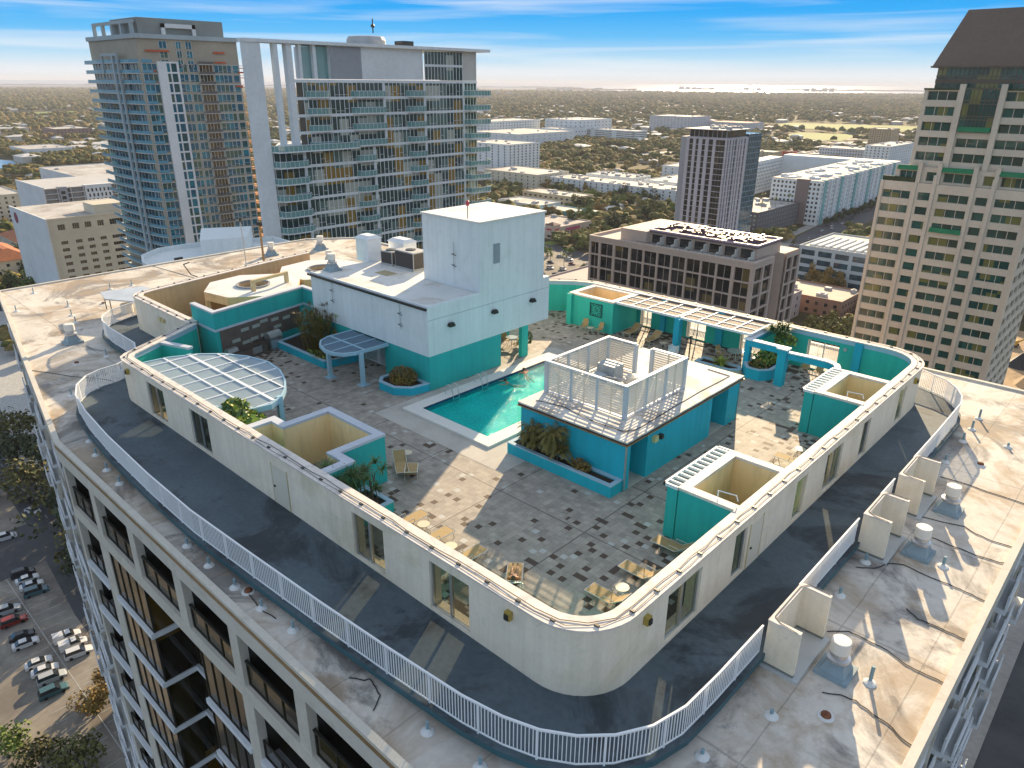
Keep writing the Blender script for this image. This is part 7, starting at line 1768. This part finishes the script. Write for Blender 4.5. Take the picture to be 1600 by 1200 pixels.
# ================================================ cars
def paint(name, c): return mat(name, c, .25, var=.02, spec=.6)
PA = {'white': (.60, .60, .60), 'silver': (.38, .40, .41), 'dark': (.025, .025, .03), 'red': (.20, .02, .015), 'teal': (.05, .12, .14), 'brown': (.07, .035, .02), 'blue': (.03, .07, .18)}
glz = mat('car_window_glass', (.02, .025, .03), .08, var=.0, spec=.8); tyre = mat('tyre_rubber', (.015, .015, .015), .9); lampm = mat('car_lamp', (.6, .55, .5), .3)
def make_car(kind, col):
    t = empty('parked_car', (0, 0, 0), 'x', 'car', 'cars parked or driving on the streets below'); Lc, Wc = (4.6, 1.8) if kind == 'sedan' else (4.9, 1.95)
    hz = .95 if kind == 'sedan' else 1.1; ht = 1.42 if kind == 'sedan' else 1.75
    b = MB(); w = Wc / 2
    def prof(pts, w0, m):
        i = len(b.v)
        for s in (-1, 1): b.v += [(x, s * w0 * ww, z_) for x, z_, ww in pts]
        n = len(pts); b.f.append(tuple(i + k for k in range(n))); b.m.append(m); b.f.append(tuple(i + n + k for k in range(n - 1, -1, -1))); b.m.append(m)
        for k in range(n): l = (k + 1) % n; b.f.append((i + l, i + k, i + n + k, i + n + l)); b.m.append(m)
    h = Lc / 2
    prof([(-h, .35, .92), (-h + .05, .75, .94), (-h + .25, hz, .96), (-.9, hz + .03, 1), (.9, hz, 1), (h - .3, .78, .93), (h, .6, .86), (h, .3, .86), (h - .2, .22, .95), (-h + .2, .22, .95)], w, 0)
    if kind == 'sedan': top = [(-1.05, ht, .74), (.35, ht, .74)]; base = [(-1.75, hz, .93), (1.15, hz - .02, .93)]
    elif kind == 'truck': top = [(-.3, ht, .8), (.7, ht, .8)]; base = [(-.5, hz, .95), (1.3, hz, .95)]
    else: top = [(-2.0, ht, .8), (.45, ht, .8)]; base = [(-2.3, hz, .95), (1.25, hz, .95)]
    b2 = MB(); i = 0
    for (x, z_, ww), q in ((top[0], 0), (top[1], 0)): pass
    b.prism([(top[0][0] + .05, -w * .74), (top[1][0] - .05, -w * .74), (top[1][0] - .05, w * .74), (top[0][0] + .05, w * .74)], ht - .01, ht + .04, 0)
    lpart(b, 'body', paint(col + '_car_paint', PA[col]), t)
    b = MB(); b.prism([(base[0][0], -w * .93), (base[1][0], -w * .93), (base[1][0], w * .93), (base[0][0], w * .93)], hz - .02, ht, 0, top=[(top[0][0], -w * .76), (top[1][0], -w * .76), (top[1][0], w * .76), (top[0][0], w * .76)]); lpart(b, 'windows', glz, t)
    for x in (-1.4, 1.42):
        for s in (-1, 1):
            b = MB(); b.tube((0, s * (-.11), 0), (0, s * .11, 0), .33, 12); lpart(b, 'wheel', tyre, t, (x, s * (w - .1), .33))
    b = MB(); b.box(h - .04, -w * .82, .55, h + .02, -w * .5, .7); b.box(h - .04, w * .5, .55, h + .02, w * .82, .7); lpart(b, 'headlights', lampm, t)
    if kind == 'truck':
        b = MB(); b.box(-2.4, -.85, hz, -.6, .85, hz + .75); lpart(b, 'load_bed', paint('white_car_paint', PA['white']), t)
    return t
CAR = {}
def car(x, y, z_, rz, kind, col, lab):
    k = (kind, col)
    if k not in CAR: o = make_car(*k); CAR[k] = o; o.location = (x, y, z_); o.rotation_euler = (0, 0, rz); o['label'] = lab; return o
    return dup(CAR[k], (x, y, z_), rz, lab)
A0 = radians(82); zc_ = G + .06
for x, y, k, c, lab in ((-173.1, 24.2, 'suv', 'dark', 'dark car, first of the upper-left row of four in the parking lot'), (-170.0, 24.2, 'sedan', 'white', 'white car, second of the upper-left row of four in the parking lot'), (-166.9, 24.2, 'sedan', 'white', 'white car, third of the upper-left row of four in the parking lot'), (-163.8, 24.2, 'suv', 'teal', 'dull teal car, last of the upper-left row of four'),
 (-161.3, 18.1, 'suv', 'silver', 'silvery car cut by the left edge beside the dark red one'), (-156.5, 18.0, 'suv', 'red', 'dark red car at the left edge of the parking lot'), (-150.5, 17.9, 'sedan', 'dark', 'black car beside a white saloon in the middle of the lot'), (-147.5, 17.7, 'sedan', 'white', 'white saloon beside the black car'),
 (-139.8, 17.8, 'sedan', 'white', 'white car, left of the three parked together at the bottom'), (-136.8, 18.0, 'sedan', 'white', 'white car, middle of the three parked together at the bottom'), (-133.8, 18.3, 'suv', 'silver', 'silver car, right of the three parked together at the bottom'), (-143.6, 24.0, 'truck', 'white', 'white work truck with a ladder rack next to the building'), (-140.4, 24.1, 'truck', 'white', 'white pickup just below the work truck'), (-137.2, 24.0, 'suv', 'white', 'white estate half hidden by the tree next to the building'),
 (-130.0, 17.4, 'suv', 'teal', 'teal van half under the tree at the bottom'), (-200.5, 33.9, 'sedan', 'white', 'white car on the shaded street by the trees'), (-206.0, 35.0, 'sedan', 'dark', 'dark car on the shaded street behind the white one'), (-192.1, 25.5, 'suv', 'white', 'white van at the left edge by the street')):
    car(x, y, zc_, A0 + R.uniform(-.05, .05) if y < 30 else .35, k, c, lab)
pl_ = [(-270.8, 336.2), (-265.9, 323.3), (-294.5, 361.9), (-284.2, 359.1), (-266.8, 313.9), (-275.8, 350.9), (-278.4, 333.3), (-257.5, 323.0), (-262, 330), (-272, 318), (-288, 345), (-300, 350)]
cc = ['white', 'dark', 'silver', 'white', 'blue', 'red', 'white', 'dark', 'silver', 'white', 'dark', 'white']
for i, (x, y) in enumerate(pl_): car(x, y, G + .08, R.choice((0, .1, 1.5)), 'sedan' if i % 3 else 'suv', cc[i], 'small %s car in the lot in front of the corner shop' % cc[i])
av = [(-211.3, 600.6), (-209, 616.8), (-213.7, 650.8), (-208.1, 573.1), (-202, 532.8), (-181.0, 488.1), (-166.7, 462.9), (-216, 700), (-211, 640), (-207, 590), (-198, 545), (-172, 476)]
for i, (x, y) in enumerate(av): car(x, y, G + .08, 1.65, 'sedan' if i % 2 else 'suv', cc[-i], 'small %s car on the avenue beside the white apartments' % cc[-i])
k = 0
for r_ in range(4):
    for c_ in range(9):
        if R.random() < .75: col_ = R.choice(cc); car(-186 + c_ * 3.2 + r_ * 2, 402 + r_ * 13, G + .06, pi / 2, R.choice(('sedan', 'suv')), col_, 'tiny %s car in the side lot between the brown block and the glass building' % col_)

# ================================================ trees
def crown_mesh(kind, sd, det=1.0):
    rr = random.Random(sd); b = MB(); 
    if kind == 'palm':
        for k in range(20):
            a = rr.uniform(0, 2 * pi); el = rr.uniform(-.3, 1.2); p = Vector((0, 0, 7)); d = Vector((cos(a) * cos(el), sin(a) * cos(el), sin(el)))
            for j in range(4):
                s_ = Vector((-sin(a), cos(a), 0)) * (.38 - abs(j - 1.3) * .1); q = p + d * .75; b.q([p - s_, p + s_, q + s_ * .8, q - s_ * .8]); p = q; d.z -= .38; d.normalize()
        return b, 7
    H_, Rr = {'broad': (8.5, 4.6), 'oval': (8, 3.4), 'spread': (8.5, 6.2)}[kind]
    cl = [(Vector((rr.gauss(0, .42) * Rr, rr.gauss(0, .42) * Rr, H_ * .62 + rr.gauss(0, .16) * H_)), Rr * rr.uniform(.3, .5)) for _ in range(int(15 * det))]
    for c, r_ in cl:
        for k in range(int(75 * det)):
            v = Vector((rr.gauss(0, 1), rr.gauss(0, 1), rr.gauss(0, .8))).normalized() * rr.uniform(.65, 1.05); p = c + v * r_
            n_v = (v + Vector((rr.gauss(0, .5), rr.gauss(0, .5), rr.gauss(0, .5) + .3))).normalized(); a = n_v.orthogonal().normalized(); e = n_v.cross(a); s = rr.uniform(.25, .5)
            b.q([p - a * s - e * s * .6, p + a * s - e * s * .6, p + a * s * .5 + e * s, p - a * s * .5 + e * s])
    return b, H_
tree_cols = {'green': mat('tree_leaves_green', (.060, .085, .022), .8, rnd=.3, var=.35, vs=.5), 'olive': mat('tree_leaves_olive', (.12, .115, .03), .8, rnd=.3, var=.35, vs=.5), 'gold': mat('tree_leaves_gold', (.24, .15, .03), .8, rnd=.2, var=.35, vs=.5), 'bright': mat('tree_leaves_bright', (.13, .18, .03), .8, rnd=.2, var=.35, vs=.5), 'dark': mat('tree_leaves_dark', (.035, .05, .018), .8, rnd=.3, var=.35, vs=.5)}
TP = {}
def tree(kind, col, x, y, z_, s, lab, group=None):
    k = (kind, col)
    if k not in TP:
        t = empty('palm_tree' if kind == 'palm' else 'broadleaf_tree', (0, 0, 0), lab, 'tree', group); b, H_ = crown_mesh(kind, hash(kind) % 1 + len(TP) * 17 + 3, .8); lpart(b, 'crown', tree_cols[col], t)
        b = MB(); b.tube((0, 0, 0), (.1, 0, H_ * .55 if kind != 'palm' else 7), .28 if kind != 'palm' else .16, 6, .12)
        if kind != 'palm':
            for q in range(5): a = q * 1.3; b.tube((.1, 0, H_ * .35), (2 * cos(a), 2 * sin(a), H_ * .65), .14, 5, .05)
        lpart(b, 'trunk', bark, t); TP[k] = t; t.location = (x, y, z_); t.scale = (s, s, s); t.rotation_euler = (0, 0, R.uniform(0, 6)); return t
    return dup(TP[k], (x, y, z_), R.uniform(0, 6), lab, group, (s * R.uniform(.9, 1.1), s * R.uniform(.9, 1.1), s * R.uniform(.85, 1.15)))
gA = 'trees in the lot at the foot of the building'
for x, y, s, c, lab in ((-108.5, 15.5, .75, 'olive', 'olive-leaved tree at the bottom edge beside the building'), (-113.5, 11.0, .7, 'olive', 'olive-leaved tree at the bottom left, nearest the three parked white cars'), (-119.5, 21.6, .6, 'gold', 'golden-leaved tree over the cars next to the building'), (-125, 24, .5, 'gold', 'small golden-leaved tree beside the white work truck'), (-121, 9.5, .6, 'bright', 'bright tree at the very bottom-left corner')):
    tree('spread', c, x, y, G, s, lab)
for i, (x, y) in enumerate([(-211.1, 36), (-223.7, 43.2), (-233.5, 39.4), (-196.5, 41.8), (-190.2, 40), (-210.3, 47.6), (-205.7, 52), (-179.3, 38), (-183.6, 44), (-168, 38), (-238, 52), (-222, 56), (-172, 46), (-156, 36), (-160, 44), (-248, 44), (-195, 50)]):
    tree('spread', 'dark' if i % 3 else 'olive', x, y, G, 1.15, 'large shaded tree in the belt beside the street at far left', 'shaded trees beside the street at far left')
for i, (x, y) in enumerate([(-439.6, 93.3), (-445.3, 106.8), (-491.0, 103.6), (-466.2, 108), (-453.8, 116.7), (-430, 110), (-505, 113), (-436, 122), (-500, 128), (-512, 116), (-425, 98)]):
    tree('broad', ('green', 'bright', 'dark')[i % 3], x, y, G, 1.2, 'green tree among the terracotta-roofed houses', 'trees among the terracotta-roofed houses')
for i, (x, y) in enumerate([(-303.3, 359.3), (-275.1, 342.2), (-294.4, 372), (-319.9, 398), (-319.6, 421.0), (-304.2, 419.5), (-313.5, 446), (-283.5, 339.2), (-255.0, 300.0), (-280, 380), (-262, 366), (-300, 392), (-250, 352), (-312, 380), (-330, 372), (-326, 452), (-300, 432)]):
    tree('palm' if i % 2 else 'oval', 'bright', x, y, G, 1.1 if i % 2 else .85, 'palm on the kerb near the corner shop' if i % 2 else 'small round street tree near the corner shop', 'palms and street trees near the corner shop')
for i, (x, y) in enumerate([(-417.9, 533.9), (-402.2, 516), (-371.2, 528.2), (-370.4, 504.3), (-327.5, 512.1), (-325.2, 526.8), (-326.7, 548.8), (-316.2, 472.2), (-448.3, 562.5), (-350, 445.2), (-395.5, 465.4), (-324.8, 463.4), (-337.5, 480.9), (-430, 575), (-400, 580), (-372, 588), (-340, 590), (-310, 560), (-350, 560), (-385, 555), (-360, 478), (-345, 540), (-470, 590), (-480, 580), (-500, 590), (-410, 440), (-398, 425), (-382, 545), (-356, 510), (-410, 596), (-385, 596), (-455, 598), (-333, 598)]):
    tree(('broad', 'oval', 'broad')[i % 3], ('olive', 'dark', 'green', 'gold', 'dark', 'olive', 'bright')[i % 7], x, y, G, 1.3, ('olive', 'dark', 'green', 'gold', 'dark', 'olive', 'bright green')[i % 7] + ' tree between the corner shop and the long white apartments', 'trees between the corner shop and the long white apartments')
for i in range(22):
    s = i * 9.2; tree('oval', 'dark' if i % 2 else 'green', -213.5 - 9 * s / 208, 594 + s, G, .95, 'dark street tree in the row along the white avenue apartments', 'street trees along the white avenue apartments')
for i in range(12): tree('palm', 'bright' if i % 2 else 'olive', -298 + (i % 4) * 19, 528 + (i // 4) * 24 + (i % 2) * 5, -67.5, .9, 'palm on the roof of the dotted garage', 'palms on the roof of the dotted garage')
for i, (x, y) in enumerate([(-107.7, 311.9), (-103.0, 318), (-98.3, 312), (-111.9, 320.6), (-94, 322), (-104, 328), (-139.1, 398.6), (-133, 402), (-146, 400)]):
    tree('broad', 'olive' if i < 6 else 'gold', x, y, G, 1.25, 'broad olive tree in front of the brick building' if i < 6 else 'golden tree in front of the low glass building', 'trees in front of the low brick and glass buildings')

# wooded suburb: one mass of crowns and one mass of far roofs
import numpy as np
rng = np.random.default_rng(4)
foot = []
for o in list(COL.objects):
    if o.parent is None and o.get('category') == 'building':
        for c in o.children:
            if c.type == 'MESH' and c.name.split('.')[0] in ('wall', 'inner_core', 'side_glazing', 'blue_glass_wing'):
                vs = np.array([v.co[:] for v in c.data.vertices]) if len(c.data.vertices) < 60000 else None
                if vs is None: continue
                off = Vector(o.location) + Vector(c.location); foot.append((vs[:, 0].min() + off.x - 5, vs[:, 1].min() + off.y - 5, vs[:, 0].max() + off.x + 5, vs[:, 1].max() + off.y + 5))
foot += [(-345, 296, -244, 376), (-222, 388, -100, 474), (-1310, 205, -1090, 305), (-1085, 295, -875, 405), (-960, 1890, -550, 2310), (-745, 1555, -555, 1805), (-70, 295, 70, 400), (-300, -70, 10, 70), (-262, 590, -210, 800), (-3010, 690, -2640, 1060)]
def free(x, y):
    for a, b_, c, d in foot:
        if a < x < c and b_ < y < d: return False
    for a, c, w in EXC:
        d = c - a; t = max(0, min(1, ((x - a.x) * d.x + (y - a.y) * d.y) / d.length_squared)); px, py = a.x + d.x * t - x, a.y + d.y * t - y
        if px * px + py * py < w * w: return False
    return True
ico_v = np.array([(0, 0, 1)] + [(.894 * cos(k * 2 * pi / 5), .894 * sin(k * 2 * pi / 5), .447) for k in range(5)] + [(.894 * cos(k * 2 * pi / 5 + .628), .894 * sin(k * 2 * pi / 5 + .628), -.447) for k in range(5)])
ico_f = np.array([(0, 1 + k, 1 + (k + 1) % 5) for k in range(5)] + [(1 + k, 6 + k, 1 + (k + 1) % 5) for k in range(5)] + [(6 + k, 6 + (k + 1) % 5, 1 + (k + 1) % 5) for k in range(5)])
def scatter(name, N_, d0, d1, a0, a1, r_of, mtl, lab, lobes, pw=2.0, dens=None):
    V, F = [], []; base = 0; got = 0; tries = 0
    dd = (rng.random(N_ * 3) * (d1 ** pw - d0 ** pw) + d0 ** pw) ** (1 / pw); aa = np.radians(rng.uniform(a0, a1, N_ * 3))
    for d, a in zip(dd, aa):
        if got >= N_: break
        x, y = d * cos(a), d * sin(a)
        if noise.noise(Vector((x * .0035, y * .0035, 1.7))) < -.12 and rng.random() < .75: continue
        if noise.noise(Vector((x * .02, y * .02, 4))) < -.22: continue
        if not free(x, y): continue
        got += 1; r = r_of(d) * rng.uniform(.65, 1.25)
        for l in range(lobes):
            s = r * (1 if l == 0 else .65); ox, oy = (0, 0) if l == 0 else rng.normal(0, r * .6, 2); oz = G + r * (.85 if l == 0 else rng.uniform(.5, 1.3))
            vv = ico_v * (1 + rng.normal(0, .2, (11, 1))) * (s, s, s * .72) + (x + ox, y + oy, oz); V.append(vv); F.append(ico_f + base); base += 11
    V = np.concatenate(V); F = np.concatenate(F); me = bpy.data.meshes.new(name); me.vertices.add(len(V)); me.vertices.foreach_set('co', V.astype(np.float32).ravel()); me.loops.add(len(F) * 3); me.loops.foreach_set('vertex_index', F.astype(np.int32).ravel()); me.polygons.add(len(F)); me.polygons.foreach_set('loop_start', np.arange(0, len(F) * 3, 3, dtype=np.int32)); me.polygons.foreach_set('loop_total', np.full(len(F), 3, dtype=np.int32)); me.update(calc_edges=True); me.materials.append(mtl)
    o = bpy.data.objects.new(name, me); COL.objects.link(o); tag(o, lab, 'trees', None, 'stuff'); return o
def forest_mat():
    m = bpy.data.materials.new('mixed_tree_canopy'); m.use_nodes = True; n = m.node_tree; L = n.links; b = n.nodes['Principled BSDF']; b.inputs['Roughness'].default_value = .95; b.inputs['Specular IOR Level'].default_value = .1
    g = n.nodes.new('ShaderNodeNewGeometry'); cr = n.nodes.new('ShaderNodeValToRGB'); L.new(g.outputs['Random Per Island'], cr.inputs[0]); e = cr.color_ramp.elements
    e[0].position = 0; e[0].color = (.065, .078, .026, 1); e[1].position = 1; e[1].color = (.24, .16, .06, 1)
    for p_, c in ((.3, (.095, .105, .034, 1)), (.55, (.14, .125, .042, 1)), (.8, (.19, .145, .055, 1))): x = e.new(p_); x.color = c
    tc = n.nodes.new('ShaderNodeTexCoord'); nz = n.nodes.new('ShaderNodeTexNoise'); nz.inputs['Scale'].default_value = .35; nz.inputs['Detail'].default_value = 6; L.new(tc.outputs['Object'], nz.inputs['Vector'])
    mr = n.nodes.new('ShaderNodeMapRange'); mr.inputs['From Min'].default_value = .35; mr.inputs['From Max'].default_value = .65; mr.inputs['To Min'].default_value = .5; mr.inputs['To Max'].default_value = 1.5; L.new(nz.outputs[0], mr.inputs[0])
    v = n.nodes.new('ShaderNodeVectorMath'); v.operation = 'SCALE'; L.new(cr.outputs[0], v.inputs[0]); L.new(mr.outputs[0], v.inputs['Scale']); L.new(v.outputs[0], b.inputs['Base Color'])
    bp = n.nodes.new('ShaderNodeBump'); bp.inputs['Strength'].default_value = 1; bp.inputs['Distance'].default_value = 1.2; L.new(nz.outputs[0], bp.inputs['Height']); L.new(bp.outputs[0], b.inputs['Normal'])
    return m
fm_ = forest_mat()
scatter('wooded_suburb', 7500, 330, 1500, 92, 172, lambda d: 4.6 + d * .0006, fm_, 'mixed brown and green tree cover of the nearer suburbs', 3)
scatter('far_wooded_suburb', 46000, 1450, 8500, 93, 171, lambda d: 4 + d * .0017, fm_, 'hazy tree cover stretching to the bay', 1, 1.45)
# far houses: the nearest as things, the rest one mass
hw = cmat('house_wall', (.52, .48, .42)); HR = [cmat('house_roof_white', (.62, .60, .58)), cmat('house_roof_grey', (.30, .29, .28)), cmat('house_roof_brown', (.28, .19, .14))]
def house(b, x, y, a, w, d, h, z_=G):
    u = (cos(a), sin(a)); b.obox((x, y), u, w / 2, d / 2, z_, z_ + h, 0)
    ux, uy = u; vx, vy = -uy, ux
    def c(sa, sb, f): return (x + sa * (w / 2 * f + .5 * (f > .9)) * ux + sb * (d / 2 * f + .5 * (f > .9)) * vx, y + sa * (w / 2 * f + .5 * (f > .9)) * uy + sb * (d / 2 * f + .5 * (f > .9)) * vy)
    q = [(-1, -1), (1, -1), (1, 1), (-1, 1)]; b.prism([c(i, j, 1) for i, j in q], z_ + h, z_ + h + 2.2, 1, top=[c(i, j, .35) for i, j in q])
hp = []
rh = random.Random(9)
while len(hp) < 1100:
    d = 420 + 3600 * rh.random() ** .8; a = radians(rh.uniform(94, 170)); x, y = d * cos(a), d * sin(a)
    if free(x, y): hp.append((d, x, y))
hp.sort(); protos = []
for k in range(3):
    t = empty('suburban_house', (0, 0, 0), 'low house with a hip roof among the suburban trees', 'house', 'low houses among the suburban trees')
    b = MB(); house(b, 0, 0, 0, 17, 11, 4.5, 0); lpart(b, 'house_shell', [hw, HR[k]], t); protos.append(t)
big = MB()
for i, (d, x, y) in enumerate(hp):
    if i < 3: protos[i].location = (x, y, G); protos[i].rotation_euler = (0, 0, rh.uniform(0, 3))
    elif i < 130: dup(protos[rh.randrange(3)], (x, y, G), rh.choice((0, pi / 2)) + .05, 'low house with a hip roof among the suburban trees', None, rh.uniform(.8, 1.3))
    else: s = rh.uniform(.9, 2.2); house(big, x, y, rh.choice((0, pi / 2)), 18 * s, 12 * s, 5.5 + s)
tag(big.build('far_houses', [hw, HR[0]]), 'countless tiny pale house roofs among the far trees', 'houses', None, 'stuff')

# ================================================ the air between
b = MB(); b.box(-21000, -2500, G - 1, 9000, 24500, 60)
hz_ = b.build('haze', mat('haze_air', (1, 1, 1)))
hz_['kind'] = 'stuff'; hz_['label'] = 'pale afternoon haze over the city and suburbs'
hm = bpy.data.materials.new('haze_volume'); hm.use_nodes = True; n = hm.node_tree; n.nodes.clear()
o = n.nodes.new('ShaderNodeOutputMaterial'); v = n.nodes.new('ShaderNodeVolumePrincipled'); v.inputs['Color'].default_value = (.84, .85, .93, 1); v.inputs['Density'].default_value = 6.5e-5; v.inputs['Anisotropy'].default_value = 0
n.links.new(v.outputs[0], o.inputs['Volume']); hz_.data.materials.clear(); hz_.data.materials.append(hm)

# pieces that sit on a part hang under it
RULES = {'coping': ('lightning_cable', 'cable_clips'), 'roof': ('parapet', 'rooftop_unit', 'roof_cable'), 'upper_block': ('flood_lamp', 'joint_strip', 'gutter', 'roof_trim', 'block_roof'),
         'tower_shaft': ('window', 'tower_roof'), 'penthouse_wall': ('terrace_door', 'penthouse_roof', 'penthouse_parapet'), 'brown_tile_backdrop': ('pale_tile_inlay',), 'curved_fascia': ('slats', 'grid_beam'), 'beam_frame': ('slat_screen',), 'worktop': ('tap',), 'hood': ('hood_handle',)}
for o in [q for q in COL.objects if q.parent is None and q.type == 'EMPTY']:
    kids = list(o.children)
    for pn, cn_ in RULES.items():
        ps = [k for k in kids if k.name.split('.')[0] == pn and k.type == 'MESH']
        if not ps or o.rotation_euler.z or o.scale.x != 1: continue
        for k in kids:
            if k.name.split('.')[0] in cn_ and k is not ps[0] and (k.location - ps[0].location).length < 1e-6:
                k.parent = ps[0]; k.location = (0, 0, 0)
ORD = 'first second third fourth fifth sixth seventh eighth ninth tenth eleventh twelfth thirteenth fourteenth fifteenth sixteenth seventeenth eighteenth nineteenth twentieth twenty-first twenty-second'.split()
for txt, key, fmt in (('small blue-grey pipe stub in the row along the front walkway edge', lambda o: -o.location.x, '%s pipe stub in the front row counted from the rounded near corner'),
                      ('small upright pipe on the sunlit left roof', lambda o: o.location.y, '%s upright pipe on the left roof counted from the near side'),
                      ('small blue-grey pipe stub on the right-hand roof', lambda o: o.location.y, '%s pipe stub on the right-hand roof counted from the near corner'),
                      ('large shaded tree in the belt beside the street at far left', lambda o: -o.location.x, '%s shaded tree of the street belt at far left, counted from the building'),
                      ('palm on the roof of the dotted garage', lambda o: o.location.y, '%s palm on the roof of the dotted garage, counted from its near side'),
                      ('broad olive tree in front of the brick building', lambda o: o.location.x, '%s olive tree before the brick building, counted from the left')):
    l = sorted([o for o in COL.objects if o.get('label') == txt], key=key)
    for i, o in enumerate(l[:22]): o['label'] = fmt % ORD[i]
for txt in ('dark street tree in the row along the white avenue apartments',):
    l = sorted([o for o in COL.objects if o.get('label') == txt], key=lambda o: o.location.y)
    for i, o in enumerate(l[:22]): o['label'] = '%s street tree along the white avenue apartments from the near end' % ORD[i]
